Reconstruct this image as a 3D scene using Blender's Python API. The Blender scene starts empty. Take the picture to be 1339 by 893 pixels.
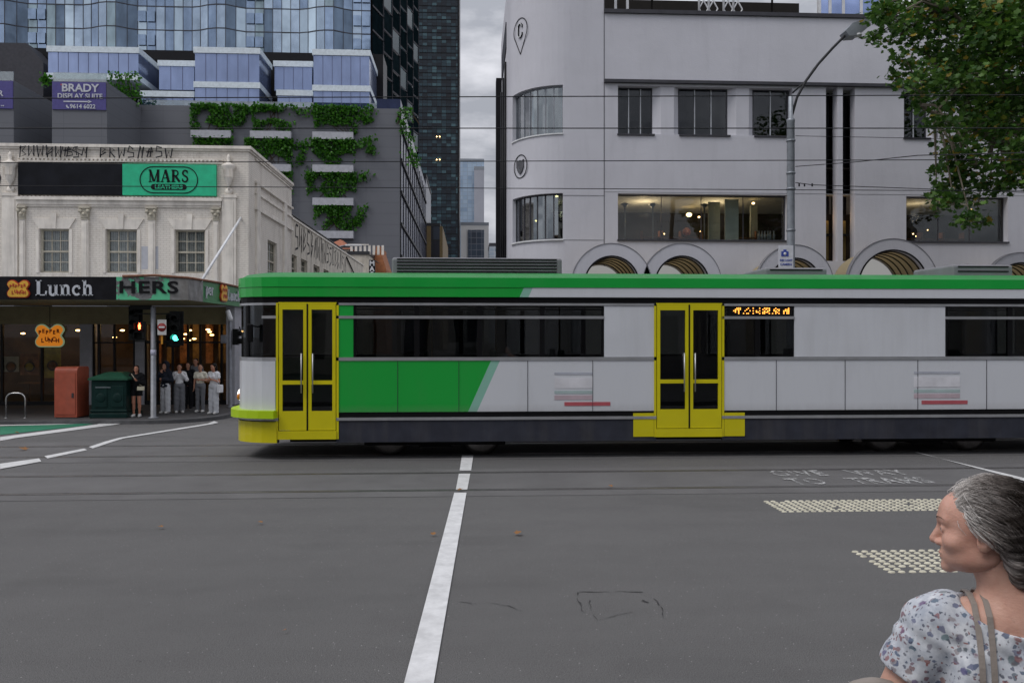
import bpy, bmesh, math, random
import numpy as np
from mathutils import Vector, Matrix, noise as mnoise
random.seed(7)
R = math.radians
scn = bpy.context.scene
# ------------------------------------------------------------------ camera
FPX, U0, V0, CAMH, YAW = 1041.0, 669.5, 440.0, 2.2, R(3.0)
cd = bpy.data.cameras.new('camera'); cam = bpy.data.objects.new('camera', cd); scn.collection.objects.link(cam)
cam.location = (0, 0, CAMH); cam.rotation_euler = (R(90), 0, -YAW)
cd.sensor_width = 36; cd.lens = FPX / 1339 * 36; cd.shift_y = -6.5 / 1339
cd.clip_start = 0.05; cd.clip_end = 5000
scn.camera = cam
scn.view_settings.view_transform = 'Standard'; scn.view_settings.look = 'None'
scn.view_settings.exposure = 0.74; scn.view_settings.gamma = 1
SUN_EL, SUN_AZ = R(55), R(-120)      # azimuth measured in plan from +Y towards +X
# ------------------------------------------------------------------ world
w = bpy.data.worlds.new('World'); scn.world = w; w.use_nodes = True
nt = w.node_tree; nt.nodes.clear()
def wn(t, **k):
    n = nt.nodes.new(t)
    for a, b in k.items(): setattr(n, a, b)
    return n
out = wn('ShaderNodeOutputWorld'); bg = wn('ShaderNodeBackground'); bg.inputs[1].default_value = 0.10
sky = wn('ShaderNodeTexSky', sky_type='NISHITA', sun_disc=False, sun_elevation=SUN_EL, sun_rotation=SUN_AZ, air_density=1.0, dust_density=1.5)
tc = wn('ShaderNodeTexCoord'); mp = wn('ShaderNodeMapping'); mp.inputs['Scale'].default_value = (1, 1, 2.6)
nz = wn('ShaderNodeTexNoise'); nz.inputs['Scale'].default_value = 5.5; nz.inputs['Detail'].default_value = 8; nz.inputs['Roughness'].default_value = 0.55
cr = wn('ShaderNodeValToRGB'); cr.color_ramp.elements[0].position = 0.38; cr.color_ramp.elements[1].position = 0.64
cr.color_ramp.elements[0].color = (3.0, 3.15, 3.55, 1); cr.color_ramp.elements[1].color = (6.6, 6.65, 7.1, 1)
nz2 = wn('ShaderNodeTexNoise'); nz2.inputs['Scale'].default_value = 1.7; nz2.inputs['Detail'].default_value = 4
cr2 = wn('ShaderNodeValToRGB'); cr2.color_ramp.elements[0].position = 0.30; cr2.color_ramp.elements[1].position = 0.42
cr2.color_ramp.elements[0].color = (.75, .75, .75, 1); cr2.color_ramp.elements[1].color = (1, 1, 1, 1)
mx = wn('ShaderNodeMix', data_type='RGBA')
L = nt.links.new
L(tc.outputs['Generated'], mp.inputs[0]); L(mp.outputs[0], nz.inputs[0]); L(mp.outputs[0], nz2.inputs[0])
L(nz.outputs[0], cr.inputs[0]); L(nz2.outputs[0], cr2.inputs[0])
L(cr2.outputs[0], mx.inputs[0]); L(sky.outputs[0], mx.inputs[6]); L(cr.outputs[0], mx.inputs[7])
sxz = wn('ShaderNodeSeparateXYZ'); mr = wn('ShaderNodeMapRange'); mr.inputs[3].default_value = .60; mr.inputs[4].default_value = 1.25
vm = wn('ShaderNodeVectorMath', operation='SCALE')      # overcast sky: brighter overhead than at the horizon
L(tc.outputs['Generated'], sxz.inputs[0]); L(sxz.outputs[2], mr.inputs[0]); L(mx.outputs[2], vm.inputs[0]); L(mr.outputs[0], vm.inputs['Scale'])
L(vm.outputs[0], bg.inputs[0]); L(bg.outputs[0], out.inputs[0])
# ------------------------------------------------------------------ sun (veiled by cloud)
sl = bpy.data.lights.new('sun', 'SUN'); sl.energy = 0.8; sl.angle = R(25); sl.color = (1, .965, .92)
so = bpy.data.objects.new('sun', sl); scn.collection.objects.link(so)
d = Vector((math.sin(SUN_AZ) * math.cos(SUN_EL), math.cos(SUN_AZ) * math.cos(SUN_EL), math.sin(SUN_EL)))
so.rotation_euler = d.to_track_quat('Z', 'Y').to_euler(); so.location = (0, 0, 60)

# ------------------------------------------------------------------ geometry helpers
CS, SN = math.cos(YAW), math.sin(YAW)
def W(u, v, Y):
    "a photograph measurement at depth Y -> world point"
    a = (u - U0) / FPX; b = (V0 - v) / FPX
    t = Y / (CS - a * SN)
    return Vector((t * (SN + a * CS), Y, CAMH + t * b))
def WX(u, Y): return W(u, V0, Y).x
def WZ(v, Y, u=U0): return W(u, v, Y).z
def gz(y):
    "height of the street surface: flat over the tracks, falling to the far kerb"
    if y < 17.5: return 0.0
    if y < 25.3: return -0.52 * (y - 17.5) / 7.8
    return -0.52
def WG(u, v):
    "photograph measurement on the street surface"
    y = 12.0
    for _ in range(40):
        a = (u - U0) / FPX; t = (CAMH - gz(y)) * FPX / (v - V0); y = t * (CS - a * SN)
    p = W(u, v, y); return p

class MB:
    "collects faces and links them as one mesh object"
    def __init__(s): s.v = []; s.f = []; s.m = []; s.cur = 0; s.smooth = []; s.sm = False
    def add(s, vs, fs):
        n = len(s.v); s.v += [tuple(p) for p in vs]
        for f in fs: s.f.append(tuple(i + n for i in f)); s.m.append(s.cur); s.smooth.append(s.sm)
    def box(s, x0, x1, y0, y1, z0, z1):
        s.add([(x0,y0,z0),(x1,y0,z0),(x1,y1,z0),(x0,y1,z0),(x0,y0,z1),(x1,y0,z1),(x1,y1,z1),(x0,y1,z1)],
              [(0,3,2,1),(4,5,6,7),(0,1,5,4),(1,2,6,5),(2,3,7,6),(3,0,4,7)]); return s
    def bbox(s, x0, x1, y0, y1, z0, z1, b=0.02):
        "box with bevelled edges"
        bm = bmesh.new(); r = bmesh.ops.create_cube(bm, size=1)
        for v in bm.verts: v.co = Vector(((x0+x1)/2 + v.co.x*(x1-x0), (y0+y1)/2 + v.co.y*(y1-y0), (z0+z1)/2 + v.co.z*(z1-z0)))
        bmesh.ops.bevel(bm, geom=bm.edges[:], offset=b, segments=3, affect='EDGES', profile=.5)
        s.bm(bm); return s
    def bm(s, bm):
        bm.verts.index_update(); s.add([v.co for v in bm.verts], [[v.index for v in f.verts] for f in bm.faces])
        bm.free()
    def prism(s, pts, d0, d1, ax='y'):
        "polygon in a plane extruded along the third axis; pts are (h, z) for ax y or x, (x, y) for ax z"
        n = len(pts)
        def P(p, d): return {'y': (p[0], d, p[1]), 'x': (d, p[0], p[1]), 'z': (p[0], p[1], d)}[ax]
        vs = [P(p, d0) for p in pts] + [P(p, d1) for p in pts]
        s.add(vs, [tuple(range(n)), tuple(range(2*n-1, n-1, -1))] + [(i, n+i, n+(i+1) % n, (i+1) % n) for i in range(n)]); return s
    def tube(s, pts, r, n=8, cap=True):
        pts = [Vector(p) for p in pts]; rs = r if isinstance(r, (list, tuple)) else [r]*len(pts)
        vs = []; fs = []; up = None
        for i, p in enumerate(pts):
            t = (pts[min(i+1, len(pts)-1)] - pts[max(i-1, 0)]).normalized()
            if up is None: up = t.orthogonal().normalized()
            up = (up - t * up.dot(t)); up = up.normalized() if up.length > 1e-6 else t.orthogonal().normalized()
            b = t.cross(up)
            for k in range(n):
                a = 2*math.pi*k/n; vs.append(p + (up*math.cos(a) + b*math.sin(a))*rs[i])
        for i in range(len(pts)-1):
            for k in range(n): fs.append((i*n+k, i*n+(k+1) % n, (i+1)*n+(k+1) % n, (i+1)*n+k))
        if cap: fs += [tuple(range(n-1, -1, -1)), tuple(range((len(pts)-1)*n, len(pts)*n))]
        o = s.sm; s.sm = n > 5; s.add(vs, fs); s.sm = o; return s
    def lathe(s, prof, c=(0,0,0), n=20, ax='z'):
        vs = []; fs = []
        for (r, h) in prof:
            for k in range(n):
                a = 2*math.pi*k/n; x, y = r*math.cos(a), r*math.sin(a)
                p = {'z': (x, y, h), 'y': (x, h, y), 'x': (h, x, y)}[ax]; vs.append((c[0]+p[0], c[1]+p[1], c[2]+p[2]))
        for i in range(len(prof)-1):
            for k in range(n): fs.append((i*n+k, i*n+(k+1) % n, (i+1)*n+(k+1) % n, (i+1)*n+k))
        fs += [tuple(range(n-1, -1, -1)), tuple(range((len(prof)-1)*n, len(prof)*n))]
        o = s.sm; s.sm = True; s.add(vs, fs); s.sm = o; return s
    def ball(s, c, r, n=12, m=8):
        rx, ry, rz = r if isinstance(r, (tuple, list)) else (r, r, r)
        vs = [(c[0], c[1], c[2]-rz)]; fs = []
        for j in range(1, m):
            a = math.pi*j/m - math.pi/2
            for k in range(n): b = 2*math.pi*k/n; vs.append((c[0]+rx*math.cos(a)*math.cos(b), c[1]+ry*math.cos(a)*math.sin(b), c[2]+rz*math.sin(a)))
        vs.append((c[0], c[1], c[2]+rz)); t = len(vs)-1
        for k in range(n): fs.append((0, 1+(k+1) % n, 1+k)); fs.append((t, 1+(m-2)*n+k, 1+(m-2)*n+(k+1) % n))
        for j in range(m-2):
            for k in range(n): fs.append((1+j*n+k, 1+j*n+(k+1) % n, 1+(j+1)*n+(k+1) % n, 1+(j+1)*n+k))
        o = s.sm; s.sm = True; s.add(vs, fs); s.sm = o; return s
    def ribbon(s, pts, w_, y, th=0.006):
        "stroke in the XZ plane at depth y"
        pts = [Vector((p[0], p[1])) for p in pts]; Ls = []; Rs = []
        for i, p in enumerate(pts):
            t = (pts[min(i+1, len(pts)-1)] - pts[max(i-1, 0)]); t = t.normalized() if t.length > 0 else Vector((1, 0))
            nn = Vector((-t.y, t.x)) * (w_/2); Ls.append(p+nn); Rs.append(p-nn)
        n = len(pts); vs = []
        for yy in (y, y+th):
            vs += [(p.x, yy, p.y) for p in Ls] + [(p.x, yy, p.y) for p in Rs]
        fs = []
        for i in range(n-1):
            fs += [(i, i+1, n+i+1, n+i), (2*n+i, 3*n+i, 3*n+i+1, 2*n+i+1), (i, 2*n+i, 2*n+i+1, i+1), (n+i, n+i+1, 3*n+i+1, 3*n+i)]
        fs += [(0, n, 3*n, 2*n), (n-1, 3*n-1, 4*n-1, 2*n-1)]
        s.add(vs, fs); return s
    def xform(s, M):
        s.v = [tuple(M @ Vector(p)) for p in s.v]; return s
    def merge(s, o):
        n = len(s.v); s.v += o.v; s.f += [tuple(i+n for i in f) for f in o.f]; s.m += o.m if s.cur == 0 else [s.cur]*len(o.m); s.smooth += o.smooth; return s
    def mirror_x(s):
        k = MB(); k.v = [(-x, y, z) for x, y, z in s.v]; k.f = [tuple(reversed(f)) for f in s.f]; k.m = list(s.m); k.smooth = list(s.smooth); return k
    def build(s, name, mats, parent=None, local=False, smooth=None, fix=True):
        me = bpy.data.meshes.new(name); off = Vector((0,0,0))
        if parent is not None and not local: off = base_of(parent)
        me.from_pydata([(x-off.x, y-off.y, z-off.z) for x, y, z in s.v], [], s.f)
        if not isinstance(mats, (list, tuple)): mats = [mats]
        for m_ in mats: me.materials.append(m_)
        me.polygons.foreach_set('material_index', s.m)
        me.polygons.foreach_set('use_smooth', s.smooth if smooth is None else [smooth]*len(s.f))
        if fix and len(s.f) < 60000:
            bm = bmesh.new(); bm.from_mesh(me); bmesh.ops.recalc_face_normals(bm, faces=bm.faces[:]); bm.to_mesh(me); bm.free()
        me.update()
        o = bpy.data.objects.new(name, me); scn.collection.objects.link(o)
        if parent is not None: o.parent = parent
        return o
def build_each(name, boxes, mat, parent):
    "one object per box of a repeated part"
    for b in boxes: m = MB(); m.box(*b); m.build(name, mat, parent)
def base_of(o):
    v = Vector((0,0,0))
    while o is not None: v += Vector(o.location); o = o.parent
    return v
def tag(o, label=None, cat=None, group=None, kind=None):
    if label: o['label'] = label
    if cat: o['category'] = cat
    if group: o['group'] = group
    if kind: o['kind'] = kind
    return o
def empty(name, loc, label=None, cat=None, group=None, rz=0):
    o = bpy.data.objects.new(name, None); scn.collection.objects.link(o); o.location = loc; o.rotation_euler = (0,0,rz); o.empty_display_size = .2
    return tag(o, label, cat, group)
def struct(o): o['kind'] = 'structure'; return o
def dup(root, loc, rz=None, label=None, group=None):
    kids = {}
    for o in scn.objects:
        if o.parent: kids.setdefault(o.parent.name, []).append(o)
    def cp(o, par):
        c = o.copy(); scn.collection.objects.link(c); c.parent = par
        for ch in kids.get(o.name, []): cp(ch, c)
        return c
    r = cp(root, None); r.location = loc
    if rz is not None: r.rotation_euler = (0,0,rz)
    if label: r['label'] = label
    if group: r['group'] = group
    return r

class Path:
    "plan polyline; outward is to the right of travel"
    def __init__(s, pts):
        s.p = [Vector(q) for q in pts]; s.s = [0.0]
        for a, b in zip(s.p, s.p[1:]): s.s.append(s.s[-1] + (b-a).length)
    def at(s, t):
        t = max(0, min(s.s[-1], t))
        for i in range(len(s.p)-1):
            if t <= s.s[i+1] + 1e-9:
                k = (t - s.s[i]) / max(1e-9, s.s[i+1]-s.s[i]); return s.p[i].lerp(s.p[i+1], k), i, k
    def seg_n(s, i):
        d = (s.p[i+1]-s.p[i]).normalized(); return Vector((d.y, -d.x))
    def pt(s, t, out=0):
        q, i, k = s.at(t); n = s.seg_n(i)
        if k < 1e-6 and i > 0: j = i-1
        elif k > 1-1e-6 and i+2 < len(s.p): j = i+1
        else: j = None
        if j is not None:
            m = (n + s.seg_n(j)).normalized(); n = m / max(.3, m.dot(n))
        return q + n*out
    def cuts(s, a, b): return [a] + [t for t in s.s if a+1e-6 < t < b-1e-6] + [b]
def band(mb, path, s0, s1, z0, z1, out=0.0, th=0.3):
    "a strip of wall along the path from s0 to s1, outer face at `out`"
    ts = path.cuts(s0, s1); vs = []; fs = []
    for t in ts:
        o = path.pt(t, out); i = path.pt(t, out-th)
        vs += [(o.x, o.y, z0), (o.x, o.y, z1), (i.x, i.y, z1), (i.x, i.y, z0)]
    for k in range(len(ts)-1):
        a = k*4; b = a+4
        for j in range(4): fs.append((a+j, b+j, b+(j+1) % 4, a+(j+1) % 4))
    fs += [(0,1,2,3), tuple(len(vs)-4+j for j in (3,2,1,0))]
    mb.add(vs, fs)

# ------------------------------------------------------------------ material helpers
_mats = {}
class NT:
    def __init__(s, name):
        s.m = bpy.data.materials.new(name); s.m.use_nodes = True; s.t = s.m.node_tree; s.t.nodes.clear()
        s.o = s.n('ShaderNodeOutputMaterial'); s.c = s.n('ShaderNodeTexCoord')
    def n(s, t, **k):
        x = s.t.nodes.new(t)
        for a, b in k.items(): setattr(x, a, b)
        return x
    def l(s, a, b): s.t.links.new(a, b)
    def map(s, scale=(1,1,1), coord='Object', rot=(0,0,0)):
        m = s.n('ShaderNodeMapping'); m.inputs['Scale'].default_value = scale; m.inputs['Rotation'].default_value = rot; s.l(s.c.outputs[coord], m.inputs[0]); return m.outputs[0]
    def noise(s, scale, detail=4, rough=.55, vec=None):
        x = s.n('ShaderNodeTexNoise'); x.inputs['Scale'].default_value = scale; x.inputs['Detail'].default_value = detail; x.inputs['Roughness'].default_value = rough
        s.l(vec or s.c.outputs['Object'], x.inputs['Vector']); return x.outputs[0]
    def ramp(s, inp, stops):
        x = s.n('ShaderNodeValToRGB'); e = x.color_ramp.elements
        while len(e) < len(stops): e.new(.5)
        for a, (p, c) in zip(e, stops): a.position = p; a.color = (*c, 1) if len(c) == 3 else c
        s.l(inp, x.inputs[0]); return x.outputs[0]
    def mix(s, f, a, b, bt='MIX'):
        x = s.n('ShaderNodeMix', data_type='RGBA', blend_type=bt)
        for v, i in ((f, 0), (a, 6), (b, 7)):
            if hasattr(v, 'is_output'): s.l(v, x.inputs[i])
            else: x.inputs[i].default_value = v if i == 0 else (*v[:3], 1)
        return x.outputs[2]
    def math(s, op, a, b=0.0):
        x = s.n('ShaderNodeMath', operation=op)
        for v, i in ((a, 0), (b, 1)):
            if hasattr(v, 'is_output'): s.l(v, x.inputs[i])
            else: x.inputs[i].default_value = v
        return x.outputs[0]
    def bsdf(s, col, rough=.6, metal=0, spec=.5, bump=None, bstr=.3, bdist=.02, alpha=None, emit=None, estr=0, coat=0):
        p = s.n('ShaderNodeBsdfPrincipled')
        for v, nm in ((col, 'Base Color'), (rough, 'Roughness'), (metal, 'Metallic'), (alpha, 'Alpha'), (emit, 'Emission Color')):
            if v is None: continue
            if hasattr(v, 'is_output'): s.l(v, p.inputs[nm])
            else: p.inputs[nm].default_value = (*v[:3], 1) if isinstance(v, (tuple, list)) else v
        p.inputs['Specular IOR Level'].default_value = spec; p.inputs['Emission Strength'].default_value = estr; p.inputs['Coat Weight'].default_value = coat
        if bump is not None:
            b = s.n('ShaderNodeBump'); b.inputs['Strength'].default_value = bstr; b.inputs['Distance'].default_value = bdist
            s.l(bump, b.inputs['Height']); s.l(b.outputs[0], p.inputs['Normal'])
        s.l(p.outputs[0], s.o.inputs[0]); return p
def paint(name, col, rough=.55, metal=0, var=.12, scale=3, bump=.15, bscale=40, spec=.4, dirt=0, coat=0):
    "general painted or raw surface with soft mottling, streaks of dirt and a fine bump"
    if name in _mats: return _mats[name]
    t = NT(name); n1 = t.noise(scale, 5)
    c = t.mix(t.ramp(n1, [(.3, (0,0,0)), (.7, (1,1,1))]), tuple(x*(1-var) for x in col), tuple(min(1, x*(1+var)) for x in col))
    if dirt:
        sv = t.map((1.2, 1.2, .12)); n2 = t.noise(2.2, 6, .65, sv)
        c = t.mix(t.math('MULTIPLY', t.ramp(n2, [(.45, (0,0,0)), (.75, (1,1,1))]), dirt), c, (.16, .14, .12))
    t.bsdf(c, rough, metal, min(spec, .1+2*max(col)) if metal == 0 else spec, bump=t.noise(bscale, 4) if bump else None, bstr=bump, bdist=.01, coat=coat)
    _mats[name] = t.m; return t.m
def emis(name, col, st):
    if name in _mats: return _mats[name]
    t = NT(name); t.bsdf(tuple(c*.5 for c in col), .5, emit=col, estr=st); _mats[name] = t.m; return t.m
def glass(name, tint=(.5,.55,.55), gl=.12, rough=.02, wob=0.0, fk=.8):
    "thin window glass: tinted see-through plus mirror reflection that grows at grazing angles"
    if name in _mats: return _mats[name]
    t = NT(name); tr = t.n('ShaderNodeBsdfTransparent'); tr.inputs[0].default_value = (*tint, 1)
    g = t.n('ShaderNodeBsdfGlossy'); g.inputs['Roughness'].default_value = rough; g.inputs[0].default_value = (.9,.93,.97,1)
    lw = t.n('ShaderNodeLayerWeight'); lw.inputs[0].default_value = .35
    if wob:
        b = t.n('ShaderNodeBump'); b.inputs['Strength'].default_value = wob; b.inputs['Distance'].default_value = .05; t.l(t.noise(.5, 2), b.inputs['Height']); t.l(b.outputs[0], g.inputs['Normal'])
    f = t.math('ADD', t.math('MULTIPLY', lw.outputs['Fresnel'], fk), gl)
    m = t.n('ShaderNodeMixShader'); t.l(f, m.inputs[0]); t.l(tr.outputs[0], m.inputs[1]); t.l(g.outputs[0], m.inputs[2]); t.l(m.outputs[0], t.o.inputs[0])
    _mats[name] = t.m; return t.m
def mirror_glass(name, col, rough=.06, metal=.85, wob=.25, var=.25, vs=(.8,.8,.3), spec=.6):
    "tinted curtain-wall glass"
    if name in _mats: return _mats[name]
    t = NT(name); n1 = t.noise(1.0, 3, .5, t.map(vs))
    c = t.mix(t.ramp(n1, [(.3,(0,0,0)),(.7,(1,1,1))]), tuple(x*(1-var) for x in col), tuple(min(1,x*(1+var)) for x in col))
    t.bsdf(c, rough, metal, spec, bump=t.noise(.35, 2), bstr=wob, bdist=.12); _mats[name] = t.m; return t.m

def text_mb(s, size=1.0, depth=.01, xs=1.0, bold=0.0, sp=1.0, align='LEFT'):
    cu = bpy.data.curves.new('txt', 'FONT'); cu.body = s; cu.size = size; cu.extrude = depth/2; cu.align_x = align; cu.offset = bold; cu.space_character = sp; cu.resolution_u = 4
    o = bpy.data.objects.new('txt', cu); scn.collection.objects.link(o)
    dg = bpy.context.evaluated_depsgraph_get(); me = o.evaluated_get(dg).to_mesh()
    mb = MB(); mb.add([(v.co.x*xs, -v.co.z, v.co.y) for v in me.vertices], [tuple(p.vertices) for p in me.polygons])
    o.evaluated_get(dg).to_mesh_clear(); bpy.data.objects.remove(o); bpy.data.curves.remove(cu); return mb
def put(mb, x, y, z, rz=0): return mb.xform(Matrix.Translation((x, y, z)) @ Matrix.Rotation(rz, 4, 'Z'))

def arc(cx, cz, r, a0, a1, n=10, rz=None): return [(cx + r*math.cos(R(a0+(a1-a0)*i/n)), cz + (rz or r)*math.sin(R(a0+(a1-a0)*i/n))) for i in range(n+1)]
# bold serif letters as strokes: (points, width); unit cap height
def _serif(x0, x1, z, h=.07): return ([(x0, z), (x1, z)], h)
GL = {
 'L': (.78, [([(.2,0),(.2,1)], .2), _serif(.02,.4,.965), _serif(.02,.74,.035), ([(.68,0),(.74,.3)], .09)]),
 'u': (.78, [([(.18,.68),(.18,.24)]+arc(.35,.2,.17,180,300,8)+[(.5,.12)], .15), ([(.58,0),(.58,.7)], .17), _serif(.02,.24,.66,.06), _serif(.44,.62,.66,.06), _serif(.58,.76,.035,.06)]),
 'n': (.8, [([(.2,0),(.2,.7)], .17), ([(.24,.5)]+arc(.42,.48,.17,140,0,8)+[(.6,0)], .15), _serif(.02,.24,.66,.06), _serif(.04,.36,.035,.06), _serif(.44,.76,.035,.06)]),
 'c': (.64, [(arc(.34,.34,.25,50,310,14,.28), .14), ([(.46,.56),(.54,.44)], .12)]),
 'h': (.8, [([(.2,0),(.2,1)], .17), ([(.24,.5)]+arc(.42,.48,.17,140,0,8)+[(.6,0)], .15), _serif(.02,.24,.965,.06), _serif(.04,.36,.035,.06), _serif(.44,.76,.035,.06)]),
 'e': (.66, [([(.1,.34),(.56,.34)], .08), (arc(.34,.34,.25,0,310,16,.28), .13)]),
 'r': (.55, [([(.2,0),(.2,.7)], .17), ([(.24,.48),(.34,.6),(.48,.62)], .13), _serif(.02,.24,.66,.06), _serif(.04,.38,.035,.06)]),
 'p': (.78, [([(.2,-.3),(.2,.7)], .17), (arc(.38,.34,.22,130,-130,12,.28), .14), _serif(.02,.24,.66,.06), _serif(.04,.38,-.27,.06)]),
 'P': (.8, [([(.22,0),(.22,1)], .2), ([(.22,.95),(.45,.95)]+arc(.45,.72,.22,90,-90,10)+[(.22,.5)], .12), _serif(.02,.45,.035)]),
 'M': (1.1, [([(.15,0),(.15,1)], .07), ([(.15,.97),(.5,.05)], .17), ([(.55,.05),(.88,.97)], .07), ([(.9,0),(.9,1)], .19), _serif(.02,.32,.035,.06), _serif(.74,1.06,.035,.06), _serif(.0,.24,.965,.06), _serif(.84,1.04,.965,.06)]),
 'A': (.95, [([(.12,0),(.46,1)], .07), ([(.46,1),(.78,0)], .19), ([(.24,.33),(.64,.33)], .06), _serif(.0,.28,.035,.06), _serif(.58,.94,.035,.06)]),
 'R': (.95, [([(.22,0),(.22,1)], .19), ([(.22,.95),(.45,.95)]+arc(.45,.73,.21,90,-90,10)+[(.22,.52)], .1), ([(.42,.5),(.82,.03)], .18), _serif(.04,.42,.035,.06), _serif(.04,.3,.965,.06)]),
 'S': (.7, [(arc(.36,.74,.22,30,240,10,.21)+arc(.34,.26,.24,60,-160,10,.22), .13), ([(.56,.72),(.56,.94)], .06), ([(.1,.06),(.1,.3)], .06)]),
}
def serif_mb(word, h, xs=1.0, th=.02, gap=.04):
    mb = MB(); x = 0
    for ch in word:
        wd, st = GL[ch]
        for pts, ww in st: mb.ribbon([((x+p[0])*h*xs, p[1]*h) for p in pts], ww*h, 0, th)
        x += wd + gap
    return mb, x*h*xs
# =================================================================== SETTING
def asphalt():
    t = NT('asphalt')
    big = t.noise(.16, 5, .6); mid = t.noise(1.1, 7, .65); fine = t.noise(130, 3, .75); fine2 = t.noise(38, 4, .7)
    streak = t.noise(1.0, 5, .6, t.map((.07, 1.7, 1)))
    c = t.mix(t.ramp(big, [(.3,(0,0,0)),(.7,(1,1,1))]), (.104,.102,.104), (.148,.145,.146))
    c = t.mix(t.math('MULTIPLY', t.ramp(streak, [(.45,(0,0,0)),(.72,(1,1,1))]), .5), c, (.080,.078,.080))
    c = t.mix(t.math('MULTIPLY', t.ramp(mid, [(.5,(0,0,0)),(.75,(1,1,1))]), .35), c, (.074,.072,.074))
    c = t.mix(t.ramp(fine, [(.35,(0,0,0)),(.8,(1,1,1))]), t.mix(.68, c, (.02,.02,.02)), t.mix(.46, c, (.40,.39,.385)))
    c = t.mix(t.math('MULTIPLY', t.ramp(fine2, [(.52,(0,0,0)),(.7,(1,1,1))]), .35), c, (.050,.049,.050))
    c = t.mix(t.math('MULTIPLY', t.ramp(t.noise(.55, 3, .5, t.map((.35,1,1))), [(.56,(0,0,0)),(.60,(1,1,1))]), .16), c, (.06,.059,.06))
    vo = t.n('ShaderNodeTexVoronoi'); vo.inputs['Scale'].default_value = 14; t.l(t.c.outputs['Object'], vo.inputs['Vector'])
    c = t.mix(t.ramp(vo.outputs['Distance'], [(.035,(1,1,1)),(.075,(0,0,0))]), c, (.45,.44,.43))
    t.bsdf(c, t.ramp(mid, [(.3,(.72,)*3),(.7,(.9,)*3)]), 0, .25, bump=t.math('ADD', fine, t.math('MULTIPLY', fine2, .6)), bstr=.8, bdist=.008); return t.m
def simple_ground(name, a, b, sc=2, fs=90):
    t = NT(name); n1 = t.noise(sc, 6, .65); n2 = t.noise(fs, 3)
    c = t.mix(t.ramp(n1, [(.3,(0,0,0)),(.7,(1,1,1))]), a, b); c = t.mix(t.math('MULTIPLY', n2, .35), c, tuple(x*.5 for x in a))
    t.bsdf(c, .85, 0, .25, bump=n2, bstr=.3, bdist=.01); return t.m
def worn(name, col, lo=.40, hi=.50, sc=14):
    "road paint worn through in places"
    t = NT(name); n1 = t.noise(sc, 8, .75); n2 = t.noise(1.3, 4)
    al = t.ramp(t.math('ADD', t.math('MULTIPLY', n1, .75), t.math('MULTIPLY', n2, .25)), [(lo,(0,0,0)),(hi,(1,1,1))])
    c = t.mix(t.ramp(t.noise(5, 6, .7), [(.35,(0,0,0)),(.7,(1,1,1))]), tuple(x*.72 for x in col), col)
    t.bsdf(c, .6, 0, .3, alpha=al, bump=t.noise(120, 3), bstr=.3, bdist=.004); return t.m
M = {}
M['asphalt'] = asphalt()
M['track'] = simple_ground('track_concrete', (.112,.109,.110), (.15,.147,.148), 1.2)
M['kerb'] = simple_ground('bluestone', (.07,.07,.075), (.13,.13,.135), 3)
M['paving'] = simple_ground('footpath', (.055,.055,.058), (.085,.083,.085), 1.5)
M['line'] = worn('road_paint', (.68,.68,.68), .30, .40, 9)
M['line2'] = worn('road_paint_bright', (.72,.72,.73), .27, .33, 9)
M['letters'] = worn('road_letters', (.66,.66,.66), .46, .60, 18)
M['greenlane'] = worn('green_lane', (.03,.22,.13), .25, .35, 3)
M['steel'] = paint('rail_steel', (.20,.19,.185), .4, .7, .2, 8)
M['tar'] = paint('tar', (.030,.029,.030), .7, 0, .3, 10)
M['white'] = paint('white_paint', (.68,.69,.71), .5)
M['black'] = paint('black_paint', (.012,.012,.014), .4)
M['dark'] = paint('dark_grey', (.045,.046,.05), .5)
M['galv'] = paint('galvanised', (.26,.28,.31), .45, .4, .15, 6)

# ground sheet, following the cross fall of the street
mb = MB(); ys = [-2500, 3.2, 17.5, 25.3, 90, 300, 2500]; xs = [-1500, -60, 60, 1500]
for i in range(len(ys)-1):
    for j in range(3):
        mb.add([(xs[j], ys[i], gz(ys[i])), (xs[j+1], ys[i], gz(ys[i])), (xs[j+1], ys[i+1], gz(ys[i+1])), (xs[j], ys[i+1], gz(ys[i+1]))], [(0,1,2,3)])
struct(mb.build('road', M['asphalt']))
# tram tracks: grooved rails in a concrete strip
mb = MB()
for (a, b) in ((10.98, 13.25), (14.25, 16.95)): mb.add([(-200,a,.004),(200,a,.004),(200,b,.004),(-200,b,.004)], [(0,1,2,3)])
struct(mb.build('track_bed', M['track']))
mb = MB(); gr = MB()
for y in (11.4, 12.85, 14.9, 16.33):
    mb.add([(-200,y-.035,.009),(200,y-.035,.009),(200,y+.03,.009),(-200,y+.03,.009)], [(0,1,2,3)])
    gr.add([(-200,y+.031,.008),(200,y+.031,.008),(200,y+.066,.008),(-200,y+.066,.008)], [(0,1,2,3)])
struct(mb.build('tram_rail', M['steel'])); struct(gr.build('rail_groove', M['tar']))
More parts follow.
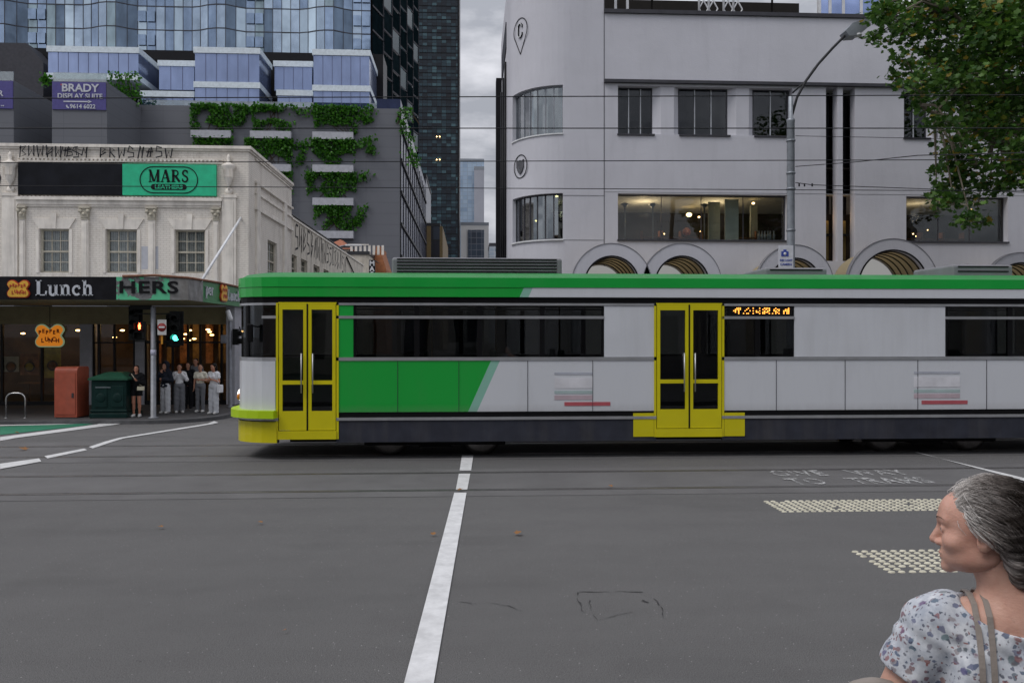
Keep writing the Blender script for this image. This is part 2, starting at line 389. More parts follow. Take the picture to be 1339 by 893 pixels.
# far footpath with a rounded corner into the side street; near footpath under the camera
KX, KY = -8.05, 25.3
def slab(name, outline, z, mat, side=None):
    mb = MB(); mb.prism(outline, -1.0, z, 'z'); o = mb.build(name, mat); struct(o); return o
co = [(KX-2.0+2.0*math.cos(a), KY+2.0+2.0*math.sin(a)) for a in [R(-90+9*i) for i in range(11)]]
slab('kerb_stone', [(-80, KY)] + co + [(KX, 300), (-80, 300)], -.405, M['kerb'])
ci = [(KX-2.0+1.7*math.cos(a), KY+2.0+1.7*math.sin(a)) for a in [R(-90+9*i) for i in range(11)]]
slab('footpath', [(-80, KY+.3)] + ci + [(KX-.3, 300), (-80, 300)], -.400, M['paving'])
co2 = [(1.0+2.0-2.0*math.cos(a), KY+2.0-2.0*math.sin(a)) for a in [R(9*i) for i in range(11)]]
slab('kerb_stone', co2 + [(80, KY), (80, 300), (1.0, 300)], -.405, M['kerb'])
ci2 = [(3.0-1.7*math.cos(a), KY+2.0-1.7*math.sin(a)) for a in [R(9*i) for i in range(11)]]
slab('footpath', ci2 + [(80, KY+.3), (80, 300), (1.3, 300)], -.400, M['paving'])
slab('near_footpath', [(-80,-30), (80,-30), (80,3.0), (-80,3.0)], .145, M['paving'])
slab('near_kerb_stone', [(-80,3.0), (80,3.0), (80,3.3), (-80,3.3)], .14, M['kerb'])
# painted lines (corner points measured off the photograph, laid on the street)
def road_poly(name, uvs, mat, lift=.013, sub=12):
    mb = MB(); ps = [WG(*p) for p in uvs]           # quad: far-left, far-right, near-right, near-left
    rows = []
    for i in range(sub+1):
        k = i/sub; a = ps[0].lerp(ps[3], k); b = ps[1].lerp(ps[2], k); rows.append((a, b))
    vs = []
    for a, b in rows: vs += [(a.x, a.y, gz(a.y)+lift), (b.x, b.y, gz(b.y)+lift)]
    mb.add(vs, [(2*i, 2*i+1, 2*i+3, 2*i+2) for i in range(sub)]); return struct(mb.build(name, mat))
road_poly('lane_line', [(604,596),(619,596),(616,616),(601,616)], M['line2'])
road_poly('lane_line', [(600,620),(615,620),(611,641),(596,641)], M['line'])
road_poly('lane_line', [(594,645),(610,645),(567,896),(528,896)], M['line2'])
road_poly('turn_line', [(0,607),(0,614),(54,604),(51,600)], M['line'])
road_poly('turn_line', [(58,597),(62,600),(114,589),(110,587)], M['line'])
road_poly('turn_line', [(116,585),(121,587),(286,553),(280,551)], M['line'])
road_poly('edge_line', [(0,572),(0,577),(160,554),(135,553)], M['line'])
road_poly('bike_lane', [(0,558),(125,553.6),(100,558),(0,569)], M['greenlane'], .010)
road_poly('edge_line', [(0,556),(0,557.5),(140,553.2),(138,552.6)], M['line'], .016)
road_poly('side_line', [(1196,592),(1200,592),(1345,631),(1345,627)], M['line'])
# GIVE WAY / TO TRAMS
def road_text(s, uL, uR, v0, v1):
    mb = text_mb(s, 1.0, .002, 1.0, .015, 1.15); x = [p[0] for p in mb.v]; z = [p[2] for p in mb.v]
    a = WG(uL, v1); b = WG(uR, v1); c = WG((uL+uR)/2, v0); x0, x1, z0, z1 = min(x), max(x), min(z), max(z)
    mb.v = [(a.x + (p[0]-x0)/(x1-x0)*(b.x-a.x), a.y + (p[2]-z0)/(z1-z0)*(c.y-a.y), .016 + (p[1])*.5) for p in mb.v]
    return struct(mb.build('road_lettering', M['letters']))
road_text('GIVE   WAY', 1017, 1200, 615.5, 623.5); road_text('TO   TRAMS', 1040, 1232, 625.5, 634.5)
# cracks and a patched square
def crack(uvs, wd, name='road_crack', seed=1):
    rnd = random.Random(seed); ps = [WG(*p) for p in uvs]; pts = []
    for a, b in zip(ps, ps[1:]):
        n = max(3, int((b-a).length/.06))
        for i in range(n): pts.append(a.lerp(b, i/n) + Vector((rnd.gauss(0,.010), rnd.gauss(0,.012), 0)))
    vs = []; n = len(pts)
    for i, p in enumerate(pts):
        t = (pts[min(i+1,n-1)]-pts[max(i-1,0)]); t.z = 0; t = t.normalized() if t.length > 1e-6 else Vector((1,0,0)); nn = Vector((-t.y, t.x, 0)); ww = wd*rnd.uniform(.1, 1)**1.5*.42
        vs += [(*(p+nn*ww).xy, gz(p.y)+.006), (*(p-nn*ww).xy, gz(p.y)+.006)]
    mb = MB(); mb.add(vs, [(2*i, 2*i+1, 2*i+3, 2*i+2) for i in range(n-1)]); return mb
cm = MB()
for k, (pl, wd) in enumerate([([(754,774),(800,774),(848,773)], .02), ([(754,776),(760,795),(770,808)], .022), ([(768,785),(776,803),(784,812)], .016), ([(784,812),(800,806),(835,798)], .010),
      ([(840,785),(850,790)], .03), ([(856,782),(866,800),(872,815)], .018), ([(598,786),(620,790),(650,789),(672,795),(686,800)], .013), ([(530,779),(552,777)], .012), ([(556,796),(584,793)], .014),
      ([(535,834),(575,835)], .006), ([(180,864),(188,864)], .02)]):
    cm.merge(crack(pl, wd, seed=k))
struct(cm.build('road_crack', paint('crack_dark', (.050,.049,.050), .9, 0, .4, 20), fix=False))
# fields of cream tactile studs
def stud_field(uvL, uR, vfar, vnear, pitch, label):
    a = WG(uvL[0], vfar); b = WG(uR, vfar); c = WG(uvL[0], vnear); y1, y0 = a.y, c.y; mb = MB(); rp = .088; rows = int((y1-y0)/rp); x0 = a.x
    rnd = random.Random(5)
    for r in range(rows+1):
        y = y0 + r*rp; n = int((b.x-x0)/pitch)
        for k in range(n):
            if rnd.random() < .012: continue
            x = x0 + k*pitch + rnd.gauss(0,.002); q = .038; qy = .029
            mb.add([(x+q*math.cos(R(60*i)), y+qy*math.sin(R(60*i)), gz(y)+.001) for i in range(6)] + [(x+.78*q*math.cos(R(60*i)), y+.78*qy*math.sin(R(60*i)), gz(y)+.012) for i in range(6)],
                   [(6,7,8,9,10,11)] + [(i,(i+1)%6,6+(i+1)%6,6+i) for i in range(6)])
    o = mb.build('tactile_stud_strip', M['stud'], fix=False); tag(o, label, 'tactile strip')
M['stud'] = paint('cream_stud', (.58,.55,.44), .6, 0, .25, 9)
stud_field((1000,0), 1480, 655, 669.5, .095, 'long far strip of small cream studs set in the asphalt beside the tram track')
stud_field((1118,0), 1400, 721.5, 749, .100, 'short near patch of cream studs in the asphalt, half hidden by the woman')

# =================================================================== CORNER SHOP (left)
YW, YF, XW = 32.8, 25.5, WX(325, 32.8)
def brick_white(name, col, dirt, dc=(.30,.25,.19)):
    t = NT(name); b = t.n('ShaderNodeTexBrick'); b.inputs['Scale'].default_value = 1; b.inputs['Brick Width'].default_value = .24; b.inputs['Row Height'].default_value = .086; b.inputs['Mortar Size'].default_value = .008
    sx = t.n('ShaderNodeSeparateXYZ'); t.l(t.c.outputs['Object'], sx.inputs[0]); cx = t.n('ShaderNodeCombineXYZ'); t.l(t.math('ADD', sx.outputs[0], sx.outputs[1]), cx.inputs[0]); t.l(sx.outputs[2], cx.inputs[1]); t.l(cx.outputs[0], b.inputs['Vector'])
    b.inputs['Color1'].default_value = (1,1,1,1); b.inputs['Color2'].default_value = (.93,.93,.93,1); b.inputs['Mortar'].default_value = (.62,.60,.58,1)
    c = t.mix(.6, col, b.outputs['Color'], 'MULTIPLY'); n1 = t.noise(1.6, 7, .7, t.map((1, 1, .35))); n2 = t.noise(9, 6, .7)
    c = t.mix(t.math('MULTIPLY', t.ramp(n1, [(.5,(0,0,0)),(.72,(1,1,1))]), dirt), c, dc)
    c = t.mix(t.math('MULTIPLY', t.ramp(n2, [(.6,(0,0,0)),(.75,(1,1,1))]), dirt*.7), c, (.2,.16,.12))
    t.bsdf(c, .75, 0, .3, bump=b.outputs['Fac'], bstr=.6, bdist=-.012); return t.m
M['wbrick'] = brick_white('painted_brick', (.80,.75,.68), .45)
M['wtrim'] = paint('painted_render', (.80,.75,.68), .7, 0, .14, 2, .25, 30, dirt=.4)
M['wcream'] = paint('cream_wood', (.50,.46,.37), .65, 0, .2, 5, dirt=.3)
M['pane'] = glass('old_pane', (.80,.82,.82), .03, .03, .3, .3)
M['blind'] = paint('blind', (.70,.70,.68), .8, 0, .2, 9)
shop = empty('corner_shop', (-18, YW, -.4), 'dirty white painted two storey corner shop with sash windows and graffiti on the parapet', 'building')
def Z(v): return WZ(v, YW, 160)
def U(u): return WX(u, YW)
FP = Path([(-34, YW), (XW, YW), (XW, 40.6)]); s_of = lambda x: x + 34
sC = s_of(XW)
wins = [(52, 90), (139, 179), (229, 268)]; wz0, wz1 = Z(357), Z(300)
mb = MB(); z_b, z_t = 3.75, Z(190)
# bands below, between and above the windows, along the front and round the corner
xs_ = [0] + sum([[s_of(U(a)), s_of(U(b))] for a, b in wins], [])
left_extra = [(s_of(U(-110)), s_of(U(-72))), (s_of(U(-35-160)), s_of(U(5-160)))]
sw = sC + 3.05, sC + 4.75                       # side window of the corner bay
openings = sorted([(left_extra[1]), (left_extra[0])] + [(xs_[1+2*i], xs_[2+2*i]) for i in range(3)] + [sw])
band(mb, FP, 0, FP.s[-1], z_b, wz0, 0, .35)
cur = 0
for a, b in openings: band(mb, FP, cur, a, wz0, wz1, 0, .35); cur = b
band(mb, FP, cur, FP.s[-1], wz0, wz1, 0, .35)
band(mb, FP, 0, FP.s[-1], wz1, z_t-.12, 0, .35)
mb.build('wall', M['wbrick'], shop)
mb = MB()
mb.box(-34, XW-.36, YW+.36, 60, z_t-1.3, z_t-1.25); mb.build('roof', M['dark'], shop)
# mouldings
mb = MB(); E = FP.s[-1]
def mould(z0, z1, out, a=0, b=None): band(mb, FP, a, E+0 if b is None else b, z0, z1, out, out+.04)
mould(z_t-.12, z_t, .12); mould(z_t-.2, z_t-.122, .06)
mould(Z(209), Z(207), .05, s_of(U(24)), s_of(U(292))); mould(Z(213.5), Z(211.5), .07, s_of(U(24)), s_of(U(292)))
s0_, s1_ = s_of(U(24)), s_of(U(290))
mould(Z(268.5), Z(260), .10, s0_, s1_); mould(Z(263), Z(259.9)+.03, .18, s0_-.05, s1_+.05); mould(Z(271), Z(268.6), .06, s0_, s1_)
for x in np.arange(U(28), U(288), .16): mb.box(x, x+.08, YW-.075, YW-.001, Z(211.4), Z(209.2))
for x in np.arange(U(28), U(288), .16): mb.box(x, x+.08, YW-.085, YW-.001, Z(259.7), Z(257.4))
for v0, v1, o_ in ((200, 198, .05), (232, 229, .10), (246, 243, .06), (268, 262, .1)):   # side entablature
    band(mb, FP, sC+.9, E, Z(v0), Z(v1), o_, o_+.03)
mb.build('cornice', M['wtrim'], shop)
# pilasters with capitals, end piers with urn ornaments
for u in (30, 112, 199, 283):
    x = U(u); w2 = .17 if u in (112, 199) else .13; pm = MB(); cm_ = MB()
    pm.box(x-w2*.8, x+w2*.8, YW-.07, YW-.001, wz0-1.0, Z(288)); pm.box(x-w2*.45, x+w2*.45, YW-.095, YW-.07, wz0-1.0, Z(292))
    cm_.box(x-w2*1.3, x+w2*1.3, YW-.17, YW-.001, Z(273.5), Z(271.2)); cm_.box(x-w2*.9, x+w2*.9, YW-.10, YW-.001, Z(288), Z(285.5))
    cm_.prism([(x-w2*.8, Z(285.4)), (x-w2*1.15, Z(273.6)), (x+w2*1.15, Z(273.6)), (x+w2*.8, Z(285.4))], YW-.12, YW-.001)
    for k in (-1, 1): cm_.lathe([(.001,-.03),(.07,-.03),(.075,0),(.05,.02),(.001,.03)], (x+k*w2*.9, YW-.14, Z(277)), 10, 'y')
    cm_.lathe([(.001,-.03),(.06,-.03),(.06,0),(.001,.03)], (x, YW-.15, Z(281)), 8, 'y')
    pp_ = pm.build('pilaster', M['wtrim'], shop); cm_.build('capital', M['wcream'], pp_)
for ua, ub in ((4, 24), (291, 309)):
    x0, x1 = U(ua), U(ub); pm = MB(); pm.box(x0, x1, YW-.09, YW-.002, wz0-1.0, Z(256)); pm.box(x0+.09, x1-.09, YW-.11, YW-.09, wz0-.9, Z(262))
    pm.box(x0-.04, x1+.04, YW-.12, YW-.002, Z(258), Z(254)); pm.build('pilaster', M['wtrim'], shop)
for k in (1.0, 5.9): pm = MB(); pm.box(XW+.001, XW+.09, YW+k, YW+k+.55, wz0-1.0, Z(232)); pm.build('pilaster', M['wtrim'], shop)
def urn(x):
    m_ = MB(); y = YW-.10; zc = Z(225)
    m_.lathe([(.02,Z(248)-zc),(.05,Z(246)-zc),(.04,Z(243)-zc),(.14,Z(238)-zc),(.2,Z(230)-zc),(.2,Z(222)-zc),(.27,Z(218)-zc),(.28,Z(215.5)-zc),(.12,Z(213)-zc),(.06,Z(211)-zc),(.09,Z(206)-zc),(.03,Z(201)-zc)], (x, y, zc), 14)
    m_.lathe([(.001,-.03),(.15,-.03),(.15,.0),(.1,.02),(.001,.02)], (x, y+.05, Z(253)+.1), 14, 'y'); 
    for i in range(7): m_.box(x-.18+i*.06-.012, x-.18+i*.06+.012, y-.2, y-.14, Z(232), Z(222))
    return m_
for u in (15, 300): urn(U(u)).build('urn_ornament', M['wtrim'], shop)
# splayed lintels with keystones
for a, b in wins:
    x0, x1, xm = U(a), U(b), U((a+b)/2); m_ = MB()
    m_.prism([(x0-.02, Z(300)), (x0-.28, Z(286.5)), (x1+.28, Z(286.5)), (x1+.02, Z(300))], YW-.045, YW-.001)
    m_.prism([(xm-.08, Z(300)), (xm-.12, Z(279.5)), (xm+.12, Z(279.5)), (xm+.08, Z(300))], YW-.08, YW-.046)
    m_.box(x0-.14, x0-.03, YW-.03, YW-.001, wz0, Z(300.3)); m_.box(x1+.03, x1+.14, YW-.03, YW-.001, wz0, Z(300.3)); m_.build('window_surround', M['wtrim'], shop)
def sash(parent, M4, wd, ht, cols=3, blind=True, name='window', deep=.12):
    "double-hung sash in a local frame: x across, z up, facing -y; origin bottom left outer corner"
    f = MB(); t = .07
    f.box(0,t,0,.1,0,ht); f.box(wd-t,wd,0,.1,0,ht); f.box(t,wd-t,0,.1,ht-t,ht); f.box(t,wd-t,0,.1,0,t); f.box(t,wd-t,.01,.09,ht*.47,ht*.47+.07)
    for k in range(1, cols):
        x = t+(wd-2*t)*k/cols; f.box(x-.016,x+.016,.03,.07,t,ht-t)
    for zz in (ht*.25, ht*.74): f.box(t,wd-t,.032,.068,zz-.016,zz+.016)
    fr = f.xform(M4).build(name, M['wcream'], parent)
    s = MB(); s.box(-.06,wd+.06,-.10,.0,-.09,0); s.xform(M4).build('sill', M['wcream'], fr)
    g = MB(); g.box(t,wd-t,.048,.053,t,ht-t); g.xform(M4).build('pane', M['pane'], fr)
    c = MB()
    if blind:
        n = int((wd-2*t)/.08)
        for k in range(n): c.box(t+k*.08, t+k*.08+.07, .16+.01*(k%2), .17+.01*(k%2), t, ht-t)
    else: c.box(t,wd-t,.3,.31,ht*.3,ht-t)
    c.xform(M4).build('blind', M['blind'], fr)
    return fr
for i, (a, b) in enumerate(wins + [(-110,-72), (-195,-155)]):
    x0, x1 = U(a), U(b); sash(shop, Matrix.Translation((x0, YW+.12, wz0)), x1-x0, wz1-wz0, 3, True)
def side_m(y0, z0, xw): return Matrix.Translation((xw-.12, y0, z0)) @ Matrix.Rotation(R(90), 4, 'Z')
sash(shop, side_m(YW+3.05, wz0, XW), 1.7, wz1-wz0, 4)
# dark room behind the upper windows
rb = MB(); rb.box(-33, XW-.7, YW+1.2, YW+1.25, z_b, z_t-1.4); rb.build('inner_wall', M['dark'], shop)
# sign panels let into the parapet
M['signgreen'] = paint('sign_green', (.022,.50,.26), .45, 0, .12, 4, .05)
M['signblack'] = paint('sign_black', (.010,.011,.015), .5, 0, .3, 2, .1)
sg = empty('wall_sign', (U(162), YW, Z(256)), 'long parapet sign, blank black on the left, green with oval shop logo on the right', 'sign')
mb = MB(); mb.box(U(26), U(162)-.002, YW-.14, YW-.02, Z(256), Z(215.5)); mb.build('black_panel', M['signblack'], sg)
mb = MB(); mb.box(U(162)+.002, U(284), YW-.14, YW-.02, Z(256), Z(215.5)); mb.build('green_panel', M['signgreen'], sg)
mb = MB(); z0, z1 = Z(253.5), Z(218); r_ = (z1-z0)/2-.02; zc = (z0+z1)/2; xa, xb = U(185)+r_, U(260)-r_
lp = [(xa+.0, zc+r_), (xb, zc+r_)] + arc(xb, zc, r_, 90, -90, 14) + [(xa, zc-r_)] + arc(xa, zc, r_, 270, 90, 14); mb.ribbon(lp, .035, YW-.156, .014); mb.build('oval_outline', M['black'], sg)
mk, wd_ = serif_mb('MARS', Z(222.5)-Z(238.7), .84, .012, .03); put(mk, U(222.5)-wd_/2, YW-.154, Z(238.7)).build('lettering', M['black'], sg)
mb = MB(); xa, xb, zc, r_ = U(203), U(242), Z(245), .115; pts = arc(xb, zc, r_, -90, 90, 8)+arc(xa, zc, r_, 90, 270, 8); mb.prism(pts, YW-.154, YW-.142); mb.build('name_bar', M['black'], sg)
tm = text_mb('LEATHERS', .21, .006, 1.15, .008, 1.0, 'CENTER'); put(tm, U(222.5), YW-.159, Z(245)-.07).build('small_lettering', M['signgreen'], sg)
# graffiti strokes on the parapet and the side wing
def squiggles(mb, x0, x1, z0, z1, y, n, rnd, wd):
    for k in range(n):
        cx = x0+(x1-x0)*(k+.5)/n; w_ = (x1-x0)/n*.62; kind = rnd.randrange(7); h = z1-z0; j = lambda s=.12: rnd.uniform(-s, s)
        base = {0: [(-.5,0),(-.3,1),(.4,.8),(-.2,.5),(.5,.45),(-.4,0)], 1: [(-.6,.9),(.5,1),(-.1,.5),(.5,.2),(-.5,0),(-.4,1)], 2: [(-.5,0),(-.1,1),(.1,.45),(.55,1),(.3,0)], 3: [(.5,.9),(-.3,1),(-.5,.55),(.4,.5),(.5,.1),(-.5,0)],
                4: [(-.5,1),(-.4,0),(.0,.6),(.4,0),(.55,1)], 5: [(-.6,.5),(.6,.6),(.3,.95),(.1,.0),(-.4,.1),(-.1,.8)], 6: [(-.4,.0),(-.4,1),(.5,.55),(-.3,.5),(.6,.0)]}[kind]
        mb.ribbon([(cx+(a+j())*w_, z0+(b+j())*h) for a, b in base], wd, y+.001*k, .003)
rnd = random.Random(3); mb = MB()
squiggles(mb, U(26), U(118), Z(207), Z(193.5), YW-.13, 8, rnd, .05); squiggles(mb, U(130), U(228), Z(207), Z(193.5), YW-.13, 8, rnd, .055); squiggles(mb, U(60), U(112), Z(206), Z(195), YW-.132, 4, rnd, .04)
squiggles(mb, U(-14), U(3), Z(252), Z(200), YW-.016, 2, rnd, .05)
mb.build('graffiti', paint('spray_black', (.03,.03,.035), .7), shop)
M['spraywhite'] = paint('buff_paint', (.60,.58,.60), .8)
mb = MB(); mb.box(U(185), U(207), YW-.004, YW-.0005, Z(352), Z(322)); mb.build('paint_patch', paint('patch_blue', (.47,.48,.52), .8), shop)
# ---- lower side wing along the side street
wing = empty('side_wing', (XW, 54, -.4), 'low cream painted wing along the side street with small windows and graffiti under its coping', 'building')
y1w = 67.4; zt = WZ(285, 41, 380); FW = Path([(XW, 40.62), (XW, y1w), (XW-6, y1w)])
M['wing'] = paint('wing_render', (.64,.59,.50), .75, 0, .15, 2, .2, 30, dirt=.55)
wa = [(ratio_y) for ratio_y in ()]
def side_y(u): a = (u-U0)/FPX; return XW*(CS-a*SN)/(SN+a*CS)
ops = [(side_y(a), side_y(b)) for a, b in ((378.5,388.5), (393.5,402), (410,418), (423,430))]; zs0, zs1 = WZ(372, 44, 385), WZ(331, ops[0][0], 380)
mb = MB(); L0 = FW.s[-1]; so_ = lambda y: y-40.62
band(mb, FW, 0, L0, -.4, zs0, 0, .3); cur = 0
for a, b in ops: band(mb, FW, cur, so_(a), zs0, zs1, 0, .3); cur = so_(b)
band(mb, FW, cur, L0, zs0, zs1, 0, .3); band(mb, FW, 0, L0, zs1, zt-.1, 0, .3); mb.build('wall', M['wing'], wing)
mb = MB(); band(mb, FW, 0, L0, zt-.1, zt, .06, .4); mb.build('coping', M['wtrim'], wing)
for a, b in ops: sash(wing, side_m(a, zs0, XW), b-a, zs1-zs0, 2, True)
mb = MB(); rnd = random.Random(11); squiggles(mb, 0, 17, zt-1.45, zt-.25, 0, 17, rnd, .11); mb.xform(Matrix.Translation((XW+.02, 41.2, 0)) @ Matrix.Rotation(R(90), 4, 'Z')).build('graffiti', _mats['spray_black'], wing)
mb = MB(); mb.tube([(XW+.06, 58, zt-.3), (XW+.08, 62, zt-1.3), (XW+.06, 67, zt-2.2)], .05, 6); mb.build('cable', M['black'], wing)
mb = MB(); mb.box(XW-8, XW-.31, 40.62, y1w, zt-.6, zt-.55); mb.build('roof', M['dark'], wing)

# ---- awning
ZA1, ZA0 = WZ(362, YF, 120), WZ(392, YF, 120); XA = WX(246, YF)
aw = empty('shop_awning', (-16, YF, ZA0), 'cantilevered awning round the corner shop with black, green and scraped bare fascia boards', 'awning')
M['soffit'] = paint('soffit_cream', (.36,.32,.20), .7, 0, .12, 1.5, .1)
M['fblack'] = paint('fascia_black', (.012,.012,.015), .4, 0, .3, 3, .1)
mb = MB(); AP = Path([(-34, YF), (XA, YF), (XA, 47)]); s1 = WX(152, YF)+34; s2 = WX(222, YF)+34; s3 = XA+34
band(mb, AP, 0, s1, ZA0, ZA1, 0, .06); mb.build('black_fascia', M['fblack'], aw)
def scraped():
    t = NT('scraped_green'); n1 = t.noise(.9, 5, .6); n2 = t.noise(14, 5)
    c = t.mix(t.ramp(n2, [(.3,(0,0,0)),(.7,(1,1,1))]), (.10,.10,.105), (.2,.2,.205)); c = t.mix(t.ramp(n1, [(.455,(0,0,0)),(.465,(1,1,1))]), c, (.10,.50,.27)); t.bsdf(c, .55, bump=n1, bstr=.2); return t.m
M['scraped'] = scraped()
mb = MB(); band(mb, AP, s1+.002, s2, ZA0, ZA1, 0, .06); mb.build('scraped_fascia', M['scraped'], aw)
M['tin'] = paint('bare_tin', (.24,.24,.24), .5, .3, .45, 3, .6, 3, dirt=.6)
mb = MB(); band(mb, AP, s2+.002, s3+1.4, ZA0, ZA1, 0, .06); mb.build('bare_fascia', M['tin'], aw)
M['fgreen'] = paint('fascia_green', (.03,.20,.06), .45, 0, .15, 3, .1)
mb = MB(); band(mb, AP, s3+1.402, AP.s[-1], ZA0, ZA1, 0, .06); mb.build('green_fascia', M['fgreen'], aw)
mb = MB(); mb.box(-34, XA-.07, YF+.07, YW-.01, ZA1-.12, ZA1-.06); mb.box(XA-.4, XA-.07, YW-.01, 47, ZA1-.12, ZA1-.06) if False else None
mb.build('awning_roof', M['galv'], aw)
mb = MB(); mb.box(-34, XA-.07, YF+.07, 31.15, ZA0+.03, ZA0+.07); mb.build('soffit', M['soffit'], aw)
mb = MB(); mb.tube([(XA-2.0, YF-.02, ZA1+.02), (XA-1.0, YF-.03, ZA1+.05), (XA+.02, YF-.02, ZA1-.02), (XA+.03, YF+3, ZA1+.03), (XA+.03, YF+8, ZA1+.02)], .04, 6); mb.build('rusty_edge', paint('rust', (.22,.10,.06), .8, 0, .4, 8), aw)
M['signwhite'] = paint('letter_white', (.55,.57,.62), .5); M['logoyellow'] = paint('logo_yellow', (.75,.42,.05), .5); M['logored'] = paint('logo_red', (.45,.05,.02), .5)
hL = WZ(367, YF, 90)-WZ(387, YF, 90)
mk, wd_ = serif_mb('Lunch', hL, .93, .03); put(mk, WX(47, YF), YF-.035, WZ(386.5, YF, 60)).build('lettering', M['signwhite'], aw)
mk, wd_ = serif_mb('Pepper', hL, .93, .03); put(mk, WX(1, YF)-wd_, YF-.035, WZ(386.5, YF, 60)).build('lettering', M['signwhite'], aw)
def emblem(parent, M4, s, ym, rm):
    "yellow two-lobed badge with a red rim and two wavy lines of letters"
    def blob(k): 
        pts = arc(-.30,.62,.22+k,180,60,6) + [(0,.66+k)] + arc(.30,.62,.22+k,120,0,6) + [(.40+k,.42)] + arc(.34,.18,.18+k,30,-90,6) + arc(-.34,.18,.18+k,270,150,6) + [(-.40-k,.42)]
        return [(x*s, z*s) for x, z in pts]
    m1 = MB(); m1.prism(blob(.03), 0, .05); e = m1.xform(M4).build('emblem', rm, parent)
    m2 = MB(); m2.prism(blob(-.015), -.02, -.001); m2.xform(M4).build('emblem_face', ym, e)
    m3 = MB()
    for wo, zz, n in (('PEPPER', .48, 6), ('LUNCH', .16, 5)):
        for i, ch in enumerate(wo):
            tt = text_mb(ch, (.20 if n == 6 else .22)*s, .006, .9, .010*s); m3.merge(tt.xform(Matrix.Translation(((-.40 if n == 6 else -.3)*s + i*.135*s, -.028, (zz + (.05 if i % 2 else 0))*s))))
    m3.xform(M4).build('emblem_lettering', M['logored'], e); return e
emblem(aw, Matrix.Translation((WX(25, YF), YF-.05, WZ(388.8, YF, 25))), .62, M['logoyellow'], M['logored'])
tt = text_mb('HERS', .52, .02, 1.45, .012, 1.1); put(tt, WX(155, YF), YF-.02, WZ(383, YF, 185)).build('lettering', M['black'], aw)
RZ = Matrix.Rotation(R(90), 4, 'Z'); yA = lambda u: XA*(CS-(u-U0)/FPX*SN)/(SN+(u-U0)/FPX*CS)
mk, wd_ = serif_mb('per', hL*.85, .93, .03); mk.xform(Matrix.Translation((XA+.04, yA(268), ZA0+.25)) @ RZ).build('lettering', M['signwhite'], aw)
mk, w3 = serif_mb('Lunch', hL*.85, .93, .03); mk.xform(Matrix.Translation((XA+.04, yA(297), ZA0+.18)) @ RZ).build('lettering', M['signwhite'], aw)
emblem(aw, Matrix.Translation((XA+.06, yA(291), ZA0+.12)) @ RZ, .68, M['logoyellow'], M['logored'])
rod = MB(); rod.tube([(WX(263, YF+1.2), YF+1.2, ZA1-.05), (WX(315, YW), YW-.02, Z(284))], .05, 6); rod.build('stay_rod', M['white'], aw)

# ---- ground floor shopfront under the awning
YS = 31.2; zg0 = -.4
sf = empty('shopfront', (-16, YS, zg0), 'dark glazed restaurant front under the awning with warm lamps inside', 'shopfront')
M['sglass'] = glass('shop_glass', (.80,.78,.72), .012, .02, 0, .25); M['pillar'] = paint('pillar_grey', (.40,.40,.44), .6); M['sdark'] = paint('frame_black', (.02,.02,.022), .4)
M['bulk'] = paint('bulkhead', (.30,.26,.15), .7)
XS = lambda u: WX(u, YS); ZS = lambda v: WZ(v, YS, 120)
mb = MB(); mb.box(-34, XW-.02, YS-.02, YS+.2, ZS(424), ZA0+.0); mb.build('bulkhead', M['bulk'], sf)
mb = MB(); mb.box(-34, XW-.3, YS-.05, YS+.15, zg0, ZS(527)); mb.build('plinth', M['sdark'], sf)
for a, b in ((106,122), (178,190), (-95,-80)):
    mb = MB(); mb.box(XS(a), XS(b), YS-.1, YS+.3, zg0, ZS(424)); mb.build('pillar', M['pillar'], sf)
mb = MB()
for u in (3, 55, 122.5, 130, 150, 176, 190.5, 206, 226, 246, 262, 290, 308): mb.box(XS(u)-.04, XS(u)+.04, YS-.04, YS+.06, ZS(527), ZS(424))
mb.box(-34, XW-.3, YS-.05, YS+.07, ZS(527), ZS(524)); mb.box(XS(190), XW-.3, YS-.05, YS+.07, ZS(449), ZS(446.5)); mb.box(XS(122), XS(178), YS-.05, YS+.07, ZS(449), ZS(447))
mb.build('frame', M['sdark'], sf)
mb = MB(); mb.box(-34, XW-.3, YS, YS+.01, ZS(527), ZS(424)); mb.build('pane', M['sglass'], sf)
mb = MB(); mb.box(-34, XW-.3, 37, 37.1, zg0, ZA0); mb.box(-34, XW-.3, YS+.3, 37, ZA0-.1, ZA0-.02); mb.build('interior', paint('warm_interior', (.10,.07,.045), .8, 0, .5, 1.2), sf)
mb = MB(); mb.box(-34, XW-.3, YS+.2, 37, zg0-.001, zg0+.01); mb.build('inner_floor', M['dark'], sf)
# corner column carrying the upper floor, and ground floor side wall
mb = MB(); mb.box(XW-.32, XW, YW-1.9, YW-.01, zg0, z_b-.02); mb.box(XW-.3, XW-.02, YW-.005, 40.6, zg0, z_b-.005); mb.build('corner_pier', M['pillar'], sf)
mb = MB(); mb.tube([(XS(340)-.55, YS-.15, zg0), (XS(340)-.55, YS-.15, ZA0)], .05, 8); mb.build('downpipe', M['galv'], sf)
M['lamp'] = emis('warm_lamp', (1,.62,.25), 7)
rl = random.Random(4)
for k, (u, v, Y) in enumerate([(102,432,YS+1), (160,432,YS+1), (150,441,YS+3), (248,432,YS+1.2), (243,437,YS+2.5), (272,431,YS+1), (274,434,YS+2), (277,438,YS+3), (239,443,YS+4), (247,445,YS+4.5), (254,443,YS+4), (306,436,YS+1.5), (318,437,YS+1.2), (-30,432,YS+1), (30,436,YS+4), (70,437,YS+4)]):
    p = W(u, v, Y); m_ = MB(); m_.ball(p, (.09,.09,.035), 10, 6); m_.build('downlight', M['lamp'], sf)
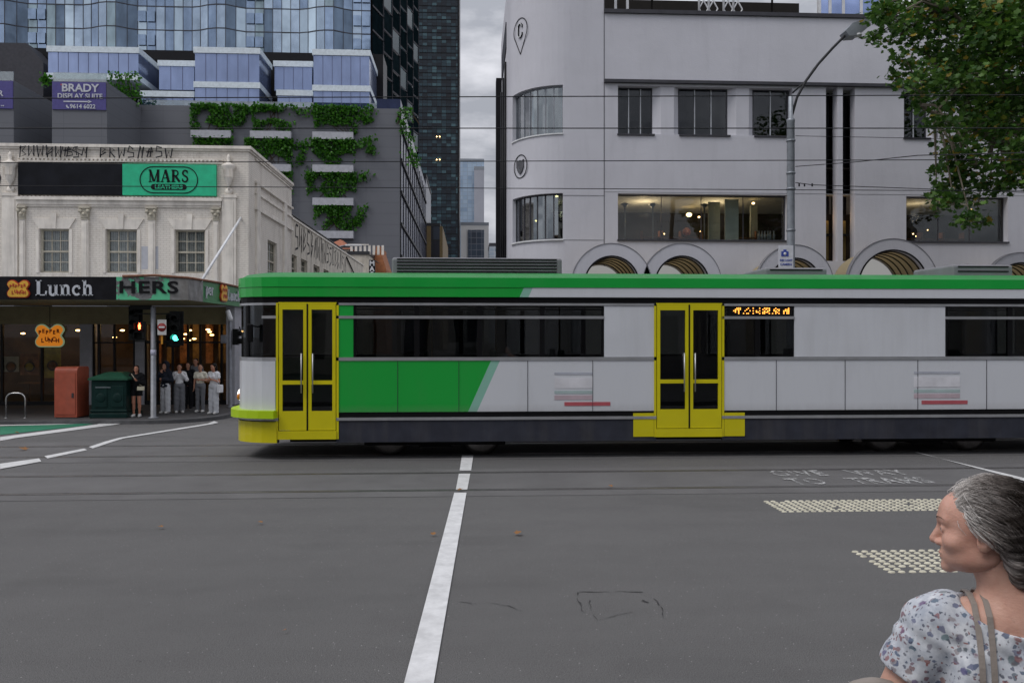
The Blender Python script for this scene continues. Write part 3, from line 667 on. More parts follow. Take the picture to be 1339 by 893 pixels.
# posters, menu board and counter glow
pc = [paint('poster_yellow', (.62,.48,.08), .6, 0, .5, 3), paint('poster_white', (.6,.6,.56), .6, 0, .3, 4), paint('poster_brown', (.40,.18,.08), .6, 0, .6, 4)]
for (a, b, v0, v1, c) in ((4,24,466,486,1), (26,50,462,490,2), (57,79,455,494,0)):
    m_ = MB(); m_.box(XS(a), XS(b), YS+.03, YS+.04, ZS(v1), ZS(v0)); o = m_.build('poster', pc[c], sf)
    m_ = MB(); xm, zm = (XS(a)+XS(b))/2, (ZS(v0)+ZS(v1))/2 - .1; m_.lathe([(.001,-.0),(.20,0),(.20,.006),(.001,.006)], (xm, YS+.022, zm), 16, 'y'); o2 = m_.build('poster_bowl', paint('poster_dark', (.16,.12,.10), .6), o)
    m_ = MB(); m_.lathe([(.001,0),(.15,0),(.15,.005),(.001,.005)], (xm, YS+.015, zm), 14, 'y'); m_.build('poster_food', pc[2 if c != 2 else 0], o)
m_ = MB(); m_.box(XS(46), XS(78), YS+1.4, YS+1.5, ZS(519), ZS(499)); m_.build('lit_counter', emis('counter_glow', (.8,.22,.04), .35), sf)
for z_ in (504, 511): m_ = MB(); m_.box(XS(48), XS(60), YS+1.36, YS+1.39, ZS(z_+1), ZS(z_)); m_.build('counter_lamp', emis('counter_lamp', (1,.5,.1), 4), sf)
m_ = MB(); m_.box(XS(142), XS(150), YS+2, YS+2.05, ZS(434), ZS(430)); m_.build('exit_light', emis('exit_green', (.1,.8,.4), .8), sf)
for i in range(14):    # tables, chair backs and panels seen dimly inside
    u = [8,22,40,66,90,128,140,168,212,232,252,270,300,240][i]; x = XS(u); Y = YS+1.6+(i*7 % 5)*.7; m_ = MB()
    m_.box(x-.3, x+.3, Y-.3, Y+.3, zg0+.72, zg0+.76); m_.tube([(x,Y,zg0),(x,Y,zg0+.72)], .035, 6); m_.tube([(x,Y,zg0),(x,Y,zg0+.02)], .2, 10); m_.build('dining_table', paint('table_wood', (.14,.08,.04), .5), sf)
for i in range(9):
    u = 128+i*20; m_ = MB(); m_.box(XS(u), XS(u+11), 36.6, 36.7, 1.0, 2.9); m_.build('wall_panel', paint('panel_gold', (.30,.19,.06), .5, 0, .5, 4) if i % 2 else pc[2], sf)
# hanging emblem sign in the window
hs = empty('window_sign', (XS(67), YS-.15, ZS(453)), 'glowing orange restaurant badge hung inside the shop window', 'sign')
M['glow'] = emis('badge_glow', (.9,.28,.02), .28); M['rimglow'] = emis('badge_rim', (.45,.65,.4), .15)
emblem(hs, Matrix.Translation((XS(67), YS-.12, ZS(453))), .98, M['glow'], M['rimglow'])
mb = MB(); mb.tube([(XS(67), YS-.1, ZS(430)), (XS(67), YS-.1, ZA0)], .012, 5); mb.build('hanger', M['black'], hs)
# =================================================================== THE STREET'S OTHER SIDE, behind the viewer (unseen houses, added to darken the window reflections)
for i, (x0, x1, h_, col) in enumerate([(-34,-13,13,(.22,.15,.11)),(-12.9,4,17,(.30,.28,.25)),(4.1,24,12,(.16,.15,.15)),(24.1,48,19,(.26,.25,.24))]):
    o_ = empty('terrace_building', ((x0+x1)/2, -16, 0), ['brown shop terrace', 'pale tall shop terrace', 'dark low shop terrace', 'tall grey shop terrace'][i]+' opposite, unseen, added to darken reflections', 'building'); m = MB(); n = int((x1-x0)/2.6)
    fp_ = Path([(x1, -16), (x0, -16)]); mt_ = paint('terrace_%d' % i, col, .8, 0, .15, 2)
    k = 0; z = 0
    while z < h_-1:
        cur = 0; z2 = min(h_, z+3.4); band(m, fp_, 0, fp_.s[-1], z, z+1.0, 0, .4)
        for j in range(n): c = (j+.5)*(x1-x0)/n; band(m, fp_, cur, c-.6, z+1, z2, 0, .4); cur = c+.6
        band(m, fp_, cur, fp_.s[-1], z+1, z2, 0, .4); z += 3.4
    m.box(x0, x1, -28, -16.41, h_-.2, h_); m.build('wall', mt_, o_)
    g = MB(); g.box(x0+.05, x1-.05, -16.4, -16.3, .3, h_-.2); g.build('window', M['sdark'], o_)

for k, (x, y, e) in enumerate([(XS(60), YS+2.5, 18), (XS(150), YS+2.2, 18), (XS(250), YS+2.2, 20), (XS(-60), YS+2.5, 20)]):   # the restaurant's own ceiling lights
    ld = bpy.data.lights.new('ceiling_lamp', 'POINT'); ld.energy = e; ld.color = (1,.62,.30); ld.shadow_soft_size = .15; lo_ = bpy.data.objects.new('ceiling_lamp', ld); scn.collection.objects.link(lo_); lo_.parent = sf; lo_.location = Vector((x, y, ZA0-.5))-Vector(sf.location)
# =================================================================== GREY CURVED BUILDING (right)
YR, X0R, RR = 33.5, 1.8, 2.4
cxr, cyr = X0R+RR, YR+RR
arcp = [(cxr-RR*math.cos(R(6*i)), cyr-RR*math.sin(R(6*i))) for i in range(16)]
RP = Path([(X0R, 46.5)] + arcp + [(60, YR)])
sA = RP.s[1]; sB = RP.s[16]                     # start and end of the curve
def s_x(x): return sB + (x - cxr)
def s_ang(deg): return sA + RR*R(deg)*(RP.s[16]-RP.s[1])/(RR*R(90))
def render_mat(name, col):
    t = NT(name); n1 = t.noise(.35, 4, .5); n2 = t.noise(22, 5, .6); n3 = t.noise(2.0, 6, .7, t.map((1,1,.15)))
    c = t.mix(t.ramp(n1, [(.35,(0,0,0)),(.65,(1,1,1))]), tuple(x*.94 for x in col), tuple(x*1.04 for x in col))
    c = t.mix(t.math('MULTIPLY', t.ramp(n3, [(.5,(0,0,0)),(.85,(1,1,1))]), .34), c, tuple(x*.66 for x in col))
    t.bsdf(c, .75, 0, .3, bump=t.math('ADD', n2, t.math('MULTIPLY', t.noise(3.2, 3), 1.5)), bstr=.3, bdist=.02); return t.m
M['render'] = render_mat('grey_render', (.56,.56,.61)); M['ledge'] = paint('ledge_dark', (.055,.055,.065), .6, 0, .15, 3)
M['wglass'] = glass('window_glass', (.72,.76,.75), .02, .01, .3, .35); M['cglass'] = glass('curved_glass', (.45,.55,.55), .22, .01, .5)
gb = empty('rendered_building', (cxr+8, YR, -.4), 'grey rendered modernist building with a rounded glass corner and tubular entrance canopies', 'building')
ZR = lambda v, u=800: WZ(v, YR, u)
XR = lambda u: WX(u, YR)
zTop, zL1, zL0 = ZR(13), ZR(105), ZR(109)
zu1, zu0, zl1, zl0 = ZR(112), ZR(175), ZR(253), ZR(313)
upper = [(808,855),(889,954),(987,1034),(1182,1216),(1290,1330)]; upper_open = [(808,1036),(1182,1228),(1290,1330)]; lower = [(808,1030),(1185,1318)]
slots = [(1080,1095),(1102,1118)]; zs_b = ZR(340)
def rng(u): return s_x(XR(u))
ca, cb = s_ang(14), s_x(XR(736))
mb = MB(); S1 = RP.s[-1]; TH = .45
spans_up = [(ca, cb)] + [(rng(a), rng(b)) for a, b in upper_open]; spans_lo = [(ca, cb)] + [(rng(a), rng(b)) for a, b in lower]; spans_s = [(rng(a), rng(b)) for a, b in slots]
def row(z0, z1, ops):
    cur = 0
    for a, b in sorted(ops): band(mb, RP, cur, a, z0, z1, 0, TH); cur = b
    band(mb, RP, cur, S1, z0, z1, 0, TH)
zc1u, zc0u = WZ(112, YR, 736), WZ(175, YR, 736)
row(-.4, zs_b, []); row(zs_b, zl0, spans_s); row(zl0, zl1, spans_lo+spans_s); row(zl1, zu0, spans_s); row(zu0, zu1, spans_up+spans_s); row(zu1, zL0, spans_s); row(zL0, zTop-.16, [])
band(mb, RP, 0, s_x(XR(790)), zTop-.159, zTop+3.2, 0, TH)
mb.build('wall', M['render'], gb)
mb = MB(); xj = s_x(XR(790))
band(mb, RP, xj, S1, zTop-.158, zTop, .10, .6); mb.build('parapet_cap', M['ledge'], gb)
mb = MB(); band(mb, RP, xj, S1, zL0, zL1, .16, .18); mb.build('ledge', M['ledge'], gb)
# grooves: vertical joint and thin ledges
mb = MB(); x = XR(790); mb.box(x-.015, x+.015, YR-.012, YR-.001, -.4, zTop+3)
for v in (256, 314): band(mb, RP, cb, xj, ZR(v)-.012, ZR(v), .012, .013)
band(mb, RP, xj, S1, ZR(251)-.012, ZR(251), .006, .007)
mb.build('joint', paint('joint_grey', (.12,.12,.13), .8), gb)
mb = MB()
band(mb, RP, ca-.05, cb+.02, zl0-.06, zl0, .07, .1); mb.build('curved_sill', M['white'], gb)
mb = MB(); band(mb, RP, ca-.05, cb+.02, zu0-.05, zu0, .05, .1); mb.build('curved_sill', M['white'], gb)
M['mullight'] = paint('mullion_light', (.40,.42,.45), .5)
for i, (a, b) in enumerate(upper+lower):
    lo = i >= len(upper); z0, z1 = (zl0, zl1) if lo else (zu0, zu1); x0, x1 = XR(a), XR(b)
    f = MB(); y = YR+.30; q = .05
    f.box(x0, x0+q, y, y+.08, z0, z1); f.box(x1-q, x1, y, y+.08, z0, z1); f.box(x0+q, x1-q, y, y+.08, z0, z0+q); f.box(x0+q, x1-q, y, y+.08, z1-q, z1)
    f.box(x0-.03, x1+.03, YR-.06, YR+.3, z0-.07, z0-.002)
    nm = [3,3,2,2,2,4,3][i]
    for k in range(1, nm):
        xx = x0+(x1-x0)*k/nm + (.1 if lo and k == 1 else 0)
        if lo: f.box(xx-.012, xx+.012, y+.01, y+.05, z0+q, z1-q)
        else: f.box(xx-.03, xx+.03, y+.01, y+.07, z0+q, z1-q)
    fr = f.build('window', M['ledge'] if True else None, gb)
    g = MB(); g.box(x0+q, x1-q, y+.03, y+.04, z0+q, z1-q); g.build('pane', M['wglass'] if lo else glass('upper_glass', (.34,.37,.40), .03, .01, .3, .45), fr)
    if not lo:
        for k in range(1, nm): xx = x0+(x1-x0)*k/nm; g = MB(); g.box(xx-.022, xx+.022, y-.02, y+.009, z0+q, z1-q); g.build('mullion', M['mullight'], fr)
for a, b in ((855,889),(954,987),(1216,1228)):
    g = MB(); xa_, xb_ = XR(a), XR(b); g.prism([(xa_+.002, YR+.44), (xa_+.002, YR+.29), (xa_+(xb_-xa_)*.28, YR+.05), (xb_-(xb_-xa_)*.22, YR+.05), (xb_-.002, YR+.29), (xb_-.002, YR+.44)], zu0+.002, zu1-.002, 'z'); g.build('splayed_column', M['render'], gb)
# white posts between upper windows' glass (curtain edges)
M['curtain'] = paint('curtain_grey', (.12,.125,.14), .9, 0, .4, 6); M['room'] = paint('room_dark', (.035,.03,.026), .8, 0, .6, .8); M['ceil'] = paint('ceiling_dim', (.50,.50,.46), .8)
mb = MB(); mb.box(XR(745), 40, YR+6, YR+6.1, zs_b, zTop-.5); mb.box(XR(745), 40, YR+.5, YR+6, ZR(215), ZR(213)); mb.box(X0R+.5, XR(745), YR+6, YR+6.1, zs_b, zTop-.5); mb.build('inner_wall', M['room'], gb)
mb = MB(); mb.box(X0R+2.2, 40, YR+.5, YR+6, zl1+.12, zl1+.16); mb.box(X0R+2.2, 40, YR+.5, YR+6, zu1+.1, zu1+.14); mb.build('ceiling', M['ceil'], gb)
for a, b in [(810,822),(846,853),(891,902),(930,936),(989,996),(1184,1190)]:
    m_ = MB(); n = max(3, int((XR(b)-XR(a))/.06)); xs_ = [XR(a)+(XR(b)-XR(a))*k/n for k in range(n+1)]
    for k in range(n): m_.box(xs_[k], xs_[k+1]-.008, YR+.5+.03*(k % 2), YR+.52+.03*(k % 2), zu0, zu1)
    m_.build('curtain', M['curtain'], gb)
# curved glazing with mullions, frames and curtains
for z0, z1, st in ((zu0, zu1, 0), (zl0, zl1, 1)):
    m_ = MB(); N = 7
    for k in range(N+1): t_ = ca+(cb-ca)*k/N; band(m_, RP, max(ca, t_-.025), min(cb, t_+.025), z0, z1, -.16, .06)
    band(m_, RP, ca, cb, z1-.06, z1-.001, -.155, .07); band(m_, RP, ca, cb, z0+.001, z0+.05, -.155, .07)
    f = m_.build('curved_window', M['galv'] if st == 0 else M['ledge'], gb)
    g = MB(); g.sm = False; band(g, RP, ca, cb, z0, z1, -.19, .012); g.build('pane', M['cglass'], f)
    if st == 0:
        c_ = MB(); n = 26
        for k in range(n):
            if k % 7 in (5, 6): continue
            t_ = ca+(cb-ca)*k/n; band(c_, RP, t_, t_+.10, z0, z1, -.5-.03*(k % 2), .02)
        c_.build('curtain', paint('sheer', (.33,.36,.38), .9, 0, .3, 5), f)
for x_, y_, z_, e_ in ((XR(860), YR+2.6, zl1-.5, 45), (XR(960), YR+2.6, zl1-.5, 45), (XR(1240), YR+2.6, zl1-.5, 22), (X0R+2.6, YR+3, zl1-.5, 16)):
    ld = bpy.data.lights.new('room_lamp', 'POINT'); ld.energy = e_; ld.color = (1,.70,.42); ld.shadow_soft_size = .2; lo_ = bpy.data.objects.new('room_lamp', ld); scn.collection.objects.link(lo_); lo_.parent = gb; lo_.location = Vector((x_, y_, z_))-Vector(gb.location)
# recessed slots: dark linings with a lit doorway at the bottom
for a, b in slots:
    m_ = MB(); x0, x1 = XR(a), XR(b); m_.box(x0-.05, x1+.05, YR+.9, YR+1.0, zs_b, zL0); m_.box(x0+.02, x1-.02, YR+.46, YR+.9, zl0+.3, zl0+.36); o = m_.build('slot_lining', M['black'], gb)
    m_ = MB(); m_.box(x0+.02, x1-.02, YR+.8, YR+.89, zs_b+.02, ZR(283)); m_.build('slot_panel', paint('slot_gold', (.22,.16,.05), .6), gb)
    m_ = MB(); m_.ball(((x0+x1)/2, YR+.7, ZR(281)), .06); m_.build('downlight', M['lamp'], gb)
# restaurant interior: lights, heaters, white screens, bottles
for u, v, Y, r in [(842,258,35.5,.06),(932,258,35.5,.06),(901,281,37.5,.14),(914,284,38,.06),(934,303,37,.10),(868,306,38,.05),(916,303,38.4,.04),(985,266,35.3,.07),(997,260,36,.04),(690,302,38,.07),(701,289,38,.06),(728,257,37,.07),(1270,275,36,.07),(1194,306,38,.04),(1198,309,38,.04),(1204,305,38.3,.04),(1213,301,38,.03)]:
    m_ = MB(); p = W(u, v, Y); m_.ball(p, (r, r, r*.7), 10, 6); m_.build('downlight', M['lamp'], gb)
for u in (819, 856, 924):
    m_ = MB(); x = XR(u)*1.02; m_.tube([(x, YR+1.0, zl0), (x, YR+1.0, zl1-.4)], .03, 8); m_.tube([(x, YR+1, zl1-.42), (x, YR+1, zl1-.3)], [.05,.14], 10)
    m_.lathe([(.001,0),(.22,0),(.06,.07),(.001,.07)], (x, YR+1.0, zl1-.3), 14); m_.build('patio_heater', M['galv'], gb)
for a, b, mt, dp in ((941,957,'scr_l',1.6),(957,975,'scr_w',.9),(1008,1018,'scr_l',2.5)):
    m_ = MB(); m_.box(XR(a), XR(b), YR+dp, YR+dp+.08, zl0, zl1-.05); m_.build('screen_panel', paint(mt, (.70,.74,.70) if mt == 'scr_w' else (.42,.45,.41), .7), gb)
for k, u in enumerate((999,1003,1007,1011,1014,1019)): m_ = MB(); m_.lathe([(.05,0),(.055,.28),(.02,.36),(.02,.46)], (XR(u), YR+.6, zl0+.02), 8); m_.build('bottle', M['galv'], gb)
for u in (870, 895, 925, 1000, 1230, 1260, 1290):
    m_ = MB(); x = XR(u); m_.box(x-.4, x+.4, YR+2.2, YR+2.8, zl0+.35, zl0+.4); m_.box(x-.5, x-.46, YR+2.3, YR+2.7, zl0-.1, zl0+.7); m_.box(x+.46, x+.5, YR+2.3, YR+2.7, zl0-.1, zl0+.7); m_.build('dining_table', paint('rest_wood', (.15,.06,.03), .5), gb)
m_ = MB(); m_.lathe([(.001,0),(.2,0),(.2,.08),(.001,.08)], (XR(933), YR+4.2, zl0+.9), 20, 'y'); m_.build('round_mirror', paint('mirror_red', (.12,.03,.015), .4), gb)
# badges on the rounded corner: pin with a letter C, and a shield in a ring
def on_curve(mb_, deg, zc, out=.02):
    a = R(deg); n = Vector((-math.cos(a), -math.sin(a), 0)); p = Vector((cxr, cyr, 0)) + n*(RR+out)
    tx = Vector((math.sin(a), -math.cos(a), 0)) ; Mx = Matrix(((tx.x, -n.x, 0, p.x), (tx.y, -n.y, 0, p.y), (0, 0, 1, zc), (0,0,0,1))); return mb_.xform(Mx)
def curve_at(u):        # angle at which the corner shows at picture column u
    best = min(range(0, 91), key=lambda k: abs((lambda X, Y: U0+FPX*((X*CS - Y*SN)/(X*SN + Y*CS)))(cxr-RR*math.cos(R(k)), cyr-RR*math.sin(R(k))) - u)); return best
aB = curve_at(681); yB = cyr-RR*math.sin(R(aB)); zC, zS = WZ(47, yB, 681), WZ(218, yB, 681)
pb = empty('pin_emblem', (cxr-RR*math.cos(R(aB)), yB, zC), 'thin map pin outline holding a letter C high on the rounded grey corner', 'emblem')
m_ = MB(); m_.ribbon([(0,-.82)] + arc(0,.2,.48,200,-20,20,.55) + [(0,-.82)], .03, 0, .02); on_curve(m_, aB, zC).build('pin_outline', M['black'], pb)
m_ = MB(); m_.ribbon([(.13,.33),(.13,.42),(.05,.5),(-.05,.5),(-.13,.42),(-.13,0),(-.05,-.08),(.05,-.08),(.13,0),(.13,.1)], .06, 0, .05); on_curve(m_, aB, zC, .05).build('letter', M['black'], pb)
m_ = MB(); m_.ribbon([(.13,.33),(.13,.42),(.05,.5),(-.05,.5),(-.13,.42),(-.13,0),(-.05,-.08),(.05,-.08),(.13,0),(.13,.1)], .03, 0, .02); on_curve(m_, aB, zC, .075).build('letter_face', M['white'], pb)
shd = empty('shield_emblem', (cxr-RR*math.cos(R(aB)), yB, zS), 'dark shield in a round outline low on the rounded grey corner', 'emblem')
m_ = MB(); m_.ribbon(arc(0,0,.46,0,360,28,.50), .035, 0, .02); on_curve(m_, aB, zS).build('ring', M['black'], shd)
m_ = MB(); m_.prism([(-.24,.28),(-.12,.22),(0,.28),(.12,.22),(.24,.28),(.25,-.02),(.14,-.24),(0,-.34),(-.14,-.24),(-.25,-.02)], -.03, .02); on_curve(m_, aB, zS, .02).build('shield', paint('bronze', (.10,.10,.11), .4, .4), shd)
m_ = MB(); m_.ribbon([(-.13,.08),(.13,.08)], .05, 0, .015); m_.ribbon(arc(0,-.08,.09,0,360,12), .03, 0, .015); on_curve(m_, aB, zS, .05).build('shield_relief', M['galv'], shd)
# side wall windows, balconies and pipes along the street
build_each('side_window', [(X0R-.05, X0R+.05, 39.5, 44.5, 3.5+k*2.6, 4.8+k*2.6) for k in range(6)], M['ledge'], gb)
for k in range(3): m_ = MB(); m_.tube([(X0R-.1, 38.6+k*2.4, -.4), (X0R-.1, 38.6+k*2.4, 15.5)], .06, 6); m_.build('side_pipe', M['black'], gb)
m_ = MB(); m_.box(X0R-.32, X0R, 45.6, 46.4, -.4, 17); m_.build('side_duct', M['black'], gb)
# tubular canopies over the doors
M['ribc'] = paint('rib_brown', (.06,.05,.035), .6); M['ringedge'] = paint('ring_edge', (.20,.20,.22), .5)
def canopy_mat():
    t = NT('canopy_lining'); d_ = t.n('ShaderNodeBsdfDiffuse'); d_.inputs[0].default_value = (.52,.45,.31,1); q = t.n('ShaderNodeBsdfTranslucent'); q.inputs[0].default_value = (.62,.54,.38,1); m_ = t.n('ShaderNodeMixShader'); m_.inputs[0].default_value = .5
    t.l(d_.outputs[0], m_.inputs[1]); t.l(q.outputs[0], m_.inputs[2]); t.l(m_.outputs[0], t.o.inputs[0]); return t.m
M['canopy'] = canopy_mat()
def canopy(u, Yf, label, vt=318, ro=1.62, ri=1.08):
    xc = WX(u, Yf); zc = WZ(vt, Yf, u)-ro; c = empty('entrance_canopy', (xc, YR, zc), label, 'canopy', 'tubular canopies along the grey facade')
    def half(r0, r1, y0, y1, n=28):
        m = MB(); vs = []
        for i in range(n+1):
            a = math.pi*i/n; 
            for r, y in ((r0,y0),(r1,y0),(r1,y1),(r0,y1)): vs.append((xc+r*math.cos(a), y, zc+r*math.sin(a)))
        fs = []
        for i in range(n):
            for j in range(4): fs.append((i*4+j, i*4+4+j, i*4+4+(j+1) % 4, i*4+(j+1) % 4))
        fs += [(0,1,2,3), (n*4+3, n*4+2, n*4+1, n*4)]; m.add(vs, fs)
        for s_ in (-1, 1): m.box(xc+s_*r0 if s_ < 0 else xc+r0, xc+s_*r1, y0, y1, -.4, zc) if False else m.box(min(xc+s_*r0, xc+s_*r1), max(xc+s_*r0, xc+s_*r1), y0, y1, -.4, zc-.001)
        return m
    half(ri, ro-.02, Yf, Yf+.22).build('ring_face', M['render'], c); half(ro-.019, ro+.004, Yf-.02, Yf+.24).build('ring_edge', M['ringedge'], c)
    half(ri, ri+.06, Yf+.221, YR-.01).build('vault', M['canopy'], c)
    for k in range(5): y = Yf+.25+k*(YR-Yf-.2)/4.5; half(ri-.045, ri-.002, y, y+.035).build('rib', M['ribc'], c)
    half(ri-.02, ri+.04, Yf-.03, Yf-.001).build('rim', M['black'], c)
    m = MB(); m.box(xc-ri, xc+ri, YR-.03, YR-.01, -.4, zc+ri*.0); vs = [(xc+ (ri-.08)*math.cos(math.pi*i/20), zc+(ri-.08)*math.sin(math.pi*i/20)) for i in range(21)]; m.prism(vs, YR-.03, YR-.012)
    m.build('fanlight', emis('fanlight_glow', (.55,.55,.55), .28), c)  # pane given an added glow to lift it out of the canopy's shade
canopy(800, 30.5, 'first tubular canopy from the rounded corner, tan ribbed lining', 318, 1.56, 1.04); canopy(892, 30.5, 'second tubular canopy from the rounded corner, tan ribbed lining', 318, 1.56, 1.04)
canopy(1040, 30.8, 'tubular canopy right behind the street lamp pole', 320, 1.55, 1.0); canopy(1168, 31.2, 'widest tubular canopy, right of the lamp pole below the slots', 312, 1.9, 1.42); canopy(1335, 31.6, 'tubular canopy at the far right edge under the tree', 330, 1.5, 1.05)
# roof terrace set back behind the parapet
rt = empty('roof_terrace', (14, YR+4, zTop), 'roof terrace bar with dark parasols, white lattice frames and a glazed room', 'rooftop bar')
ter = paint('terrace_dark', (.02,.018,.016), .7); wood = paint('terrace_wood', (.22,.09,.04), .6, 0, .3, 5)
m_ = MB(); m_.box(XR(790), XR(1120), YR+6, YR+6.2, zTop-.4, zTop+3.0); m_.box(XR(790), 34, YR+.6, YR+9, zTop-.5, zTop-.4); m_.build('back_wall', ter, rt)
for a, b in ((832,905),(990,1082)):
    m_ = MB(); x0, x1 = XR(a), XR(b); m_.prism([(x0-.6, zTop+2.4), ((x0+x1)/2, zTop+3.2), (x1+.6, zTop+2.4), (x1+.6, zTop+2.25), (x0-.6, zTop+2.25)], YR+1.0, YR+3.6); m_.tube([((x0+x1)/2, YR+2.3, zTop-.4), ((x0+x1)/2, YR+2.3, zTop+2.3)], .05, 8); m_.build('parasol', ter, rt)
    m_ = MB(); m_.box(x0, x1, YR+1.6, YR+2.6, zTop+.15, zTop+.32); m_.build('timber_bench', wood, rt)
for u in (922, 935, 955, 968):
    m_ = MB(); x = XR(u); m_.tube([(x, YR+.9, zTop-.4), (x, YR+.9, zTop+3)], .05, 6)
    for k in range(4): m_.tube([(x, YR+.9, zTop-.2+k*.7), (x+.4, YR+.9, zTop+.5+k*.7)], .03, 5); m_.tube([(x+.4, YR+.9, zTop-.2+k*.7), (x, YR+.9, zTop+.5+k*.7)], .03, 5)
    m_.build('lattice_post', M['white'], rt)
m_ = MB()
for u in (793, 812, 828): m_.box(XR(u)-.05, XR(u)+.05, YR+1.2, YR+1.3, zTop-.4, zTop+3)
m_.box(XR(790), XR(830), YR+1.22, YR+1.28, zTop+.2, zTop+.3); m_.build('railing', M['white'], rt)
m_ = MB()
for u in (1084, 1098, 1116, 1140, 1166, 1190): m_.box(XR(u)-.06, XR(u)+.06, YR+.9, YR+1.05, zTop-.4, zTop+3)
m_.box(XR(1084), XR(1190), YR+.88, YR+1.06, zTop-.1, zTop+.03); fr = m_.build('glazed_room', M['white'], rt)
m_ = MB(); m_.box(XR(1084), XR(1190), YR+.95, YR+.98, zTop, zTop+3); m_.build('pane', mirror_glass('blue_glass', (.30,.38,.62)), fr)

# =================================================================== BACKGROUND, side street left: podium with vines and towers
YP = 101.8; XP = WX(523, YP); ZP = lambda v: WZ(v, YP, 350); UP = lambda u: WX(u, YP)
pod = empty('podium_building', (-30, YP, -.4), 'dark grey panelled podium with white ledges and stepped glass boxes on its roof', 'building')
def panel_mat(name, col, bw, rh):
    t = NT(name); b = t.n('ShaderNodeTexBrick'); b.inputs['Scale'].default_value = 1; b.inputs['Brick Width'].default_value = bw; b.inputs['Row Height'].default_value = rh; b.inputs['Mortar Size'].default_value = .03; b.offset = 0
    sx = t.n('ShaderNodeSeparateXYZ'); t.l(t.c.outputs['Object'], sx.inputs[0]); cx = t.n('ShaderNodeCombineXYZ'); t.l(t.math('ADD', sx.outputs[0], sx.outputs[1]), cx.inputs[0]); t.l(sx.outputs[2], cx.inputs[1]); t.l(cx.outputs[0], b.inputs['Vector'])
    b.inputs['Color1'].default_value = (*col, 1); b.inputs['Color2'].default_value = (*[x*.93 for x in col], 1); b.inputs['Mortar'].default_value = (*[x*.6 for x in col], 1)
    t.bsdf(t.mix(t.noise(.15, 4), b.outputs['Color'], tuple(x*.85 for x in col)), .6, 0, .3); return t.m
M['ppanel'] = panel_mat('podium_panel', (.160,.168,.190), 4.2, 1.4)
zP = ZP(140)
mb = MB(); PP = Path([(-110, YP), (XP, YP), (XP, 160)])
band(mb, PP, 0, PP.s[-1]-58, -.4, zP, 0, 2.0); mb.build('wall', M['ppanel'], pod)
mb = MB(); mb.box(-110, XP-2, YP+2, 160, zP-.6, zP-.5); mb.build('roof', M['dark'], pod)
mb = MB(); mb.box(XP-3, XP+.02, YP+.6, 160, .0, zP+1.4); mb.build('side_glazing', mirror_glass('side_glass', (.025,.035,.085), .25, .05, .1, .3, (.8,.8,.3), .2), pod)
mb = MB()
for k in range(8): z = k*4.1; mb.box(XP-.1, XP+.25, YP+.5, 160, z, z+.35)
for k in range(14): y = YP+.5+k*4.2; mb.box(XP-.1, XP+.12, y, y+.2, 0, zP)
mb.build('floor_edge', M['dark'], pod)
# stepped sign boxes standing forward
Yb = 92.5
def stepbox(ua, ub, v_top=107):
    x0, x1 = WX(ua, Yb), WX(ub, Yb); z = WZ(v_top, Yb, 100); m = MB(); m.box(x0, x1, Yb, YP-.01, -.4, z); m.build('step_block', M['ppanel'], pod)
    g = MB(); g.box(x0, x1-.2, Yb+.3, Yb+.36, z, z+1.1); g.build('glass_rail', M['cglass'], pod); return x0, x1, z
bx = stepbox(68, 140); bx2 = stepbox(-70, 18, 107)
mb = MB(); mb.box(WX(42, YP), WX(68, YP)+.5, YP-.1, YP-.02, ZP(183), ZP(131)); mb.build('dark_recess', M['black'], pod)
# white ledges
M['pledge'] = paint('ledge_white', (.42,.43,.47), .6)
cols = [(252,304), (329,382), (410,463)]
for r, v in enumerate((178, 221, 264, 307)):
    for (a, b) in cols:
        mb = MB(); mb.box(UP(a), UP(b), YP-.8, YP-.01, ZP(v+5), ZP(v-4.5)); mb.build('window_ledge', M['pledge'], pod)
# glass boxes on the podium roof
M['lav'] = mirror_glass('lavender_glass', (.28,.35,.55), .12, .6, .15, .12)
M['slab'] = paint('slab_white', (.70,.78,.84), .5)
def gbox(ua, ub, v0, v1, Y, slabs, dep=9, split=True):
    x0, x1 = WX(ua, Y), WX(ub, Y); z0, z1 = WZ(v1, Y, 300), WZ(v0, Y, 300); g = MB(); g.box(x0, x1, Y, Y+dep, z0, z1); o = g.build('glass_box', M['lav'], pod)
    m = MB(); n = max(2, int((x1-x0)/1.15))
    for k in range(1, n): x = x0+(x1-x0)*k/n; m.box(x-.03, x+.03, Y-.03, Y-.001, z0, z1)
    m.build('mullion', paint('mullion_blue', (.10,.11,.2), .4), o)
    s = MB()
    for v in slabs: z = WZ(v, Y, 300); s.box(x0-.15, x1+.15, Y-.15, Y+dep+.1, z-.45, z+.3)
    s.build('slab_edge', M['slab'], o)
gbox(63, 181, 66, 104, 104.5, (68, 103), 13); gbox(208, 254, 82, 119, 107, (84,), 4); gbox(185, 253, 122, 139, 104.4, (124,), 2); gbox(255, 339, 64, 140, 103.2, (66, 111), 6); gbox(359, 408, 80, 118, 107, (82,), 4); gbox(363, 408, 118, 139, 104.4, (120,), 2); gbox(410, 483, 64, 140, 103.0, (66, 113), 12)
mb = MB(); mb.box(WX(184, 104), XP-3, 103.0, 103.05, zP, zP+1.0); mb.build('glass_rail', M['cglass'], pod)
mb = MB(); mb.box(WX(-60, 110), WX(500, 110), 111, 116, zP-.5, WZ(71, 112, 300)); mb.build('dark_core', M['black'], pod)
mb = MB(); mb.prism([(WX(-40,108), WZ(72,108)), (WX(40,108), WZ(72,108)), (WX(62,108), WZ(96,108)), (WX(62,108), zP), (WX(-40,108), zP)], 107, 111); mb.build('roof_pavilion', M['ledge'], pod)
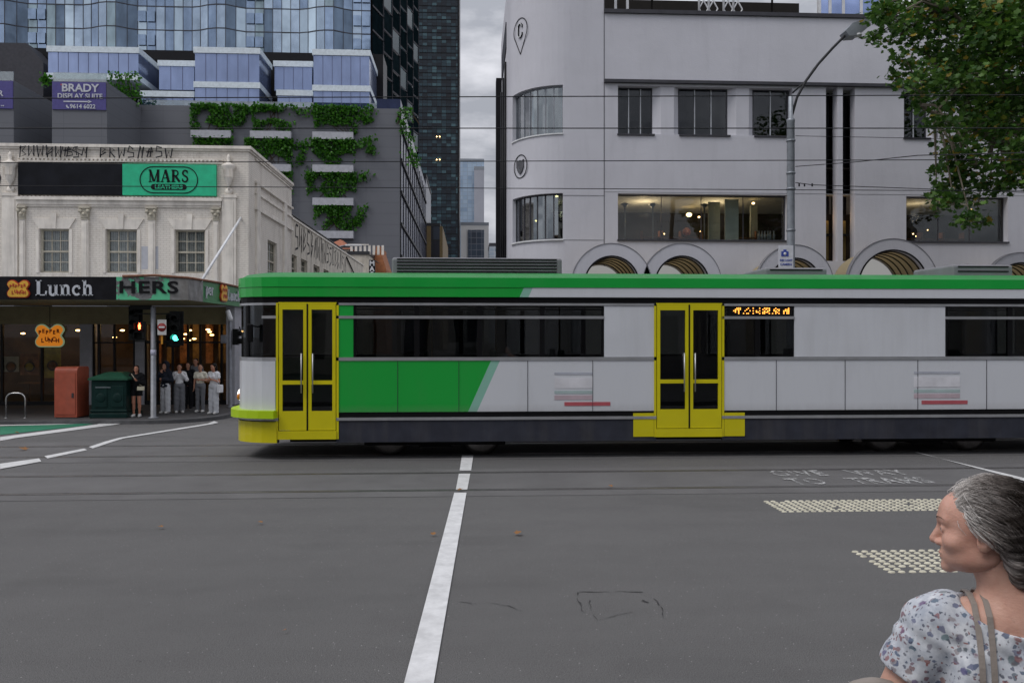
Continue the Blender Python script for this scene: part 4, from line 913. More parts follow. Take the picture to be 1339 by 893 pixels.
for ua, ub, txt in ((69,139,1),(-20,17.5,2)):
    bs = empty('display_banner', (WX((ua+ub)/2, Yb), Yb-.1, WZ(144, Yb, 100)), 'purple banner for a display suite with a white arrow and phone number' if txt == 1 else 'purple banner cut by the left edge of the picture', 'sign')
    x0, x1 = WX(ua, Yb), WX(ub, Yb); m_ = MB(); m_.box(x0, x1, Yb-.12, Yb-.02, WZ(144, Yb, 100), WZ(108, Yb, 100)); m_.build('banner_face', paint('banner_purple', (.075,.065,.24), .5), bs)
    zt_ = lambda v: WZ(v, Yb, 100); xc = WX(105.5, Yb)
    if txt == 1:
        put(text_mb('BRADY', 1.22, .04, 1.05, .03, 1.0, 'CENTER'), xc, Yb-.16, zt_(120.5)).build('lettering', M['signwhite'], bs)
        put(text_mb('DISPLAY SUITE', .78, .04, .98, .012, 1.0, 'CENTER'), xc, Yb-.16, zt_(129.5)).build('lettering', M['signwhite'], bs)
        put(text_mb('9614 6022', .66, .04, 1.0, .012, 1.0, 'CENTER'), xc+.3, Yb-.16, zt_(142.5)).build('lettering', M['signwhite'], bs)
        m_ = MB(); m_.box(WX(84,Yb), WX(117,Yb), Yb-.17, Yb-.13, zt_(134.4), zt_(132.9)); m_.prism([(WX(116,Yb), zt_(135.6)), (WX(121,Yb), zt_(133.6)), (WX(116,Yb), zt_(131.6))], Yb-.17, Yb-.13); m_.build('arrow', M['signwhite'], bs)
        m_ = MB(); m_.ribbon([(WX(88,Yb), zt_(138.3)), (WX(88.4,Yb), zt_(140.6)), (WX(91,Yb), zt_(142))], .16, Yb-.16, .03); m_.build('phone_mark', M['signwhite'], bs)
        m_ = MB(); m_.box(WX(80,Yb), WX(84,Yb), Yb-.16, Yb-.13, zt_(112.6), zt_(111)); m_.build('red_mark', paint('mark_red', (.5,.05,.08), .5), bs)
    else:
        put(text_mb('ER', .9, .04, 1.0, .02, 1.0, 'RIGHT'), WX(5,Yb), Yb-.16, zt_(128)).build('lettering', M['signwhite'], bs)
        m_ = MB(); [m_.box(WX(u,Yb), WX(u+1.2,Yb), Yb-.16, Yb-.13, zt_(141.3), zt_(139.8)) for u in (0, 3, 5)]; m_.build('small_marks', M['signwhite'], bs)
# vines
def leaf_mat(name, a, b, c=None, sc=3):
    t = NT(name); oi = t.noise(sc, 3); g = t.n('ShaderNodeNewGeometry'); rm = g.outputs['Random Per Island']
    col = t.mix(rm, a, b)
    if c: col = t.mix(t.ramp(rm, [(.95,(0,0,0)),(.96,(1,1,1))]), col, c)
    p = t.bsdf(col, .5, 0, .4); tl = t.n('ShaderNodeBsdfTranslucent'); t.l(col, tl.inputs[0]); m = t.n('ShaderNodeMixShader'); m.inputs[0].default_value = .3
    t.l(p.outputs[0], m.inputs[1]); t.l(tl.outputs[0], m.inputs[2]); t.l(m.outputs[0], t.o.inputs[0]); return t.m
M['vine'] = leaf_mat('vine_leaf', (.014,.085,.006), (.08,.27,.018))
M['stem'] = paint('stem_brown', (.07,.05,.03), .8)
LEAF = [(0,0),(.28,.12),(.5,.05),(.42,.38),(.62,.6),(.3,.62),(0,1),(-.3,.62),(-.62,.6),(-.42,.38),(-.5,.05),(-.28,.12)]
def leaf(mb, p, s, rnd, simple=False, flat=None):
    q = Matrix.Rotation(rnd.uniform(0, 6.28), 3, 'Z') @ Matrix.Rotation(rnd.gauss(R(60 if flat is None else flat), R(35)), 3, 'X') @ Matrix.Rotation(rnd.uniform(-.6,.6), 3, 'Y')
    if simple: pts = [(-.45,0,0),(.45,0,0),(.4,.8,.1),(-.3,.9,.05)]; fs = [(0,1,2,3)]
    else: pts = [(x, y, .18*abs(x)) for x, y in LEAF]; fs = [(0,1,2,3,4,5,6),(0,6,7,8,9,10,11)]
    mb.add([p + q @ Vector(k)*s for k in pts], fs)
def vine(ua, ub, va, vb, nlab, dens=1.0, trail=None, Y=YP, shape=None):
    v_ = empty('climbing_vine', (UP((ua+ub)/2), Y, ZP(vb)), nlab, 'vine', 'vines hanging on the grey podium wall'); rnd = random.Random(int(ua*7+va)); m = MB()
    x0, x1, z0, z1 = UP(ua), UP(ub), ZP(vb), ZP(va); n = int(1700*dens*(x1-x0)*(z1-z0)/30)
    for i in range(n):
        fx = rnd.random(); fz = rnd.random()**1.4; x = x0+(x1-x0)*fx; z = z1-(z1-z0)*fz*(1.0-.25*math.sin(fx*9+ua)); k = mnoise.noise(Vector((x*.55, z*.55, ua)))
        if k < -.42+.24*fz: continue
        leaf(m, Vector((x, Y-rnd.uniform(.1,.9)*(1-fz*.3), z)), rnd.uniform(.17,.36), rnd, True)
    if trail:
        for (u0_, v0_, u1_, v1_) in trail:
            for i in range(90):
                k = rnd.random(); x = UP(u0_+(u1_-u0_)*k)+rnd.gauss(0,.35); z = ZP(v0_+(v1_-v0_)*k+3*math.sin(k*5))+rnd.gauss(0,.3); leaf(m, Vector((x, Y-.15-rnd.random()*.4, z)), rnd.uniform(.2,.45), rnd, True)
    m.build('foliage', M['vine'], v_, fix=False)
    s = MB(); rr = [(x0+x1)/2+rnd.uniform(-1,1) for _ in range(5)]
    for x in rr: s.tube([(x, Y-.06, z1), (x+rnd.uniform(-1,1), Y-.06, (z0+z1)/2), (x+rnd.uniform(-1.4,1.4), Y-.06, z0)], .05, 4)
    s.build('stem', M['stem'], v_)
vine(250,322,140,171,'dense wide vine at the left end of the podium roof edge',1.5, [(320,143,334,146)])
vine(254,306,182,198,'vine strip just above the shop parapet under the left ledge',1.3)
vine(331,386,140,171,'vine under the roof edge above the middle ledges',1.5, [(384,145,412,148)])
vine(322,384,183,214,'bushy vine in the middle column below the second ledge',1.6, [(378,190,412,190), (398,190,392,220)])
vine(330,384,226,255,'thin vine showing behind the shop parapet corner',1.2)
vine(411,468,140,171,'vine under the roof edge above the right ledges',1.6, [(462,143,487,146),(474,150,484,160)])
vine(409,465,183,214,'right column vine between first and second ledges',1.5, [(460,186,486,186),(482,188,487,200)])
vine(402,466,227,257,'right column vine between second and third ledges',1.3, [(460,231,486,231),(402,229,414,231)])
vine(412,460,270,301,'right column vine between third and fourth ledges',1.3, [(455,296,470,290),(466,290,478,276)])
vine(523,540,141,160,'sparse vine spilling over the podium street corner',.8, [(524,145,538,190),(538,190,545,220)])
vine(148,190,104,140,'planting on the sloping top beside the purple banner',.5, [(155,118,190,138),(66,112,70,118)], YP-1)
# zigzag glass tower above the podium
tw = empty('glass_tower', (-40, 112, 0), 'pale blue glass apartment tower with faceted zigzag bays', 'tower')
YT = 112; rnd = random.Random(8); gm = [mirror_glass('tglass_a', (.40,.50,.62), .1, .75, .3, .15), mirror_glass('tglass_b', (.27,.36,.50), .1, .75, .4, .2), mirror_glass('tglass_c', (.47,.58,.68), .1, .7, .3, .1), mirror_glass('tglass_d', (.12,.17,.24), .1, .6, .3, .3), mirror_glass('tglass_e', (.28,.37,.42), .15, .5, .3, .3)]
fh = 3.25; zb = WZ(72, YT, 250); xL, xRt = WX(-60, YT), WX(487, YT)
m_ = MB(); mu = MB(); nP = int((xRt-xL)/1.22); prof = [0,0,0,-.3,-.9,-1.2,-1.2,-.5,0,0,0,0]
for fl in range(9):
    z = zb + fl*fh; sh = 0
    for k in range(nP):
        xa = xL+k*1.22; xb = xa+1.22; i0 = (k+sh//2) % 12; ya, yb = YT+prof[i0], YT+prof[(i0+1) % 12]
        rk = random.Random(k*7+(fl//2)*(k % 3)); m_.cur = rk.choices([0,1,2,3,4], [4, 5, 2.2, 1.0, 2.2])[0] if abs(yb-ya) < .1 else (3 if yb > ya+.3 and rk.random() < .7 else rk.choice([2,0,1]))
        dz = .0 if k % 5 else 0; j = rnd.uniform(-.03,.03)
        m_.add([(xa, ya, z+.12), (xb, yb, z+.12), (xb, yb+j, z+fh-.02), (xa, ya+j, z+fh-.02)], [(0,1,2,3)])
        mu.box(xa-.035, xa+.035, ya-.05, ya+.06, z, z+fh)
        mu.add([(xa, ya-.06, z), (xb, yb-.06, z), (xb, yb-.06, z+.12), (xa, ya-.06, z+.12), (xa, ya+.3, z), (xb, yb+.3, z), (xb, yb+.3, z+.12), (xa, ya+.3, z+.12)], [(0,1,2,3),(4,7,6,5),(0,4,5,1),(3,2,6,7)])
        if k % 6 == 2 or k % 12 == 9:
            if abs(yb-ya) < .1: op = MB(); op.box(xa+.08, xb-.08, ya-.22, ya-.06, z+1.3, z+2.6); op.box(xa+.08, xb-.08, ya-.25, ya-.22, z+1.15, z+1.32); op.build('awning_window', gm[1], tw)
m_.build('glazing', gm, tw, fix=False); mu.build('mullion', M['ledge'], tw, fix=False)
m_ = MB(); m_.box(xL, xRt+.3, YT-1.3, YT+40, zb-1.2, zb-.02); m_.box(xL, xRt, YT+1, YT+40, zb, zb+9*fh); m_.build('soffit', M['black'], tw)
# its street side: darker faceted glass
m_ = MB(); mu = MB(); x1 = WX(487, YT); y = YT
for k in range(12):
    for fl in range(9):
        z = zb-3+fl*fh*1.05; off = .8 if k % 2 else 0; xA, xB = x1+off+k*.25, x1+(.8-off)+(k+1)*.25; m_.cur = [1,3,3,3,0][(k*3+fl) % 5]
        m_.add([(xA, y+k*4, z), (xB, y+k*4+4, z), (xB, y+k*4+4, z+fh), (xA, y+k*4, z+fh)], [(0,1,2,3)]); mu.box(xB-.1, xB+.12, y+k*4+3.9, y+k*4+4.05, z, z+fh)
        mu.add([(xA+.05, y+k*4, z), (xB+.05, y+k*4+4, z), (xB+.05, y+k*4+4, z+.25), (xA+.05, y+k*4, z+.25)], [(0,1,2,3)])
side = [paint('sglass_a', (.010,.018,.022), .9, 0, .3, 1, 0, 40, 0), mirror_glass('sglass_b', (.04,.07,.08), .2, .3, .1, .3, (.8,.8,.3), .2), M['black'], paint('sglass_c', (.006,.012,.015), .9, 0, .3, 1, 0, 40, 0), gm[3]]
m_.build('side_glazing', side, tw, fix=False); mu.build('side_mullion', M['ledge'], tw, fix=False)
# dark checkered tower farther down the street
def grid_glass(name, cw, ch, cols_, frame, vary=(.0,.35,.8,1.0), metal=.3, fw=.1):
    t = NT(name); sx = t.n('ShaderNodeSeparateXYZ'); t.l(t.c.outputs['Object'], sx.inputs[0]); h = t.math('ADD', sx.outputs[0], sx.outputs[1])
    a = t.math('DIVIDE', h, cw); b = t.math('DIVIDE', sx.outputs[2], ch); cb_ = t.n('ShaderNodeCombineXYZ'); t.l(t.math('FLOOR', a), cb_.inputs[0]); t.l(t.math('FLOOR', b), cb_.inputs[1])
    wnz = t.n('ShaderNodeTexWhiteNoise', noise_dimensions='2D'); t.l(cb_.outputs[0], wnz.inputs['Vector'])
    c = t.ramp(wnz.outputs['Value'], list(zip(vary, cols_))); fr = t.math('MAXIMUM', t.math('LESS_THAN', t.math('FRACT', a), fw), t.math('LESS_THAN', t.math('FRACT', b), fw))
    c = t.mix(fr, c, frame); t.bsdf(c, .25, metal, .5); return t.m
dt = empty('dark_tower', (-20, 370, 0), 'tall dark tower with checkered teal and black windows', 'tower')
x0, x1 = WX(510, 370), WX(599.5, 370); m_ = MB(); m_.box(x0-20, x1, 370, 410, -.5, 190)
m_.build('facade', grid_glass('checker_glass', 2.2, 1.55, [(.005,.008,.014),(.010,.02,.03),(.02,.045,.06),(.06,.12,.14)], (.003,.004,.007), (.0,.4,.8,1.0)), dt)
m_ = MB(); 
for k in range(62): m_.box(x0-20, x1+.1, 369.8, 369.98, k*3.1, k*3.1+.25)
m_.box(x1-.4, x1+.35, 369.7, 410, -.5, 190); m_.build('floor_edge', M['black'], dt)
for u, v in ((571,179),(575,179),(571,209),(575,209)): m_ = MB(); m_.ball(W(u, v, 369), .22); m_.build('facade_lamp', M['lamp'], dt)
# buildings between and beyond
def block(name, ua, ub, v0, v1, Y, dep, mat, label, roofm=None):
    b = empty(name, (WX((ua+ub)/2, Y), Y, -.5), label, 'building'); x0, x1 = WX(ua, Y), WX(ub, Y); z = WZ(v0, Y, (ua+ub)/2); m = MB(); m.box(x0, x1, Y, Y+dep, -.5, z); m.build('wall', mat, b)
    m = MB(); m.box(x0-.1, x1+.1, Y-.1, Y+dep+.1, z, z+.02*Y/5); m.build('roof', roofm or M['dark'], b); return b, x0, x1, z
b, x0, x1, z = block('tan_office_block', 556, 575, 296, 335, 165, 40, grid_glass('office_dark', 1.8, 3.2, [(.02,.02,.03),(.03,.04,.06),(.05,.06,.08),(.02,.02,.02)], (.02,.02,.02)), 'low dark office block with a tan side wall at the foot of the dark tower')
m = MB(); m.box(x1, x1+.6, 165, 205, -.5, z); m.box(x0+.2, x0+1.2, 164.6, 164.9, -.5, z); m.build('tan_fin', paint('tan_fin', (.20,.14,.06), .6), b)
block('side_street_block', 540, 557, 232, 335, 161, 20, grid_glass('office_navy', 2.2, 3.4, [(.01,.015,.03),(.02,.03,.06),(.04,.05,.09),(.02,.02,.03)], (.012,.012,.02)), 'navy glass block behind the podium along the street')
block('blue_glass_tower', 601, 633, 212, 335, 700, 40, grid_glass('far_blue', 4, 3.5, [(.25,.34,.46),(.33,.43,.56),(.38,.48,.60),(.30,.40,.52)], (.30,.36,.42)), 'distant pale blue glass tower between the dark tower and the grey building', M['galv'])
b, x0, x1, z = block('grey_side_tower', 620, 633, 222, 335, 690, 8, paint('far_grey', (.36,.37,.42), .8, 0, .1, .05), 'grey concrete flank rising beside the distant blue tower', M['galv'])
b, x0, x1, z = block('white_office_building', 602.5, 639, 295, 345, 420, 30, paint('far_white', (.74,.73,.71), .7, 0, .08, .1), 'distant white office building with a dark gridded window', M['galv'])
m = MB(); xa, xb = WX(612, 419), WX(633, 419); m.box(xa, xb, 419.2, 419.9, -.5, WZ(301, 420, 620)); m.build('window', grid_glass('far_win', 2.8, 3.2, [(.03,.045,.07),(.04,.06,.09),(.06,.08,.11),(.03,.04,.06)], (.16,.17,.2)), b)
block('low_modern_building', 640, 652, 322, 345, 300, 20, grid_glass('far_low', 2, 1.5, [(.25,.30,.36),(.32,.38,.45),(.4,.45,.5),(.2,.25,.3)], (.5,.52,.55)), 'small pale building low at the end of the street', M['ledge'])
b, x0, x1, z = block('tiled_roof_house', 424, 456, 326, 345, 88, 8, M['wing'], 'house with a red tiled hip roof behind the side wing')
m = MB(); xm = (x0+x1)/2; m.add([(x0-.4,87.6,z), (x1+.4,87.6,z), (x1+.4,96.4,z), (x0-.4,96.4,z), (xm-.1,91,WZ(309,88,440)), (xm+.1,92,WZ(309,88,440))], [(0,1,4),(1,2,5,4),(2,3,5),(3,0,4,5),(0,3,2,1)]); m.build('tiled_roof', paint('terracotta', (.32,.12,.07), .8, 0, .25, 3), b)
b, x0, x1, z = block('pale_low_shop', 455, 482, 333, 380, 76, 10, M['wing'], 'pale low shop with a parapet beyond the side wing')
m = MB(); [m.box(x0+.2+i*.42, x0+.42+i*.42, 76.1, 76.2, z, z+.9) for i in range(8)]; m.box(x0, x1, 76.05, 76.25, z+.9, z+1.0); m.build('balustrade', M['wtrim'], b)
b = empty('brick_gable_house', (WX(492, 80), 80, -.5), 'orange brick gabled house beyond the side wing', 'building'); xa, xb = WX(470, 80), WX(505, 80); m = MB(); zz = lambda v: WZ(v, 80, 490)
m.prism([(xa, -.5), (xb, -.5), (xb, zz(352)), (WX(497,80), zz(327)), (WX(497,80), zz(322)), (WX(492,80), zz(322)), (WX(491,80), zz(328)), (WX(484,80), zz(350)), (xa, zz(350))], 80, 86); m.build('gable_wall', paint('orange_brick', (.36,.14,.06), .8, 0, .2, 3, .4, 12), b)
m = MB(); m.prism([(WX(484,80), zz(351)), (WX(490.5,80), zz(330)), (WX(489,80), zz(330)), (WX(482,80), zz(351))], 79.7, 79.98); m.build('gable_trim', M['wtrim'], b)
vs = empty('vertical_sign', (WX(486.5, 74), 74, zz(380)), 'vertical black sign with white letters projecting from the brick gable', 'sign'); m = MB(); zz4 = lambda v: WZ(v, 74, 487); m.box(WX(482.5,74), WX(490.5,74), 74, 74.15, zz4(400), zz4(340)); m.build('sign_board', M['black'], vs)
for i, ch in enumerate('MASSAGE'): put(text_mb(ch, .62, .03, 1.0, .02, 1, 'CENTER'), WX(486.5,74), 73.96, zz4(347.5+i*7)).build('lettering', M['white'], vs)
m = MB(); m.tube([(WX(489,74), 74.07, zz4(340)), (WX(489,74), 78, zz4(339))], .04, 6); m.build('bracket', M['black'], vs)
sl_ = empty('street_light', (WX(440, 70)+1.5, 70, -.5), 'small distant street light curving over the side wing roof', 'street lamp'); m = MB(); m.tube([(WX(438,70), 69.9, 3), (WX(438,70), 69.9, WZ(330,70,440)), (WX(443,70), 69.9, WZ(323,70,440)), (WX(452,70), 69.9, WZ(321,70,440))], .05, 6); m.build('pole', M['galv'], sl_)
m = MB(); m.bbox(WX(452,70), WX(473,70), 69.7, 70.1, WZ(322,70,440), WZ(320,70,440), .03); m.build('lamp_head', M['white'], sl_)

# =================================================================== OVERHEAD WIRES
M['wire'] = paint('wire_black', (.015,.015,.018), .5)
def wire(y, vL, vR, lab, r=.008, name='overhead_wire', sag=0):
    zL, zR_ = WZ(vL, y, 0), WZ(vR, y, 1339); xL_, xR_ = WX(0, y), WX(1339, y); m = MB(); k = (zR_-zL)/(xR_-xL_)
    pts = [(x, y, zL+k*(x-xL_)-sag*(1-((x-(xL_+xR_)/2)/20)**2)*0) for x in (-45, -30, -15, 0, 15, 30, 45)]; m.tube(pts, r*.78, 6); o = m.build(name, M['wire'], None); o.location = (0,0,0); tag(o, lab, 'wire', 'tram wires strung along the street'); return o
wire(12.1, 129, 124.5, 'topmost overhead wire, crossing just under the dark ledge of the grey building', .010)
wire(12.9, 168, 168, 'second overhead wire from the top, crossing the windows', .011); wire(15.6, 213, 209, 'third overhead wire from the top, nearly level', .011); wire(16.4, 243, 250, 'lowest long overhead wire, grazing the lower windows', .010)
m = MB(); p = [W(1040, 218, 24.5), W(1120, 212, 22), W(1200, 203.5, 19), W(1345, 200, 14)]; m.tube(p, .012, 5); tag(m.build('span_wire', M['wire']), 'slanting span wire from the lamp pole up into the tree', 'wire')
m = MB(); p = [W(1040, 178, 24.6), W(1200, 181, 24.6), W(1345, 186, 24.6)]; m.tube(p, .009, 5); tag(m.build('guy_wire', M['wire']), 'thin wire from the lamp pole running right into the tree', 'wire')
m = MB(); p = [W(1040, 239, 24.5), W(1062, 242, 24.5), W(1345, 252, 24.5)]; m.tube(p, .012, 5); [m.tube([W(u, 240, 24.5), W(u, 244, 24.5)], .025, 6) for u in (1045, 1052, 1062)]; tag(m.build('feeder_wire', M['wire']), 'wire with small insulators starting at the lamp pole', 'wire')

# =================================================================== STREET LAMP
def zf(v, Y, u=U0): return WZ(v, Y, u)
YLp = 26.0; xl = WX(1034, YLp); lp = empty('street_lamp', (xl, YLp, -.4), 'tall grey street lamp with a curved outreach arm in front of the grey building', 'street lamp')
m = MB(); m.lathe([(.22,-.4),(.22,-.1),(.14,0),(.125,zf(155,YLp)),(.135,zf(154,YLp)),(.135,zf(151,YLp)),(.085,zf(150,YLp)),(.08,zf(121,YLp)),(.03,zf(119,YLp))], (xl, YLp, 0), 16); m.build('pole', M['galv'], lp)
m = MB(); [m.lathe([(.15, zf(v,YLp)), (.15, zf(v-2.5,YLp))], (xl, YLp, 0), 14) for v in (181, 224, 245, 300)]; m.build('clamp', M['galv'], lp)
A = lambda u, v: W(u, v, YLp-(u-1034)/100*1.0); m = MB()
m.tube([A(1036,150), A(1042,128), A(1054,106), A(1070,84), A(1088,64), A(1106,46)], .045, 8); m.tube([A(1036,122), A(1052,108), A(1066,88)], .03, 6); m.build('arm', M['dark'], lp)
m = MB(); a, b_ = A(1104,47), A(1137,24); d_ = (b_-a); nn = Vector((-d_.z, 0, d_.x)).normalized()
m.prism([(a+nn*.10).xz, (a-nn*.10).xz, (a+d_*.35-nn*.26).xz, (b_-nn*.20).xz, (b_+nn*.05).xz, (a+d_*.4+nn*.18).xz], a.y-.22, a.y+.22); m.build('lamp_head', M['galv'], lp)
m = MB(); m.ball(a+d_*.38-nn*.24, (.13,.13,.07), 12, 8); m.build('lens', M['white'], lp)
m = MB(); x0, x1 = WX(1018,YLp-.25), WX(1037,YLp-.25); z0, z1 = zf(362,YLp), zf(320,YLp); m.box(x0, x1, YLp-.27, YLp-.24, z0, z1)
cs_ = empty('camera_sign', (xl, YLp-.25, z0), 'white enforcement sign with a blue camera symbol on the lamp pole', 'sign'); m.build('sign_plate', paint('sign_white', (.62,.63,.68), .5), cs_)
blue = paint('sign_blue', (.04,.07,.35), .5); xm = x0+(x1-x0)*.42; m = MB(); m.box(xm-.12, xm+.12, YLp-.285, YLp-.271, z1-.36, z1-.2); m.box(xm-.05, xm+.05, YLp-.285, YLp-.271, z1-.2, z1-.14); m.build('camera_symbol', blue, cs_)
m = MB(); m.lathe([(.001,0),(.05,0),(.05,.006),(.001,.006)], (xm, YLp-.292, z1-.28), 12, 'y'); m.build('camera_lens', M['white'], cs_)
put(text_mb('RED LIGHT', .085, .006, 1, .002, 1, 'CENTER'), (x0+x1)/2, YLp-.28, z1-.52).build('lettering', blue, cs_); put(text_mb('CAMERA', .10, .006, 1, .002, 1, 'CENTER'), (x0+x1)/2, YLp-.28, z1-.66).build('lettering', blue, cs_)

# =================================================================== FOOTPATH FURNITURE (left)
KZ = -.4; YK = 26.0
M['redpaint'] = paint('post_red', (.36,.075,.04), .55, 0, .15, 4, .2, dirt=.15)
xa, xb, xc_ = WX(70,YK), WX(97,YK), WX(105,YK); zt = zf(480,YK,88)
def profile_box(mb_, x0, x1, y0, y1, z0, z1, r):
    pts = [(y0, z0), (y0, z1-r)] + [(y0+r-r*math.cos(R(a)), z1-r+r*math.sin(R(a))) for a in (22,45,68,90)] + [(y1-.05, z1), (y1, z1-.06), (y1, z0)]
    mb_.prism(pts, x0, x1, 'x')
pbx = empty('post_box', (xa+.35, YK+.35, KZ), 'faded red metal mail storage box with a rounded top on the footpath', 'post box'); Rz = Matrix.Translation((xa+.35, YK+.45, 0)) @ Matrix.Rotation(R(-3), 4, 'Z')
m = MB(); profile_box(m, -.36, .36, -.36, .36, KZ+.03, zt, .16); bo = m.xform(Rz).build('cabinet', M['redpaint'], pbx)
m = MB(); m.box(-.31, .31, -.375, -.361, KZ+.12, zt-.2); dr = m.xform(Rz).build('door', M['redpaint'], pbx); m = MB(); m.box(.2, .26, -.39, -.376, .25, .40); m.xform(Rz).build('handle', M['dark'], dr)
m = MB(); m.box(-.33, .33, -.33, .33, KZ, KZ+.03); m.xform(Rz).build('base', M['dark'], pbx)
M['dgreen'] = paint('heritage_green', (.007,.024,.022), .4, 0, .2, 5, .1); M['rgreen'] = paint('roof_green', (.018,.075,.045), .45, 0, .15, 5)
x0, x1 = WX(119,YK), WX(165,YK); y0, y1 = YK, YK+1.15; zt = zf(497,YK,140)
kb = empty('green_cabinet', ((x0+x1)/2, YK+.55, KZ), 'dark green panelled street cabinet with a shallow hipped roof', 'street cabinet')
m = MB(); m.bbox(x0, x1, y0, y1, KZ+.12, zt, .03); m.build('body', M['dgreen'], kb); m = MB(); m.bbox(x0-.04, x1+.04, y0-.04, y1+.04, KZ, KZ+.16, .02); m.bbox(x0-.03, x1+.03, y0-.03, y1+.03, KZ+.2, KZ+.26, .015); m.build('base', M['dgreen'], kb)
m = MB(); e = .07; zz_ = zt; m.add([(x0-e,y0-e,zz_),(x1+e,y0-e,zz_),(x1+e,y1+e,zz_),(x0-e,y1+e,zz_),(x0-e,y0-e,zz_+.06),(x1+e,y0-e,zz_+.06),(x1+e,y1+e,zz_+.06),(x0-e,y1+e,zz_+.06),(x0+.32,y0+.35,zz_+.24),(x1-.32,y0+.35,zz_+.24),(x1-.32,y1-.35,zz_+.24),(x0+.32,y1-.35,zz_+.24)],
    [(3,2,1,0),(0,1,5,4),(1,2,6,5),(2,3,7,6),(3,0,4,7),(4,5,9,8),(5,6,10,9),(6,7,11,10),(7,4,8,11),(8,9,10,11)]); m.build('roof', M['rgreen'], kb)
for a in (0, .52): 
    m = MB(); m.bbox(x0+.12+a, x0+.50+a, y0-.022, y0+.01, KZ+.35, zt-.18, .012); pn = m.build('panel', M['dgreen'], kb); m = MB(); m.lathe([(.001,-.012),(.13,-.008),(.15,.0),(.001,.0)], (x0+.31+a, y0-.022, .25), 16, 'y'); m.build('relief', M['dgreen'], pn)
m = MB(); m.box(x0+.15, x0+.62, y0-.035, y0-.023, zt-.24, zt-.22); m.build('label_strip', M['galv'], kb)
def hoop(u0_, u1_, Y, lab):
    a, b = WX(u0_,Y), WX(u1_,Y); zt = zf(514,Y,20); r = .2; m = MB(); m.tube([(a,Y,KZ),(a,Y,zt-r)]+[(a+r-r*math.cos(R(k)), Y, zt-r+r*math.sin(R(k))) for k in (30,60,90)]+[(b-r+r*math.sin(R(k)), Y+.0, zt-r+r*math.cos(R(k))) for k in (0,30,60,90)]+[(b,Y,KZ)], .027, 10)
    m.lathe([(.06,KZ),(.06,KZ+.01)], (a,Y,0), 12); m.lathe([(.06,KZ),(.06,KZ+.01)], (b,Y,0), 12); tag(m.build('bike_hoop', paint('stainless', (.5,.5,.5), .25, .9)), lab, 'bike rack')
hoop(8, 33, 26.2, 'stainless bicycle hoop on the footpath left of the red box')

# signals
M['poleg'] = paint('signal_pole', (.20,.21,.235), .5, .3, .2, 6, dirt=.3); M['house'] = paint('signal_housing', (.008,.009,.009), .5)
def signal_head(name, x, y, z, n, lit, col, parent, ped=False, face=-1):
    "lantern column facing the camera (-y) with hooded aspects; z is the bottom"
    h = .3; m = MB(); m.bbox(x-.14, x+.14, y, y+.16, z, z+n*h, .02); m.box(x-.22, x+.22, y+.07, y+.085, z-.1, z+n*h+.1) if not ped else None
    hd = m.build(name, M['house'], parent)
    for k in range(n):
        zc = z+h*(k+.5); m = MB()
        if ped: m.box(x-.13, x+.13, y-.16, y-.001, zc+.10, zc+.115); m.box(x-.135, x-.12, y-.14, y-.001, zc-.1, zc+.1); m.box(x+.12, x+.135, y-.14, y-.001, zc-.1, zc+.1)
        else:
            vs = []; 
            for i in range(13):
                a = R(-20+220*i/12)
                for r_, yy in ((.115,y-.001),(.115,y-.20+.04*abs(i-6)/6),(.108,y-.20+.04*abs(i-6)/6),(.108,y-.001)): vs.append((x+r_*math.cos(a), yy, zc+r_*math.sin(a)))
            m.add(vs, [(i*4+j, i*4+4+j, i*4+4+(j+1)%4, i*4+(j+1)%4) for i in range(12) for j in range(4)])
        m.build('hood', M['house'], hd)
        m = MB(); on = lit == k
        if ped and on:
            m.ball((x, y-.02, zc+.075), (.022,.01,.025)); m.box(x-.035, x+.035, y-.03, y-.01, zc-.02, zc+.045); m.box(x-.028, x-.004, y-.03, y-.01, zc-.1, zc-.021); m.box(x+.004, x+.028, y-.03, y-.01, zc-.1, zc-.021)
        elif ped: m.box(x-.09, x+.09, y-.012, y-.002, zc-.1, zc+.1)
        else: m.lathe([(.001,-.02),(.07,-.015),(.095,0),(.001,0)], (x, y-.002, zc), 14, 'y')
        m.build('lens', col if on else M['house'], hd)
    return hd
red = emis('signal_red', (1,.10,.03), 9); grn = emis('signal_green', (.05,.9,.62), 5)
Yp = 25.9; xp = WX(200.5, Yp)
sp = empty('traffic_signal', (xp, Yp, KZ), 'grey traffic signal pole with a red walking signal and a lit green lantern', 'traffic light')
m = MB(); m.lathe([(.16,KZ),(.16,KZ+.03),(.085,KZ+.05),(.08,zf(402,Yp,200)),(.04,zf(401,Yp,200))], (xp, Yp, 0), 14); m.build('pole', M['poleg'], sp)
m = MB(); m.lathe([(.086,zf(464,Yp)),(.086,zf(457,Yp))], (xp, Yp, 0), 14); m.build('sticker', paint('sticker', (.45,.45,.55), .5, 0, .4, 30), sp)
hz_ = lambda v: zf(v, Yp, 200)
signal_head('pedestrian_lantern', WX(183.5,Yp), Yp-.05, hz_(445), 2, 1, red, sp, True)
signal_head('vehicle_lantern', WX(230.5,Yp), Yp-.05, hz_(448), 3, 0, grn, sp)
signal_head('side_lantern', WX(174,Yp), Yp+.12, hz_(441), 3, -1, grn, sp)
signal_head('vehicle_lantern', WX(222,Yp), Yp+.2, hz_(450), 3, -1, grn, sp)
build_each('bracket', [(WX(176,Yp), WX(236,Yp), Yp-.02, Yp+.03, hz_(411), hz_(409.5)), (WX(176,Yp), WX(228,Yp), Yp, Yp+.04, hz_(447), hz_(445.5))], M['house'], sp); build_each('street_plate', [(WX(170,Yp), WX(198,Yp), Yp+.0, Yp+.03, hz_(405), hz_(399))], M['house'], sp)
